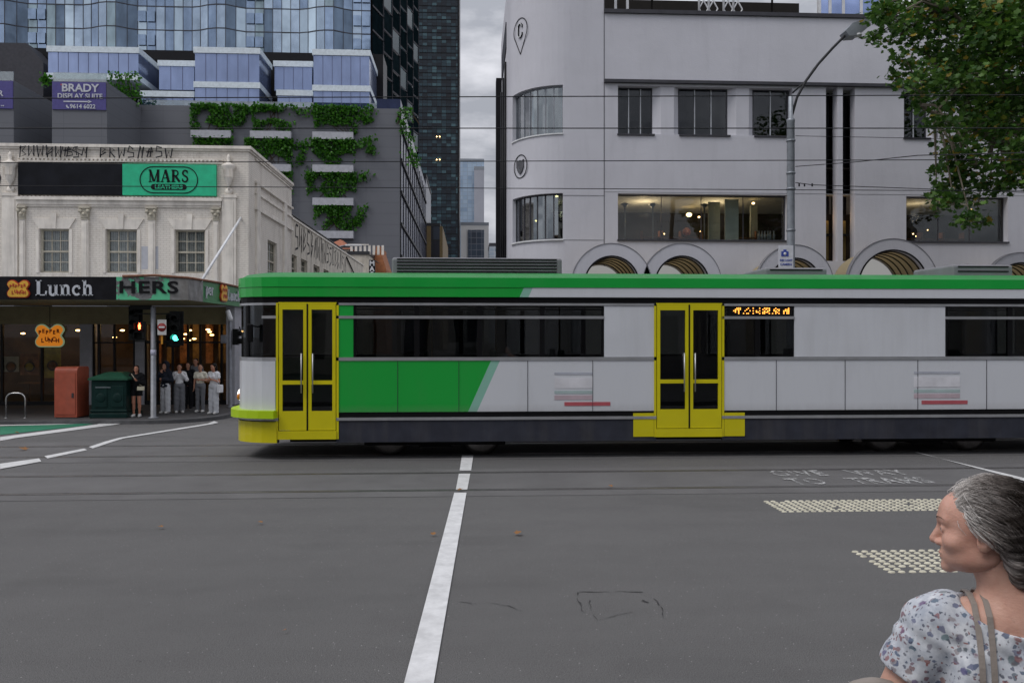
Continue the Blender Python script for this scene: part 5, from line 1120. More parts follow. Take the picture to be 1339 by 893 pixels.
ne = empty('turn_sign', (WX(213.5,Yp), Yp-.12, hz_(438)), 'small square white sign with a red ringed disc beside the signal', 'sign')
m = MB(); m.box(WX(208,Yp), WX(219.5,Yp), Yp-.13, Yp-.115, hz_(438), hz_(418)); m.build('sign_plate', paint('plate_white', (.55,.54,.53), .5), ne)
xc2, zc2 = WX(213.7,Yp), hz_(428); m = MB(); m.lathe([(.001,0),(.135,0),(.135,.005),(.001,.005)], (xc2, Yp-.137, zc2), 20, 'y'); m.build('disc', paint('disc_red', (.30,.03,.03), .5), ne)
m = MB(); m.box(xc2-.09, xc2+.09, Yp-.145, Yp-.139, zc2-.02, zc2+.03); m.build('bar', M['white'], ne)
m = MB(); m.box(WX(212,Yp), WX(214.5,Yp), Yp-.10, Yp-.08, hz_(450), hz_(438)); m.build('stem', paint('amber_strip', (.5,.22,.02), .5), ne)
Yq = 29.8; xq = WX(301, Yq)
s2_ = empty('signal_post', (xq, Yq, KZ), 'slim grey post with a tilted white cap and signals turned to the side street', 'traffic light'); qz = lambda v: zf(v, Yq, 301)
m = MB(); m.lathe([(.14,KZ),(.14,KZ+.03),(.07,KZ+.05),(.065,qz(418)),(.03,qz(417))], (xq, Yq, 0), 14); m.build('pole', M['poleg'], s2_)
m = MB(); m.tube([(xq+.02, Yq, qz(420)), (xq-.0, Yq, qz(417)), (xq-.1, Yq, qz(406))], [.08,.10,.085], 10); m.build('cap', M['white'], s2_)
m = MB(); m.bbox(xq+.10, xq+.30, Yq-.1, Yq+.15, qz(451), qz(430), .02); hd = m.build('vehicle_lantern', M['house'], s2_)
for k in (0, 1): m = MB(); m.lathe([(.10,0),(.10,.22)], (xq+.28, Yq, qz(446-k*10)), 12, 'x'); m.build('hood', M['house'], hd)
m = MB(); m.bbox(xq-.32, xq-.12, Yq-.1, Yq+.1, qz(449), qz(438), .02); m.build('button_box', M['poleg'], s2_)

# fallen leaves
M['fallen'] = leaf_mat('fallen_leaf', (.35,.12,.03), (.30,.17,.06))
fl = [((678,700),'curled orange plane leaf lying right of the white line','a'),((798,638),'yellowish leaf by the near tram rail','b'),((567,701),'thin brown leaf just left of the white line','c'),((340,686),'leaf left of centre, farther of the two there','d'),((210,692),'lone leaf on the left part of the road','e'),((372,829),'tiny orange leaf low on the left of the road','f'),((602,643),'rust leaf on the rail beside the white line','g'),((22,567),'leaf in the green bike lane','h'),((30,589),'yellow leaf between the dashes at far left','i')]
for i, (uv, lb, _) in enumerate(fl):
    p = WG(*uv); m = MB(); rr = random.Random(i); s_ = [.085,.07,.06,.06,.06,.035,.08,.1,.16][i]
    q = Matrix.Rotation(rr.uniform(0,6.28), 3, 'Z') @ Matrix.Rotation(R(rr.uniform(5,20)), 3, 'X'); m.add([q @ Vector((x*s_, (y-.4)*s_, .3*abs(x)*s_+.02)) + Vector((p.x, p.y, gz(p.y)+.012)) for x, y in LEAF], [(0,1,2,3,4,5,6),(0,6,7,8,9,10,11)])
    tag(m.build('fallen_leaf', M['fallen'], fix=False), lb, 'leaf', 'fallen leaves on the road')

# =================================================================== PLANE TREE
tr = empty('plane_tree', (21.6, 26.6, -.4), 'leafy plane tree overhanging the street at the right edge', 'tree')
M['tleaf'] = leaf_mat('plane_leaf', (.024,.080,.012), (.095,.190,.026), (.30,.22,.03)); M['bark'] = paint('bark', (.14,.12,.09), .9, 0, .35, 2.5, .5, 12)
rnd = random.Random(21); m = MB(); tb = Vector((21.6, 26.6, -.4)); fork = Vector((21.4, 26.6, 5.6))
m.tube([tb, tb+Vector((0,0,.3)), Vector((21.6,26.6,2.2)), fork], [.42,.34,.30,.28], 14)
clumps = []
vis = [(1165,22,.7),(1200,14,1.0),(1240,10,1.2),(1290,10,1.3),(1335,14,1.3),(1178,45,.6),(1195,62,.6),(1220,38,1.0),(1260,50,1.2),(1310,50,1.3),(1345,60,1.2),(1188,84,.5),(1172,98,.38),(1210,100,.8),(1245,92,1.1),(1290,95,1.2),(1335,100,1.2),(1200,118,.5),(1230,132,.8),(1268,135,1.1),(1310,140,1.2),(1345,145,1.2),(1242,160,.7),(1268,172,.9),(1300,180,1.1),(1340,185,1.1),(1240,196,.5),(1255,208,.6),(1278,215,.9),(1315,222,.9),(1343,222,.8),(1232,222,.35),(1245,238,.5),(1265,250,.7),(1295,248,.6),(1225,262,.35),(1248,268,.5),(1268,280,.45),(1275,292,.3),(1320,245,.5),(1150,28,.35),(1146,8,.45),(1142,48,.25),(1160,12,.5),(1185,30,.8)]
for u, v, r in vis:
    Y = 23.2 + rnd.uniform(-1.2, 1.8); clumps.append((W(u, v, Y), r*.88))
for i in range(46):
    a = rnd.uniform(0, 6.28); el = rnd.uniform(-.2, 1.4); q = Vector((math.cos(a)*math.cos(el)*5.8, math.sin(a)*math.cos(el)*5.0, math.sin(el)*5.5)); p = Vector((19.2, 25.5, 9.8)) + q*rnd.uniform(.55, 1)
    if p.x < 17.3 and p.y < 29: continue
    if p.y > 32: continue
    clumps.append((p, rnd.uniform(1.0, 1.5)))
limbs = []
for k, (tx, ty, tz) in enumerate([(13.6,23.4,9.2),(14.5,23.3,12.0),(17.2,23.8,9.0),(17,24,13),(21,25,12),(22.5,27,9),(18.5,29,12),(20,23,9.5),(14.8,24.2,10.4)]):
    t_ = Vector((tx,ty,tz)); mid = fork.lerp(t_, .5)+Vector((0,0,.9)); pts = [fork.lerp(mid, i/4) for i in range(4)] + [mid.lerp(t_, i/5) for i in range(6)]
    pts = [p+Vector((rnd.gauss(0,.07), rnd.gauss(0,.07), rnd.gauss(0,.07))) if 0 < i < len(pts)-1 else p for i, p in enumerate(pts)]
    m.tube(pts, [.20*(1-.085*i) for i in range(len(pts))], 8); limbs += pts[2:]
for c, r in clumps:
    b_ = min(limbs, key=lambda q: (q-c).length + max(0, q.z-c.z)*.3); mid = b_.lerp(c, .5)+Vector((0,0,.15*(c-b_).length)); m.tube([b_, mid, c], [.055,.035,.012], 5)
tw_ = m; m = MB()
for c, r in clumps:
    n = int(290*r*r) + 30; nb = max(3, int(7*r)); subs = []
    for j in range(nb):
        q = Vector((rnd.gauss(0,1), rnd.gauss(0,1), rnd.gauss(0,.7))); q = q.normalized()*r*rnd.uniform(.35,.95); subs.append(c+q); tw_.tube([c, c+q*.6+Vector((0,0,.05)), c+q], [.014,.01,.005], 4)
    for i in range(n):
        s0 = rnd.choice(subs); p = s0 + Vector((rnd.gauss(0,.30*r+.05), rnd.gauss(0,.30*r+.05), rnd.gauss(0,.20*r+.03))); leaf(m, p, rnd.uniform(.12,.20), rnd, False, 35)
m.build('crown', M['tleaf'], tr, fix=False); tw_.build('trunk', M['bark'], tr, fix=False)

# =================================================================== TRAM
YT0, YT1 = 14.3, 16.9; yc = (YT0+YT1)/2; XF = WX(300, YT0); LEN = 16.6; HWt = (YT1-YT0)/2
def XT(u): return WX(u, YT0)
zt_ = lambda v: WZ(v, YT0, 650)
tram = empty('tram', (XF+LEN/2, yc, 0), 'green and white tram with yellow doors crossing the junction', 'tram')
half = [(0,0),(.0,.5),(.02,.7),(.06,.85),(.13,.98),(.24,1.09),(.38,1.18),(.56,1.25),(.85,HWt)]; NB = .85
near = [(XF+x, yc-y) for x, y in half] + [(XF+LEN-x, yc-y) for x, y in reversed(half)]
far = [(XF+LEN-x, yc+y) for x, y in half[1:]] + [(XF+x, yc+y) for x, y in reversed(half[1:])]
TP = Path(near + far + [near[0]]); per = TP.s[-1]
sN0 = TP.s[8]; sN1 = TP.s[9]
sT = lambda x: sN0 + (x - (XF+NB))                      # position along the near side
sFar = lambda x: TP.s[near.__len__()+7] + ((XF+LEN-NB) - x)   # and along the far side
def tmat(name, f):
    return f
M['tgreen'] = paint('tram_green', (.008,.36,.05), .32, 0, .06, 1, .03, coat=.4); M['twhite'] = paint('tram_white', (.62,.64,.68), .32, 0, .05, 1, .03, dirt=.15, coat=.4)
M['tyellow'] = paint('tram_yellow', (.62,.55,.005), .35, 0, .06, 2, .03, coat=.3); M['tlime'] = paint('tram_lime', (.42,.62,.01), .35, 0, .05, 2, .03)
M['tskirt'] = paint('tram_skirt', (.035,.038,.052), .5, 0, .2, 3, .05, dirt=.2); M['tblack'] = paint('tram_black', (.008,.008,.009), .35); M['ttrim'] = paint('tram_trim', (.45,.46,.48), .35, .6)
def swoosh():
    t = NT('tram_livery'); sx = t.n('ShaderNodeSeparateXYZ'); t.l(t.c.outputs['Object'], sx.inputs[0])
    # green nose panel ends in a curve sweeping forward to the floor, with a thin pale band
    edge = XT(612) - (XF+LEN/2); z = t.math('SUBTRACT', sx.outputs[2], .85); k = t.math('MULTIPLY', t.math('MULTIPLY', z, z), -.9)
    d_ = t.math('SUBTRACT', t.math('SUBTRACT', sx.outputs[0], edge), t.math('SUBTRACT', .35, t.math('MULTIPLY', t.math('SUBTRACT', .91, z), .55)) if False else t.math('MULTIPLY', z, .45))
    g = t.math('LESS_THAN', d_, 0.0); lt = t.math('LESS_THAN', d_, .16)
    c = t.mix(lt, (.62,.64,.68), (.25,.50,.40)); c = t.mix(g, c, (.008,.36,.045)); n1 = t.noise(2.0, 6, .7, t.map((1,1,.2)))
    c = t.mix(t.math('MULTIPLY', t.ramp(n1, [(.5,(0,0,0)),(.8,(1,1,1))]), .12), c, (.15,.14,.12)); c = t.mix(t.math('MULTIPLY', t.ramp(sx.outputs[2], [(.85,(1,1,1)),(1.0,(0,0,0))]), t.math('MULTIPLY', t.noise(5, 6, .7), .45)), c, (.16,.15,.13)); t.bsdf(c, .32, 0, .5, coat=.4); return t.m
M['livery'] = swoosh()
def advert_mat():
    if 'advert' in _mats: return _mats['advert']
    t = NT('advert'); n1 = t.noise(2.2, 4, .6); c = t.ramp(n1, [(.32,(.60,.62,.66)),(.45,(.55,.38,.42)),(.52,(.62,.63,.66)),(.60,(.28,.42,.40)),(.70,(.60,.45,.30))]); t.bsdf(c, .35, 0, .4); _mats['advert'] = t.m; return t.m
M['tglass'] = glass('tram_glass', (.42,.43,.43), .02, .01, .1, .6)
B = lambda nm, z0, z1, out, mat, s0=0.0, s1=None, th=.05: (lambda m: (band(m, TP, s0, per if s1 is None else s1, z0, z1, out, th), m.build(nm, mat, tram))[1])(MB())
zSk0, zSk1 = zt_(577), zt_(549); zB0, zB1 = zt_(538), zt_(471.5); zW0, zW1 = zt_(467), zt_(399.5); zTr = zt_(415)
door_u = (858, 944); fdoor_u = (364, 440)
def split(nm, z0, z1, out, mat, gaps, th=.05):
    cur = 0
    for a, b in sorted(gaps)+[(per, per)]:
        if a > cur: B(nm, z0, z1, out, mat, cur, a, th)
        cur = b
xd = XT(door_u[0]), XT(door_u[1]); fd = XT(fdoor_u[0]), XT(fdoor_u[1]); rd = XF+LEN-(fd[1]-XF), XF+LEN-(fd[0]-XF)
dn = [(sT(fd[0]), sT(fd[1])), (sT(xd[0]), sT(xd[1]))]
nd = [(min(a,b), max(a,b)) for a, b in dn]; df = []
split('skirt', zSk0, zSk1, 0, M['tskirt'], nd+df, .06)
split('rubbing_strip', zSk1+.005, zt_(545), .02, M['ttrim'], nd+df, .06)
split('floor_band', zt_(545)+.004, zB0-.004, -.01, M['tblack'], nd+df, .05)
split('body_panel', zB0, zB1, 0, M['livery'], nd+df, .06)
split('waist_rail', zB1+.002, zW0, .012, M['ttrim'], nd+df, .06)
split('header_rail', zt_(399.5), zt_(396.5), .012, M['ttrim'], nd, .06)
split('transom_rail', zTr-.025, zTr+.025, .012, M['ttrim'], nd+[(0,sN0-.3)]+[(sT(xd[1]+1.35), sT(XT(1236)))]+[(sT(XT(790)), nd[1][0])]+[(TP.s[9], per)], .04)
B('header_band', zt_(396), zt_(389), -.01, M['tblack'])
B('white_fascia', zt_(388.6), zt_(376.3), .02, M['livery'], th=.08)
B('green_cantrail', zt_(376), zt_(363.5), .03, M['tgreen'], th=.10)
# windows: glass with pillars, blank wall panels where the picture shows them
sp0 = nd[0][1]
solid = [(nd[0][1], sT(XT(462))), (sT(XT(790)), nd[1][0]), (sT(xd[1]+1.35), sT(XT(1236)))]
for i, (a, b) in enumerate(solid): B('side_panel', zW0+.002, zW1-.002, 0, M['tgreen'] if i == 0 else M['twhite'], a, b, .06)
glz = [(0, nd[0][0]), (solid[0][1], solid[1][0]), (nd[1][1], solid[2][0]), (solid[2][1], per)]
for a, b in glz: B('window_glass', zW0+.002, zW1-.002, -.02, M['tglass'], a, b, .012)
pil = [.55] + [TP.s[5], TP.s[8]-.0] + [solid[0][1] + k*(solid[1][0]-solid[0][1])/4 for k in range(0, 5)] + [solid[2][1] + k*1.25 for k in range(0, 4)] + [nd[1][1]+.66] + [TP.s[9]+.5] + [per-.55] + [TP.s[len(near)+7]+k*1.3 for k in range(1, 11)]
for k in pil: B('window_pillar', zW0+.003, zW1-.003, -.005, M['tblack'], k-.045, k+.045, .05)
# roof: curved shell
m = MB(); rows = [(-.02, zt_(363.3)), (-.12, zt_(363.3)+.06), (-.4, zt_(363.3)+.11), (-.8, zt_(363.3)+.14)]; ts = TP.cuts(0, per); vs = []
for o_, z in rows:
    for t_ in ts[:-1]:
        q, i, k = TP.at(t_); c0 = Vector((min(max(q.x, XF+1.3), XF+LEN-1.3), yc)); d_ = (q-c0); f_ = max(0, 1+o_/max(.01, d_.length)); p = c0+d_*f_; vs.append((p.x, p.y, z))
n = len(ts)-1; fs = [(r*n+i, r*n+(i+1) % n, (r+1)*n+(i+1) % n, (r+1)*n+i) for r in range(3) for i in range(n)] + [tuple(3*n+i for i in range(n))]; m.sm = True; m.add(vs, fs); m.build('roof', paint('roof_green_tram', (.02,.22,.05), .5, 0, .1, 2, dirt=.2), tram)
# doors
def door(x0, x1, y, sgn, nm='door'):
    zb_, zt2 = zt_(572.5), zt_(398); m = MB(); w_ = (x1-x0)/2; yo, yi = y-.012*sgn, y+.05*sgn; lo, hi = min(yo,yi), max(yo,yi)
    d0 = None
    for k in range(2):
        a, b = x0+k*w_+.012, x0+(k+1)*w_-.012; m.box(a, a+.06, lo, hi, zb_+.16, zt2); m.box(b-.06, b, lo, hi, zb_+.16, zt2); m.box(a+.06, b-.06, lo, hi, zt2-.1, zt2); m.box(a+.06, b-.06, lo, hi, zb_+.16, zb_+.5); m.box(a+.06, b-.06, lo, hi, 1.35, 1.42)
    o = m.build(nm, M['tyellow'], tram); g = MB()
    for k in range(2): a, b = x0+k*w_+.07, x0+(k+1)*w_-.07; g.box(a, b, y+.012, y+.02, zb_+.5, zt2-.1)
    g.build('door_glass', M['tglass'], o)
    s_ = MB(); s_.box(x0, x1, lo-.02*(sgn > 0), hi, zb_, zb_+.15); s_.build('door_step', M['tyellow'], o)
    h = MB(); h.box(x0-.04, x0, lo, hi, zb_, zt2+.02); h.box(x1, x1+.04, lo, hi, zb_, zt2+.02); h.box(x0, x1, lo, hi, zt2+.002, zt2+.03); h.build('door_surround', M['tyellow'], o)
    sl2 = MB(); sl2.box((x0+x1)/2-.014, (x0+x1)/2+.014, lo-.004*(sgn > 0), hi, zb_+.16, zt2); sl2.build('door_seal', M['tblack'], o)
    r_ = MB(); xm = (x0+x1)/2; [r_.tube([(xm+k*.10, y-.05, 1.2), (xm+k*.10, y-.05, 1.9)], .012, 6) for k in (-1, 1)]; r_.build('door_handle', M['ttrim'], o)
door(fd[0], fd[1], YT0, 1); door(xd[0], xd[1], YT0, 1)
# yellow stepping panels flanking the doors low down
for a_, b_ in ((nd[1][0]-.42, nd[1][0]-.045), (nd[1][1]+.045, nd[1][1]+.42)): m = MB(); band(m, TP, a_, b_, zt_(572), zt_(541), .012, .03); m.build('warning_panel', M['tyellow'], tram)
# nose: bumper, lower apron, lamps, wiper
m = MB(); f0 = TP.s[8]-.02
band(m, TP, 0, f0, zt_(545), zt_(535), .16, .2); band(m, TP, per-f0, per, zt_(545), zt_(535), .16, .2); m.build('bumper', M['tlime'], tram)
m = MB(); band(m, TP, 0, nd[0][0]-.02, zt_(577), zt_(550), .03, .06); band(m, TP, per-f0, per, zt_(577), zt_(550), .03, .06); m.build('apron', M['tyellow'], tram)
m = MB(); band(m, TP, 0, TP.s[8]-.05, zB0+.001, zB1-.001, .01, .03); band(m, TP, per-f0+.3, per, zB0+.001, zB1-.001, .01, .03); m.build('nose_panel', M['twhite'], tram)
for s_ in (-1, 1):
    m = MB(); m.ball((XF-.02, yc+s_*.55, 1.12), (.05,.11,.11), 14, 8); m.build('headlight', emis('headlamp', (1,.97,.9), 1.2), tram)
    m = MB(); m.ball((XF+.02, yc+s_*.78, 1.1), (.04,.06,.06), 12, 6); m.build('indicator', paint('amber', (.6,.2,.01), .3), tram)
m = MB(); m.tube([(XF-.06, yc+.1, zW0), (XF-.08, yc-.4, zW0+.55)], .012, 5); m.build('wiper', M['tblack'], tram)
m = MB(); m.box(XF-.02, XF+.06, yc-.6, yc+.6, zt_(397), zt_(391)); m.build('destination_board', M['tblack'], tram)
m = MB(); m.tube([(XF+.5, YT0+.25, 2.35), (XF+.38, YT0-.05, 2.4)], .014, 6); m.bbox(XF+.33, XF+.42, YT0-.12, YT0+.0, 2.1, 2.42, .02); m.build('mirror', M['tblack'], tram)
# side destination display with amber dots
xa, xb = xd[1]+.12, xd[1]+1.3; m = MB(); m.box(xa, xb, YT0-.004, YT0+.03, zt_(411), zt_(400.5)); o = m.build('side_display', M['tblack'], tram); m = MB(); rr = random.Random(2)
for i in range(36):
    for j in range(5):
        if rr.random() < .5 and i % 6: m.box(xa+.06+i*.03, xa+.078+i*.03, YT0-.008, YT0-.005, zt_(410)+j*.024, zt_(410)+.015+j*.024)
m.build('display_dots', emis('amber_dots', (1,.35,.05), 2.5), o)
build_each('red_stripe', [(XT(a), XT(b), YT0-.006, YT0-.001, zt_(531), zt_(526)) for a, b in ((738,798),(1205,1265))], paint('pale_red', (.45,.10,.12), .4), tram)
for ci, (va, vb, cl) in enumerate([(523,517,(.50,.40,.44)),(515,511,(.40,.50,.50)),(508,494,(.66,.66,.70)),(490,487,(.42,.44,.50))]): build_each('advert_stripe', [(XT(a), XT(b), YT0-.005, YT0-.0005, zt_(va), zt_(vb)) for a, b in ((725,775),(1195,1255))], paint('advert_%d' % ci, cl, .4), tram)
for b in (520, 600, 690, 775, 1015, 1105, 1200, 1290): m = MB(); m.tube([(XT(b), YT0-.002, zB0), (XT(b), YT0-.002, zB1)], .006, 4); m.build('panel_joint', M['tskirt'], tram)
# interior: floor, ceiling, far lining, seats, poles
m = MB(); m.box(XF+.6, XF+LEN-.6, YT0+.12, YT1-.12, .78, .84); m.build('floor', M['dark'], tram)
m = MB(); m.box(XF+.7, XF+LEN-.7, YT0+.15, YT1-.15, 2.84, 2.9); m.build('ceiling', paint('tram_ceiling', (.35,.35,.33), .7), tram)
for k in range(9):
    x = XF+3.0+k*1.25
    if abs(x-(xd[0]+xd[1])/2) < 1.1: continue
    for yy in (YT0+.25, YT1-.75):
        m = MB(); m.bbox(x, x+.45, yy, yy+.5, 1.22, 1.30, .03); m.bbox(x+.40, x+.48, yy, yy+.5, 1.30, 1.95, .03); m.box(x+.1, x+.3, yy+.1, yy+.4, .84, 1.22); m.build('seat', paint('seat_green', (.03,.12,.07), .7), tram)
    m = MB(); m.tube([(x+.5, yc, .84), (x+.5, yc, 2.84)], .017, 8); m.build('grab_pole', paint('grab_orange', (.45,.25,.03), .4), tram)
# bogies and equipment under the floor, roof pods
m = MB(); m.box(XF+1.0, XF+LEN-1.0, YT0+.25, YT1-.25, .30, .77); m.build('underframe', M['tblack'], tram)
for bx_ in (XF+3.6, XF+LEN-3.6):
    m = MB(); m.bbox(bx_-1.3, bx_+1.3, YT0+.42, YT0+.55, .2, .42, .03); m.bbox(bx_-1.3, bx_+1.3, YT1-.55, YT1-.42, .2, .42, .03); m.box(bx_-.3, bx_+.3, YT0+.55, YT1-.55, .15, .4); bg_ = m.build('bogie', M['tblack'], tram)
    for dx in (-.85, .85):
        for yy in (14.9, 16.33): m = MB(); m.lathe([(.001,-.06),(.27,-.06),(.33,-.05),(.33,.05),(.36,.055),(.36,.07),(.1,.08),(.001,.08)], (bx_+dx, yy, .345), 22, 'y'); m.build('wheel', M['steel'], bg_)
def pod(ua, ub, vt, y0, y1, nl):
    x0, x1 = WX(ua, y0), WX(ub, y0); z0 = zt_(363.3)+.05; z1 = WZ(vt, y0, (ua+ub)/2); m = MB(); m.bbox(x0, x1, y0, y1, z0, z1, .05); o = m.build('roof_unit', paint('pod_grey', (.20,.20,.22), .5, 0, .1, 2, dirt=.3), tram); m = MB()
    for k in range(nl): z = z0+(z1-z0)*(k+.6)/nl*.95; m.box(x0+.1, x1-.1, y0-.012, y0-.001, z, z+.02)
    m.build('louvre', M['tblack'], o)
pod(512, 735, 337, 14.9, 16.4, 6); pod(1246, 1325, 346, 14.9, 16.3, 3); pod(1000, 1082, 350, 15.0, 16.2, 2)
# =================================================================== PEOPLE
def snet(fn, lo, hi, h):
    "surface of fn = 0 sampled on a grid, as vertices and quads"
    lo = np.array(lo, float); hi = np.array(hi, float); n = np.ceil((hi-lo)/h).astype(int)+1
    ax = [lo[i]+h*np.arange(n[i]) for i in range(3)]; X, Y, Z_ = np.meshgrid(*ax, indexing='ij'); v = fn(X, Y, Z_).astype(np.float32)
    ins = v < 0; c = np.array(v.shape)-1; acc = np.zeros((*c, 3), np.float32); cnt = np.zeros(c, np.float32)
    offs = [(0,0,0),(1,0,0),(0,1,0),(1,1,0),(0,0,1),(1,0,1),(0,1,1),(1,1,1)]
    sl = lambda o: tuple(slice(o[i], o[i]+c[i]) for i in range(3))
    for a in range(8):
        for ax_ in range(3):
            if offs[a][ax_] == 0:
                ob = list(offs[a]); ob[ax_] = 1; va, vb = v[sl(offs[a])], v[sl(ob)]; m = (va < 0) != (vb < 0); t = np.where(m, va/np.where(m, va-vb, 1), 0)
                for d_ in range(3): acc[..., d_] += np.where(m, offs[a][d_] + (t if d_ == ax_ else 0), 0)
                cnt += m
    act = cnt > 0; idx = -np.ones(c, int); idx[act] = np.arange(act.sum()); ii = np.argwhere(act); P = lo + (ii + acc[act]/cnt[act][:, None])*h; F = []
    for ax_ in range(3):
        o1, o2 = [(1,2),(2,0),(0,1)][ax_]; sa = [slice(1, c[i]) for i in range(3)]; sa[ax_] = slice(0, c[ax_]); sb = list(sa); sb[ax_] = slice(1, c[ax_]+1)
        A_, B_ = ins[tuple(sa)], ins[tuple(sb)]
        for flip, m in ((0, A_ & ~B_), (1, ~A_ & B_)):
            q = np.argwhere(m); 
            if not len(q): continue
            q = q + np.array([0 if i == ax_ else 1 for i in range(3)]); e1 = np.zeros(3, int); e1[o1] = 1; e2 = np.zeros(3, int); e2[o2] = 1
            g = lambda p: idx[p[:,0], p[:,1], p[:,2]]; quad = np.stack([g(q-e1-e2), g(q-e2), g(q), g(q-e1)], 1); F.append(quad[:, ::-1] if flip else quad)
    F = np.concatenate(F); F = F[(F >= 0).all(1)]; return P, F
def s_ell(c, r, rot=None):
    c = np.array(c, float); r = np.array(r if hasattr(r, '__len__') else (r,)*3, float); Rm = np.array(rot.transposed()) if rot is not None else None
    def f(X, Y, Z_):
        x, y, z = X-c[0], Y-c[1], Z_-c[2]
        if Rm is not None: x, y, z = (Rm[i][0]*x+Rm[i][1]*y+Rm[i][2]*z for i in range(3))
        k0 = np.sqrt((x/r[0])**2+(y/r[1])**2+(z/r[2])**2); k1 = np.sqrt((x/r[0]**2)**2+(y/r[1]**2)**2+(z/r[2]**2)**2)+1e-9; return k0*(k0-1)/k1
    return f
def s_cap(a, b, ra, rb=None):
    a = np.array(a, float); b = np.array(b, float); rb = ra if rb is None else rb; d_ = b-a; L2 = float(d_@d_)+1e-12
    def f(X, Y, Z_):
        x, y, z = X-a[0], Y-a[1], Z_-a[2]; t = np.clip((x*d_[0]+y*d_[1]+z*d_[2])/L2, 0, 1); return np.sqrt((x-t*d_[0])**2+(y-t*d_[1])**2+(z-t*d_[2])**2) - (ra+(rb-ra)*t)
    return f
def smin(a, b, k): h = np.clip(.5+.5*(b-a)/k, 0, 1); return b+(a-b)*h - k*h*(1-h)
def smax(a, b, k): return -smin(-a, -b, k)
def uni(fs, k=.03):
    def f(X, Y, Z_):
        v = fs[0](X, Y, Z_)
        for g in fs[1:]:
            kk = k
            if isinstance(g, tuple): g, kk = g
            v = smin(v, g(X, Y, Z_), kk)
        return v
    return f
def head_sdf(X, Y, Z_):
    "face towards -y, origin between the eyes' depth centre at eye level"
    A = np.abs(X)
    v = s_ell((0,.014,.028), (.074,.101,.084))(X, Y, Z_)
    v = smin(v, s_ell((0,-.024,-.025), (.060,.067,.082))(A, Y, Z_), .03)
    v = smin(v, s_ell((0,-.044,-.080), (.043,.048,.032))(A, Y, Z_), .025)
    v = smin(v, s_ell((0,-.066,-.064), (.032,.029,.034))(A, Y, Z_), .02)
    v = smin(v, s_ell((0,-.056,.036), (.045,.034,.040))(A, Y, Z_), .03)
    v = smin(v, s_ell((.040,-.010,-.070), (.020,.045,.024))(A, Y, Z_), .03)
    v = smin(v, s_ell((.042,-.060,-.032), (.024,.024,.020))(A, Y, Z_), .025)
    v = smin(v, s_ell((0,-.084,-.104), (.019,.016,.015))(A, Y, Z_), .018)
    v = smin(v, s_cap((.006,-.088,.020), (.042,-.072,.022), .010, .008)(A, Y, Z_), .016)
    v = smin(v, s_cap((0,-.087,.010), (0,-.1115,-.035), .008, .0115)(X, Y, Z_), .012)
    v = smin(v, s_ell((.012,-.098,-.041), (.009,.011,.008))(A, Y, Z_), .007)
    v = smax(v, -s_ell((.007,-.103,-.049), (.004,.006,.005))(A, Y, Z_), .004)
    v = smax(v, -s_ell((.032,-.100,-.002), (.017,.016,.012))(A, Y, Z_), .012)
    v = smin(v, s_ell((.031,-.078,-.001), (.0145,.0140,.0125))(A, Y, Z_), .003)
    v = smax(v, -s_ell((.031,-.0905,-.0015), (.0115,.006,.0042))(A, Y, Z_), .002)
    v = smin(v, s_ell((0,-.0945,-.0665), (.021,.0080,.0050))(X, Y, Z_), .005)
    v = smin(v, s_ell((0,-.0925,-.0765), (.018,.0082,.0056))(X, Y, Z_), .005)
    v = smax(v, -s_ell((0,-.104,-.0715), (.023,.007,.0013))(X, Y, Z_), .002)
    er = s_ell((.076,.014,-.016), (.0085,.0190,.0310), Matrix.Rotation(R(-12), 3, 'X') @ Matrix.Rotation(R(18), 3, 'Z'))(A, Y, Z_)
    er = smax(er, -s_ell((.086,.011,-.012), (.0075,.0115,.0190))(A, Y, Z_), .004); er = smin(er, s_ell((.074,.001,-.018), (.006,.005,.007))(A, Y, Z_), .004)
    v = smin(v, er, .006); return v
def netmb(P, F, M4=None):
    m = MB(); m.sm = True
    if M4 is not None: A = np.array(M4); P = P @ A[:3,:3].T + A[:3,3]
    m.v = [tuple(p) for p in P.tolist()]; m.f = [tuple(f) for f in F.tolist()]; m.m = [0]*len(F); m.smooth = [True]*len(F); return m
def hand_fs(wr, dr, pn, sd, curl, s=1.0):
    "palm, four unequal fingers and a side thumb; wr wrist, dr direction, pn palm normal, sd +1/-1 thumb side"
    dr = Vector(dr).normalized(); pn = Vector(pn); pn = (pn-dr*pn.dot(dr)).normalized(); sx = dr.cross(pn)*sd; wr = Vector(wr)
    P = lambda a, b, c=0: tuple(wr+dr*a*s+sx*b*s+pn*c*s)
    fs = [s_ell(P(.045,0), (.040*s,.040*s,.040*s)) if False else s_cap(P(.01,0), P(.075,.018), .021*s, .014*s), s_cap(P(.02,-.012), P(.075,-.020), .018*s, .013*s), s_cap(P(.02,.008), P(.078,.002), .018*s, .014*s)]
    for k, (b, ln) in enumerate(((.028,.068),(.010,.078),(-.009,.072),(-.026,.055))):
        p0 = wr+dr*.078*s+sx*b*s; a = curl; q = p0; fs.append((s_cap(tuple(p0-dr*.02*s), tuple(p0), .0095*s), .008)); 
        for j, fr in enumerate((.45,.3,.25)):
            d2 = (dr*math.cos(a)+pn*math.sin(a)+sx*b*1.5).normalized(); q2 = q+d2*ln*fr*s; fs.append((s_cap(tuple(q), tuple(q2), (.0088-.0012*j)*s, (.0080-.0012*j)*s), .002)); q = q2; a += curl*.9
    q = wr+dr*.022*s+sx*.024*s; d2 = (dr*.6+sx*.75+pn*.25).normalized(); q2 = q+d2*.034*s; q3 = q2+(dr*.8+sx*.3+pn*.4).normalized()*.03*s; fs += [(s_cap(tuple(q), tuple(q2), .013*s, .0105*s), .01), (s_cap(tuple(q2), tuple(q3), .010*s, .0078*s), .004)]
    return fs, wr
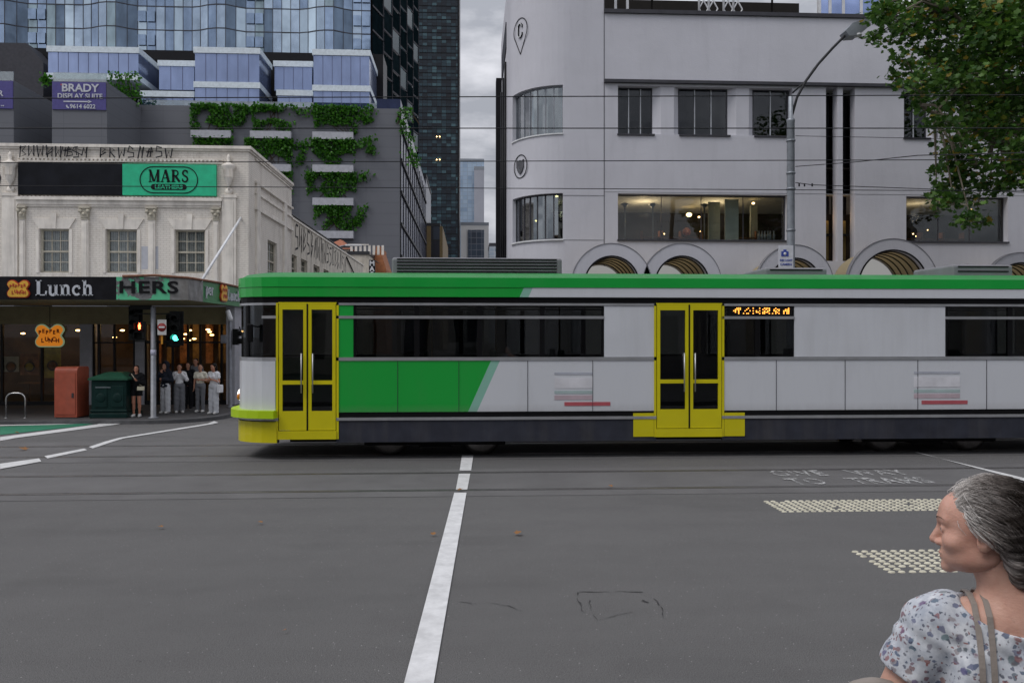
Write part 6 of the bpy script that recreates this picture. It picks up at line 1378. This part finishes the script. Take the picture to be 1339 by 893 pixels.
def skin_mat(name, col):
    t = NT(name); n1 = t.noise(9, 5, .6); n2 = t.noise(60, 3); c = t.mix(t.ramp(n1, [(.3,(0,0,0)),(.7,(1,1,1))]), tuple(x*f for x, f in zip(col, (.93,.82,.80))), tuple(x*f for x, f in zip(col, (1.04,1.06,1.06))))
    p = t.bsdf(c, .48, 0, .4, bump=n2, bstr=.12, bdist=.002); p.inputs['Subsurface Weight'].default_value = .12; p.inputs['Subsurface Radius'].default_value = (.012,.004,.002); p.inputs['Subsurface Scale'].default_value = 1; return t.m
M['skin'] = skin_mat('skin_light', (.52,.27,.18)); M['skin2'] = skin_mat('skin_tan', (.50,.235,.155))
M['hairblack'] = paint('hair_black', (.010,.008,.007), .45, 0, .3, 30)
def human(name, loc, rz, H, label, group, clothes, arms, hairl='long', lean=0, skin='skin', feet=.09, headrot=(0,0), h=.010):
    """standing figure facing -y before rotation. clothes: list of (name, kind, material); arms: {-1: (elbow, wrist, dir, palm), 1: ...} in unit height coordinates"""
    s = H/1.70; root = empty(name, loc, label, 'person', group, rz); V_ = lambda *p: tuple(c*s for c in p)
    tor = [s_ell(V_(0,.01,.93), V_(.155,.105,.12)), s_ell(V_(0,0,1.08), V_(.118,.085,.14)), s_ell(V_(0,.0,1.24), V_(.145,.098,.16)), s_cap(V_(-.125,.01,1.375), V_(.125,.01,1.375), .055*s), s_ell(V_(-.06,-.075,1.25), V_(.055,.045,.055)), s_ell(V_(.06,-.075,1.25), V_(.055,.045,.055))]
    neck = [s_cap(V_(0,.02,1.38), V_(0,.0,1.50), .052*s, .047*s)]
    def leg(k, w=1.0): x = k; return [s_cap(V_(.085*x,0,.90), V_(.088*x,-.012,.48), .083*s*w, .052*s*w), s_cap(V_(.088*x,-.012,.48), V_((feet-.0)*x,.015,.09), .052*s*w, .034*s*w), s_ell(V_(.09*x,.025,.36), V_(.05*w,.052*w,.12))]
    foot = lambda k: [s_cap(V_(feet*k,.03,.045), V_((feet+.02)*k,-.13,.03), .040*s, .030*s)]
    legs = leg(1)+leg(-1); armf = {}; hands = []
    for k in (-1, 1):
        e, wv, dr, pn = arms[k]; sh = (.175*k,.01,1.365); e = (e[0]*k, *e[1:]); wv = (wv[0]*k, *wv[1:]); dr = (dr[0]*k, *dr[1:]); pn = (pn[0]*k, *pn[1:])
        armf[k] = [s_cap(V_(*sh), V_(*e), .046*s, .036*s), s_cap(V_(*e), V_(*wv), .037*s, .025*s)]
        sx = Vector(dr).cross(Vector(pn)); sd = 1 if sx.x*(-k) > 0 or abs(sx.x) < .2 else -1
        hands.append(hand_fs(Vector(V_(*wv)), dr, pn, sd, .35, s))
    body = uni(tor+neck+legs+foot(1)+foot(-1)+armf[1]+armf[-1], .03)
    zt = 1.56*s; ext = max(.34, max(abs(arms[k][i][0]) for k in (-1,1) for i in (0,1))+.08)*s
    P, F = snet(body, (-ext,-.42*s,-.0), (ext,.2*s,zt), h); mb = netmb(P, F)
    HM = Matrix.Translation(Vector(V_(0,-.012,1.595))) @ Matrix.Rotation(R(headrot[0]), 4, 'Z') @ Matrix.Rotation(R(headrot[1]), 4, 'X') @ Matrix.Scale(s*.97, 4)
    P, F = snet(head_sdf, (-.1,-.135,-.14), (.1,.13,.14), .0062); mb.merge(netmb(P, F, HM))
    for fs, wr in hands:
        P, F = snet(uni(fs, .012), (wr.x-.14, wr.y-.16, wr.z-.19), (wr.x+.14, wr.y+.16, wr.z+.19), .0050); mb.merge(netmb(P, F))
    b = mb.build('body', M[skin], root, local=True, fix=False)
    m = MB(); m.sm = True
    for k in (-1, 1): m = MB(); m.ball((.031*k,-.0870,-.001), .0085, 8, 6); m.xform(HM).build('eye', M['hairblack'], b, local=True)
    def hair(X, Y, Z_):
        v = smin(s_ell((0,.024,.036), (.084,.106,.091))(X, Y, Z_), s_ell((0,.07,-.04), (.074,.055,.10))(X, Y, Z_), .03)
        if hairl == 'long': v = smin(v, s_cap((.0,.062,-.05), (0,.075,-.27), .066, .05)(X, Y, Z_), .03); v = smin(v, s_cap((.070,.01,-.03), (.085,-.005,-.25), .022, .018)(np.abs(X), Y, Z_), .02)
        if hairl == 'bun': v = smin(v, s_ell((0,.11,.05), .045)(X, Y, Z_), .01)
        keep = np.maximum(.7*Y+.71*(Z_-.03)+.016, np.maximum(Y-.022, np.where(hairl == 'long', .018-np.abs(np.abs(X)-.082), -1)) if hairl == 'long' else Y-.022)
        return smax(v + .0025*np.sin(90*np.arctan2(X, .2+Z_)), -keep, .006)
    P, F = snet(hair, (-.13,-.12,-.34), (.13,.19,.16), .0075); netmb(P, F, HM).build('hair', M['hairblack'], root, local=True, fix=False)
    for nm, kind, mt in clothes:
        if kind.startswith('top'):
            sl_ = {'top_long': (1,.93), 'top_short': (.5,0), 'top_none': (0,0)}[kind.split(':')[0]]; zlo = float(kind.split(':')[1])*s; pr = list(tor)
            for k in (-1, 1):
                e, wv = arms[k][0], arms[k][1]; sh = (.175*k,.01,1.365); e = (e[0]*k, *e[1:]); wv = (wv[0]*k, *wv[1:]); L_ = lambda a, b, t_: tuple(a[i]+(b[i]-a[i])*t_ for i in range(3))
                if sl_[0]: pr.append(s_cap(V_(*sh), V_(*L_(sh, e, sl_[0])), .047*s, (.047-.008*sl_[0])*s))
                if sl_[1]: pr.append(s_cap(V_(*e), V_(*L_(e, wv, sl_[1])), .040*s, .034*s))
            g0 = uni(pr, .03); w = .016 if 'loose' not in kind else .032
            def g(X, Y, Z_, g0=g0, zlo=zlo, w=w, none=(kind.startswith('top_none'))):
                v = g0(X, Y, Z_)-w*s+.003*np.sin(38*X+22*Z_+9*Y)+.003*np.sin(55*Z_-30*X); v = smax(v, zlo-Z_, .01); v = smax(v, -s_ell(V_(0,-.03,1.47), V_(.072,.09,.055))(X, Y, Z_), .01)
                if none: v = smax(v, np.abs(X)-.155*s, .02)
                return v
        elif kind.startswith('trousers'):
            wd = 1.75 if 'wide' in kind else 1.25; zlo = float(kind.split(':')[1])*s; a = []
            for k in (-1, 1): a += [s_cap(V_(.085*k,0,.92), V_(.090*k,-.008,.48), .092*s, .056*s*wd*.92), s_cap(V_(.090*k,-.008,.48), V_((feet+.005)*k,.0,.05), .056*s*wd*.92, .046*s*wd)]
            g0 = uni([(s_ell(V_(0,.01,.95), V_(.172,.128,.12)))]+a, .018)
            def g(X, Y, Z_, g0=g0, zlo=zlo): v = g0(X, Y, Z_)-.006+.003*np.sin(60*X)*np.clip((Z_<.8*s)*1.0,0,1)+.003*np.sin(40*Z_+20*X); return smax(smax(v, zlo-Z_, .006), Z_-1.04*s, .006)
        elif kind == 'shorts':
            g0 = uni([s_ell(V_(0,.01,.93), V_(.165,.115,.12)), s_cap(V_(.09,0,.88), V_(.10,0,.70), .094*s, .092*s), s_cap(V_(-.09,0,.88), V_(-.10,0,.70), .094*s, .092*s)], .02)
            def g(X, Y, Z_, g0=g0): return smax(smax(g0(X, Y, Z_), .70*s-Z_, .006), Z_-1.02*s, .006)
        elif kind == 'shoes':
            g0 = lambda X, Y, Z_: uni(foot(1)+foot(-1)+[s_cap(V_(feet,.03,.045), V_(feet,.02,.08), .04*s), s_cap(V_(-feet,.03,.045), V_(-feet,.02,.08), .04*s)], .02)(X, Y, Z_)-.012
            def g(X, Y, Z_, g0=g0): return smax(smax(g0(X, Y, Z_), -Z_, .006), Z_-.10*s, .006)
        elif kind == 'hood':
            def g(X, Y, Z_): v = s_ell(V_(0,.02,1.63), V_(.115,.135,.15))(X, Y, Z_); v = smin(v, s_ell(V_(0,.06,1.46), V_(.12,.10,.08))(X, Y, Z_), .03); return smax(v, -s_ell(V_(0,-.10,1.60), V_(.082,.14,.125))(X, Y, Z_), .01)
        P, F = snet(g, (-ext,-.44*s,-.0), (ext,.26*s,1.82*s), h); netmb(P, F).build(nm, mt, root, local=True, fix=False)
    return root, s
fab = lambda n, c, **k: paint(n, c, .85, 0, .12, 6, .3, 60, **k)
cb, cw, cg, cc, clg, cbl = fab('cloth_black', (.012,.012,.014)), fab('cloth_white', (.80,.80,.82)), fab('cloth_grey', (.16,.165,.18)), fab('cloth_cream', (.78,.74,.62)), fab('cloth_lightgrey', (.58,.59,.62)), fab('cloth_navy', (.02,.024,.035))
shoe = fab('shoe_white', (.62,.61,.59)); bagm = paint('bag_cream', (.60,.55,.42), .5)
HANG = ((.215,.03,1.10), (.215,-.03,.87), (0,-.1,-1), (1,0,0)); FOLD = ((.23,.02,1.12), (.06,-.20,1.16), (-1,-.15,.1), (0,1,0)); CHIN = ((.24,-.06,1.14), (.06,-.17,1.37), (-.5,.1,1), (0,1,0)); PHONE = ((.22,-.02,1.10), (.10,-.25,1.18), (-.5,-.4,.5), (0,.5,1))
GP = 'people waiting on the far corner'
def P_at(u, Y): return (WX(u, Y), Y, -.40)
def bag(root, s, pts, box, mat, name='shoulder_bag', label='bag'):
    o = empty(name, root.location, label, 'bag'); o.rotation_euler = root.rotation_euler; m = MB(); m.bbox(*box, .02); m.build('bag_body', mat, o, local=True); m = MB(); m.tube(pts, .009, 6); m.build('strap', mat, o, local=True)
r_, s_ = human('person', P_at(178.5, 26.4), R(8), 1.66, 'long haired woman in black top and black shorts, bare legs, beside the signal pole', GP, [('cardigan','top_long:.98:loose',cb),('shorts','shorts',cb),('shoes','shoes',shoe)], {-1: HANG, 1: PHONE}, 'long', skin='skin2')
bag(r_, s_, [(-.13,-.10,1.40),(-.02,-.16,1.25),(.12,-.15,1.06),(.2,-.12,1.0)], (.06,.28,-.20,-.12,.86,.99), bagm, label='small cream crossbody bag at the hip of the woman in black')
human('person', P_at(216.5, 27.6), R(-22), 1.70, 'person in dark hooded jacket and pale trousers, hand raised to mouth', GP, [('hoodie','top_long:.88:loose',cbl),('hood','hood',cbl),('trousers','trousers_wide:.05',clg),('shoes','shoes',shoe)], {-1: CHIN, 1: FOLD}, 'short')
human('person', P_at(234.5, 27.8), R(24), 1.66, 'woman in white long sleeved top and grey trousers with hands at her face', GP, [('top','top_long:.95',cw),('trousers','trousers_wide:.05',cg),('shoes','shoes',shoe)], {-1: CHIN, 1: CHIN}, 'bun', headrot=(-12,8))
human('person', P_at(262, 28.0), R(-4), 1.64, 'woman in cream short top and dark grey trousers, one arm across her front', GP, [('top','top_short:.96',cc),('trousers','trousers:.05',cg),('shoes','shoes',shoe)], {-1: HANG, 1: FOLD}, 'bun', headrot=(18,-6))
r_, s_ = human('person', P_at(279.5, 27.3), R(-20), 1.68, 'woman in white shirt and pale wide trousers with a white tote, rightmost of those waiting', GP, [('top','top_short:.95',cw),('trousers','trousers_wide:.03',clg),('shoes','shoes',shoe)], {-1: FOLD, 1: PHONE}, 'long', headrot=(-15,10))
bag(r_, s_, [(.13,-.06,1.42),(.20,-.10,1.20),(.26,-.04,1.0)], (.22,.34,-.14,.06,.72,.98), cw, 'tote_bag', label='white tote hanging beside the rightmost waiting woman')
human('person', P_at(246, 29.4), R(5), 1.66, 'dark haired person in black standing behind the woman in white', GP, [('top','top_long:.9:loose',cb),('trousers','trousers:.05',cb),('shoes','shoes',cb)], {-1: HANG, 1: HANG}, 'long')
human('person', P_at(256, 30.2), R(0), 1.78, 'taller dark haired person half hidden behind the woman in cream', GP, [('top','top_long:.9:loose',cg),('trousers','trousers:.05',cb),('shoes','shoes',cb)], {-1: HANG, 1: HANG}, 'short')

# ---- the woman in the foreground: back to us, head turned to look left along the street
wx = empty('person', (0,0,0), 'grey haired woman in a floral top looking left in the near right corner', 'person')
TD = 1.95; hd = W(1284, 690, TD*(CS-((1283-U0)/FPX)*SN)); tb_ = W(1336, 786, (TD+.0)*(CS-((1336-U0)/FPX)*SN))
wx.location = (tb_.x, tb_.y, .145); wx.rotation_euler = (0,0,0); THT, THH = R(-197), R(-129)
TM = Matrix.Rotation(THT, 4, 'Z'); zsh = tb_.z-.145-.055     # centre height of the shoulder line
HM = Matrix.Translation(hd-Vector(wx.location)) @ Matrix.Rotation(THH, 4, 'Z') @ Matrix.Rotation(R(4), 4, 'X') @ Matrix.Scale(.96, 4)
hl = TM.inverted() @ (hd-Vector(wx.location))               # head centre in the torso frame
z = zsh; dz = z-1.40
# torso frame faces -y; the picture shows its +x shoulder (her left)
tor = [s_ell((0,.0,.93), (.18,.13,.14)), s_ell((0,-.01,1.10+dz*.5), (.145,.11,.18)), s_ell((0,.0,z-.15), (.165,.115,.20)), s_cap((-.14,.0,z-.005), (.14,.0,z-.005), .060, .060), s_cap((-.06,.035,z+.01), (.06,.035,z+.01), .058), s_ell((-.08,-.085,z-.17), (.07,.06,.07)), s_ell((.08,-.085,z-.17), (.07,.06,.07)), s_ell((.10,.075,z-.12), (.07,.035,.09)), s_ell((-.10,.075,z-.12), (.07,.035,.09))]
nb, ntp = Vector((0,.015,z+.02)), Vector((hl.x*.75, hl.y*.7+.01, hl.z-.085))
neckf = [(s_cap(tuple(nb), tuple(ntp), .062, .050), .05), (s_cap((.03,.02,z+.02), tuple(ntp+Vector((0,0,.02))), .030, .022), .035), (s_cap((.07,.03,z+.01),(.02,.03,z+.07), .038, .032), .05), (s_cap((-.07,.03,z+.01),(-.02,.03,z+.07), .038, .032), .05)]
ea, wa_ = Vector((.315,-.03,z-.30)), Vector((.27,-.20,z-.46)); eb, wb = Vector((-.26,.02,z-.31)), Vector((-.22,-.16,z-.50)); sha, shb = Vector((.195,.0,z-.015)), Vector((-.19,.0,z-.02))
armA = [(s_cap(tuple(sha), tuple(ea), .058, .043), .04), (s_cap(tuple(ea), tuple(wa_), .042, .028), .02)]; armB = [(s_cap(tuple(shb), tuple(eb), .055, .042), .04), (s_cap(tuple(eb), tuple(wb), .042, .028), .02)]
legs = []
for k in (-1, 1): legs += [(s_cap((.09*k,0,.90), (.09*k,-.01,.50), .09, .058), .03), (s_cap((.09*k,-.01,.50), (.09*k,.02,.08), .058, .038), .02), (s_cap((.09*k,.03,.045), (.10*k,-.13,.03), .04, .03), .02)]
P, F = snet(uni(tor+neckf+armA+armB+legs, .04), (-.42,-.36,0), (.42,.24,z+.19), .0075); mb = netmb(P, F, TM)
P, F = snet(head_sdf, (-.1,-.135,-.14), (.1,.13,.14), .0023); mb.merge(netmb(P, F, HM))
for wv, dr in ((wa_, wa_-ea), (wb, wb-eb)):
    fs, wr = hand_fs(wv, dr, (0,0,-1), -1 if wv.x > 0 else 1, .4); P, F = snet(uni(fs, .012), tuple(wr+Vector((-.13,-.2,-.2))), tuple(wr+Vector((.13,.12,.12))), .004); mb.merge(netmb(P, F, TM))
def face_skin():
    t = NT('face_skin'); n1 = t.noise(14, 6, .6); n3 = t.noise(120, 3); n2 = t.noise(3, 4); c = t.mix(t.ramp(n1, [(.3,(0,0,0)),(.7,(1,1,1))]), (.54,.29,.22), (.68,.42,.33)); c = t.mix(t.math('MULTIPLY', t.ramp(n2, [(.45,(0,0,0)),(.7,(1,1,1))]), .35), c, (.56,.25,.19))
    vo = t.n('ShaderNodeTexNoise'); vo.inputs['Scale'].default_value = 75; t.l(t.c.outputs['Object'], vo.inputs['Vector']); c = t.mix(t.math('MULTIPLY', t.ramp(vo.outputs[0], [(.66,(0,0,0)),(.72,(1,1,1))]), .2), c, (.34,.16,.11))
    wr_ = t.noise(1.0, 4, .6, t.map((60, 60, 200))); p = t.bsdf(c, .46, 0, .4, bump=t.math('ADD', n3, t.math('MULTIPLY', wr_, .8)), bstr=.28, bdist=.003); p.inputs['Subsurface Weight'].default_value = .15; p.inputs['Subsurface Radius'].default_value = (.010,.004,.002); p.inputs['Subsurface Scale'].default_value = 1; return t.m
M['face'] = face_skin(); body = mb.build('body', M['face'], wx, local=True, fix=False)
for k in (-1, 1):
    m = MB(); m.ball((.031*k,-.0785,-.0015), .0118, 16, 12); e = m.xform(HM).build('eyeball', paint('eye_white', (.55,.52,.50), .2, 0, .05), body, local=True)
    m = MB(); m.ball((.031*k,-.0875,-.0015), (.0052,.0035,.0052), 12, 8); m.xform(HM).build('iris', paint('iris_brown', (.05,.03,.02), .15), e, local=True)
    m = MB()
    for i in range(26): a = i/25; p = Vector(((.014+.036*a)*k, -.0985+.022*a*a, .0215+.008*math.sin(a*2.6))); m.tube([p, p+Vector((.006*k, -.001, .004*(1-a)))], [.0007,.0003], 4)
    m.xform(HM).build('eyebrow', paint('brow_grey', (.13,.10,.085), .7), body, local=True)
m = MB(); m.ball((.0,-.0988,-.0668), (.0185,.0040,.0038), 14, 8); m.ball((.0,-.0972,-.0765), (.0155,.0040,.0042), 14, 8); m.xform(HM).build('lips', paint('lip', (.42,.13,.11), .4, 0, .15, 60), body, local=True)
def hair_mat():
    t = NT('hair_grey'); sx = t.n('ShaderNodeSeparateXYZ'); t.l(t.c.outputs['UV'], sx.inputs[0]); st = t.noise(1.0, 4, .7, t.map((9, 130, 1), 'UV')); st2 = t.noise(1.0, 3, .7, t.map((2.5, 36, 1), 'UV'))
    k = t.math('ADD', sx.outputs[0], t.math('MULTIPLY', t.math('SUBTRACT', st2, .5), .9)); c = t.ramp(k, [(.25,(.74,.70,.67)),(.50,(.34,.30,.28)),(.68,(.045,.034,.028))]); c2 = t.mix(.62, c, (.03,.024,.02)); c = t.mix(t.ramp(st, [(.38,(0,0,0)),(.60,(1,1,1))]), c2, c)
    t.bsdf(c, .42, 0, .45, bump=st, bstr=.5, bdist=.004); return t.m
def hair_fn(X, Y, Z_):
    v = s_ell((0,.026,.034), (.081,.105,.087))(X, Y, Z_); v = smin(v, s_ell((0,.090,-.005), (.070,.062,.085))(X, Y, Z_), .03); v = smin(v, s_ell((0,.085,-.075), (.058,.050,.075))(X, Y, Z_), .03); v = smin(v, s_ell((0,.125,-.03), (.045,.050,.055))(X, Y, Z_), .02)
    ph = np.arctan2(Z_+.03, np.abs(X)+.02)*14+Y*16; v = v+.0024*np.sin(ph*1.7+3*np.sin(Y*24))+.0010*np.sin(ph*6.1+Y*40); 
    keep = np.maximum(.66*Y+.75*(Z_-.026)+.012+.004*np.sin(ph*2), np.minimum(Y-.030, Z_+.145)); return smax(v, -keep, .008)
P, F = snet(hair_fn, (-.11,-.12,-.18), (.11,.20,.16), .0026); mb = netmb(P, F, HM); ho = mb.build('hair', hair_mat(), wx, local=True, fix=False)
def hair_uv(o, Pl):
    uvl = o.data.uv_layers.new(name='UVMap'); fr = np.clip((Pl[:,1]+.09)/.26, 0, 1); an = np.arctan2(Pl[:,2]+.02+.35*(Pl[:,1]+.09)*0, np.abs(Pl[:,0])+.015)/3.2+.5 + .12*np.sin(Pl[:,1]*22)
    li = np.empty(len(o.data.loops), int); o.data.loops.foreach_get('vertex_index', li); uv = np.stack([fr[li], an[li]], 1).astype(np.float32).ravel(); uvl.data.foreach_set('uv', uv)
hair_uv(ho, P)
# loose strands lifted off the hair surface
rnd = random.Random(9); m = MB(); loc_ = []
Pn = P[np.random.RandomState(3).choice(len(P), 6500, replace=False)]
for p in Pn:
    q = Vector(p); 
    if q.y < -.06 and q.z < .05: continue
    cen = Vector((0,.05,.0)); n_ = (q-cen).normalized(); back = Vector((-q.x*2.0, 1, (.35 if q.y < -.035 else -.55)-(.9 if q.y > .05 else 0)+rnd.gauss(0,.25))); back = (back-n_*back.dot(n_)).normalized(); L_ = rnd.uniform(.03,.075); lift = rnd.uniform(.0008,.0045) if rnd.random() < .92 else rnd.uniform(.006,.016)
    pts = [q+n_*.0002, q+back*L_*.33+n_*lift, q+back*L_*.66+n_*(lift*.9)-n_*L_*L_*1.2, q+back*L_-n_*L_*L_*3.4]; k0 = len(m.v); m.tube(pts, [.0005,.0008,.0007,.0003], 3, cap=False); loc_ += [Vector(v) for v in m.v[k0:]]
Pl = np.array([tuple(v) for v in loc_]); so_ = m.xform(HM).build('loose_strands', ho.data.materials[0], ho, local=True, fix=False); hair_uv(so_, Pl)
# floral top
def floral():
    t = NT('floral_cloth'); base = t.mix(t.ramp(t.noise(16, 5, .7), [(.35,(0,0,0)),(.65,(1,1,1))]), (.36,.39,.45), (.66,.68,.72)); c = base
    for sc, thr, cols_, seed in ((46, .30, [(.05,.07,.16),(.06,.12,.16),(.30,.10,.08),(.10,.12,.22),(.35,.30,.28)], 0), (85, .27, [(.02,.025,.05),(.12,.14,.2),(.25,.07,.06),(.04,.07,.12),(.2,.2,.22)], 7), (26, .20, [(.08,.16,.19),(.32,.13,.10),(.07,.06,.20),(.28,.26,.27),(.10,.18,.20)], 3)):
        mp_ = t.n('ShaderNodeMapping'); mp_.inputs['Location'].default_value = (seed, seed*2, 0); wv = t.n('ShaderNodeMix', data_type='RGBA', blend_type='ADD'); wv.inputs[0].default_value = .02; t.l(t.c.outputs['Object'], wv.inputs[6]); nn = t.n('ShaderNodeTexNoise'); nn.inputs['Scale'].default_value = 60; t.l(t.c.outputs['Object'], nn.inputs[0]); t.l(nn.outputs['Color'], wv.inputs[7]); t.l(wv.outputs[2], mp_.inputs[0])
        vo = t.n('ShaderNodeTexVoronoi'); vo.inputs['Scale'].default_value = sc; t.l(mp_.outputs[0], vo.inputs['Vector']); sp_ = t.n('ShaderNodeSeparateColor'); t.l(vo.outputs['Color'], sp_.inputs[0])
        col = t.ramp(sp_.outputs[0], [(.0,cols_[0]),(.25,cols_[1]),(.5,cols_[2]),(.75,cols_[3]),(1,cols_[4])]); mk = t.math('MULTIPLY', t.ramp(vo.outputs['Distance'], [(thr,(1,1,1)),(thr+.08,(0,0,0))]), t.ramp(sp_.outputs[1], [(.22,(0,0,0)),(.26,(1,1,1))])); c = t.mix(t.math('MULTIPLY', mk, .8), c, col)
    t.bsdf(c, .85, 0, .2, bump=t.noise(400, 2), bstr=.25, bdist=.001); return t.m
def L3(a, b, k): return tuple(a+(b-a)*k)
gt = uni(tor+[(s_cap(tuple(sha), L3(sha, ea, .42), .062, .064), .04), (s_cap(tuple(shb), L3(shb, eb, .42), .060, .062), .04)], .04)
da = (ea-sha).normalized(); db = (eb-shb).normalized()
def topf(X, Y, Z_):
    v = gt(X, Y, Z_)-.011; fold = .0030*np.sin(52*X+30*Z_+2.5*np.sin(23*Y+9*X))*np.sin(17*Z_+21*X+1)+.0022*np.sin(80*X-33*Z_+3*np.sin(31*Z_)); v = v+fold
    v = smax(v, -s_ell((0,.045,z+.075), (.150,.115,.088))(X, Y, Z_), .006); v = smax(v, -s_ell((0,-.05,z+.06), (.12,.13,.12))(X, Y, Z_), .006)
    for s0, d_ in ((sha, da), (shb, db)):
        k = (X-s0.x)*d_.x+(Y-s0.y)*d_.y+(Z_-s0.z)*d_.z; lim = np.where((X*s0.x > 0) & (np.abs(X) > .215), k-.145, -1); v = np.maximum(v, lim)
    return smax(v, .86-Z_, .01)
P, F = snet(topf, (-.36,-.26,.82), (.36,.22,z+.12), .0048); netmb(P, F, TM).build('floral_top', floral(), wx, local=True, fix=False)
g0 = uni([s_ell((0,.0,.93), (.188,.138,.14))]+[s_cap((.095*k,0,.92), (.095*k,-.008,.5), .10, .075) for k in (-1,1)]+[s_cap((.095*k,-.008,.5), (.095*k,0,.06), .075, .06) for k in (-1,1)], .02)
P, F = snet(lambda X, Y, Z_: smax(smax(g0(X, Y, Z_), .04-Z_, .006), Z_-1.0, .006), (-.3,-.3,0), (.3,.3,1.05), .012); netmb(P, F, TM).build('trousers', cbl, wx, local=True, fix=False)
P, F = snet(lambda X, Y, Z_: smax(uni([s_cap((.09*k,.03,.045), (.10*k,-.13,.03), .05, .042) for k in (-1,1)], .01)(X, Y, Z_), -Z_, .005), (-.2,-.25,0), (.2,.15,.12), .008); netmb(P, F, TM).build('shoes', cb, wx, local=True, fix=False)
# her shoulder bag: two thin straps over the left shoulder and a taupe body held in front
sb = empty('shoulder_bag', wx.location, 'taupe shoulder bag with two thin straps worn by the grey haired woman', 'bag'); taupe = paint('taupe_leather', (.27,.235,.21), .5, 0, .12, 9, .2, 90)
for dx in (.098, .122):
    pts = []
    for k in range(15):
        a = R(-62+ (k/14)*(214)); 
    m = MB(); vs = []; n_ = 26
    for k in range(n_):
        th = R(-40+k*260/(n_-1)); dd = (math.cos(th), math.sin(th)); r_ = .30; cz = z-.15
        for _ in range(40):
            sd = float(gt(np.array([dx]), np.array([dd[0]*r_]), np.array([cz+dd[1]*r_]))[0])-.013; r_ -= sd*.8
            if abs(sd) < 2e-4: break
        r_ += .0035
        for o_ in (-.0065, .0065): vs.append((dx+o_, dd[0]*r_, cz+dd[1]*r_))
    m.add(vs, [(2*i, 2*i+1, 2*i+3, 2*i+2) for i in range(n_-1)]); o = m.xform(TM).build('strap', taupe, sb, local=True); sm_ = o.modifiers.new('thick', 'SOLIDIFY'); sm_.thickness = .003
bw = W(1141, 912, 1.95)-Vector(wx.location); m = MB(); P, F = snet(uni([s_ell((0,0,-.02), (.11,.05,.10)), s_cap((-.07,0,.03), (.07,0,.03), .035)], .03), (-.15,-.1,-.16), (.15,.1,.12), .008); netmb(P, F, Matrix.Translation(bw) @ Matrix.Scale(.62, 4)).build('bag_body', taupe, sb, local=True, fix=False)
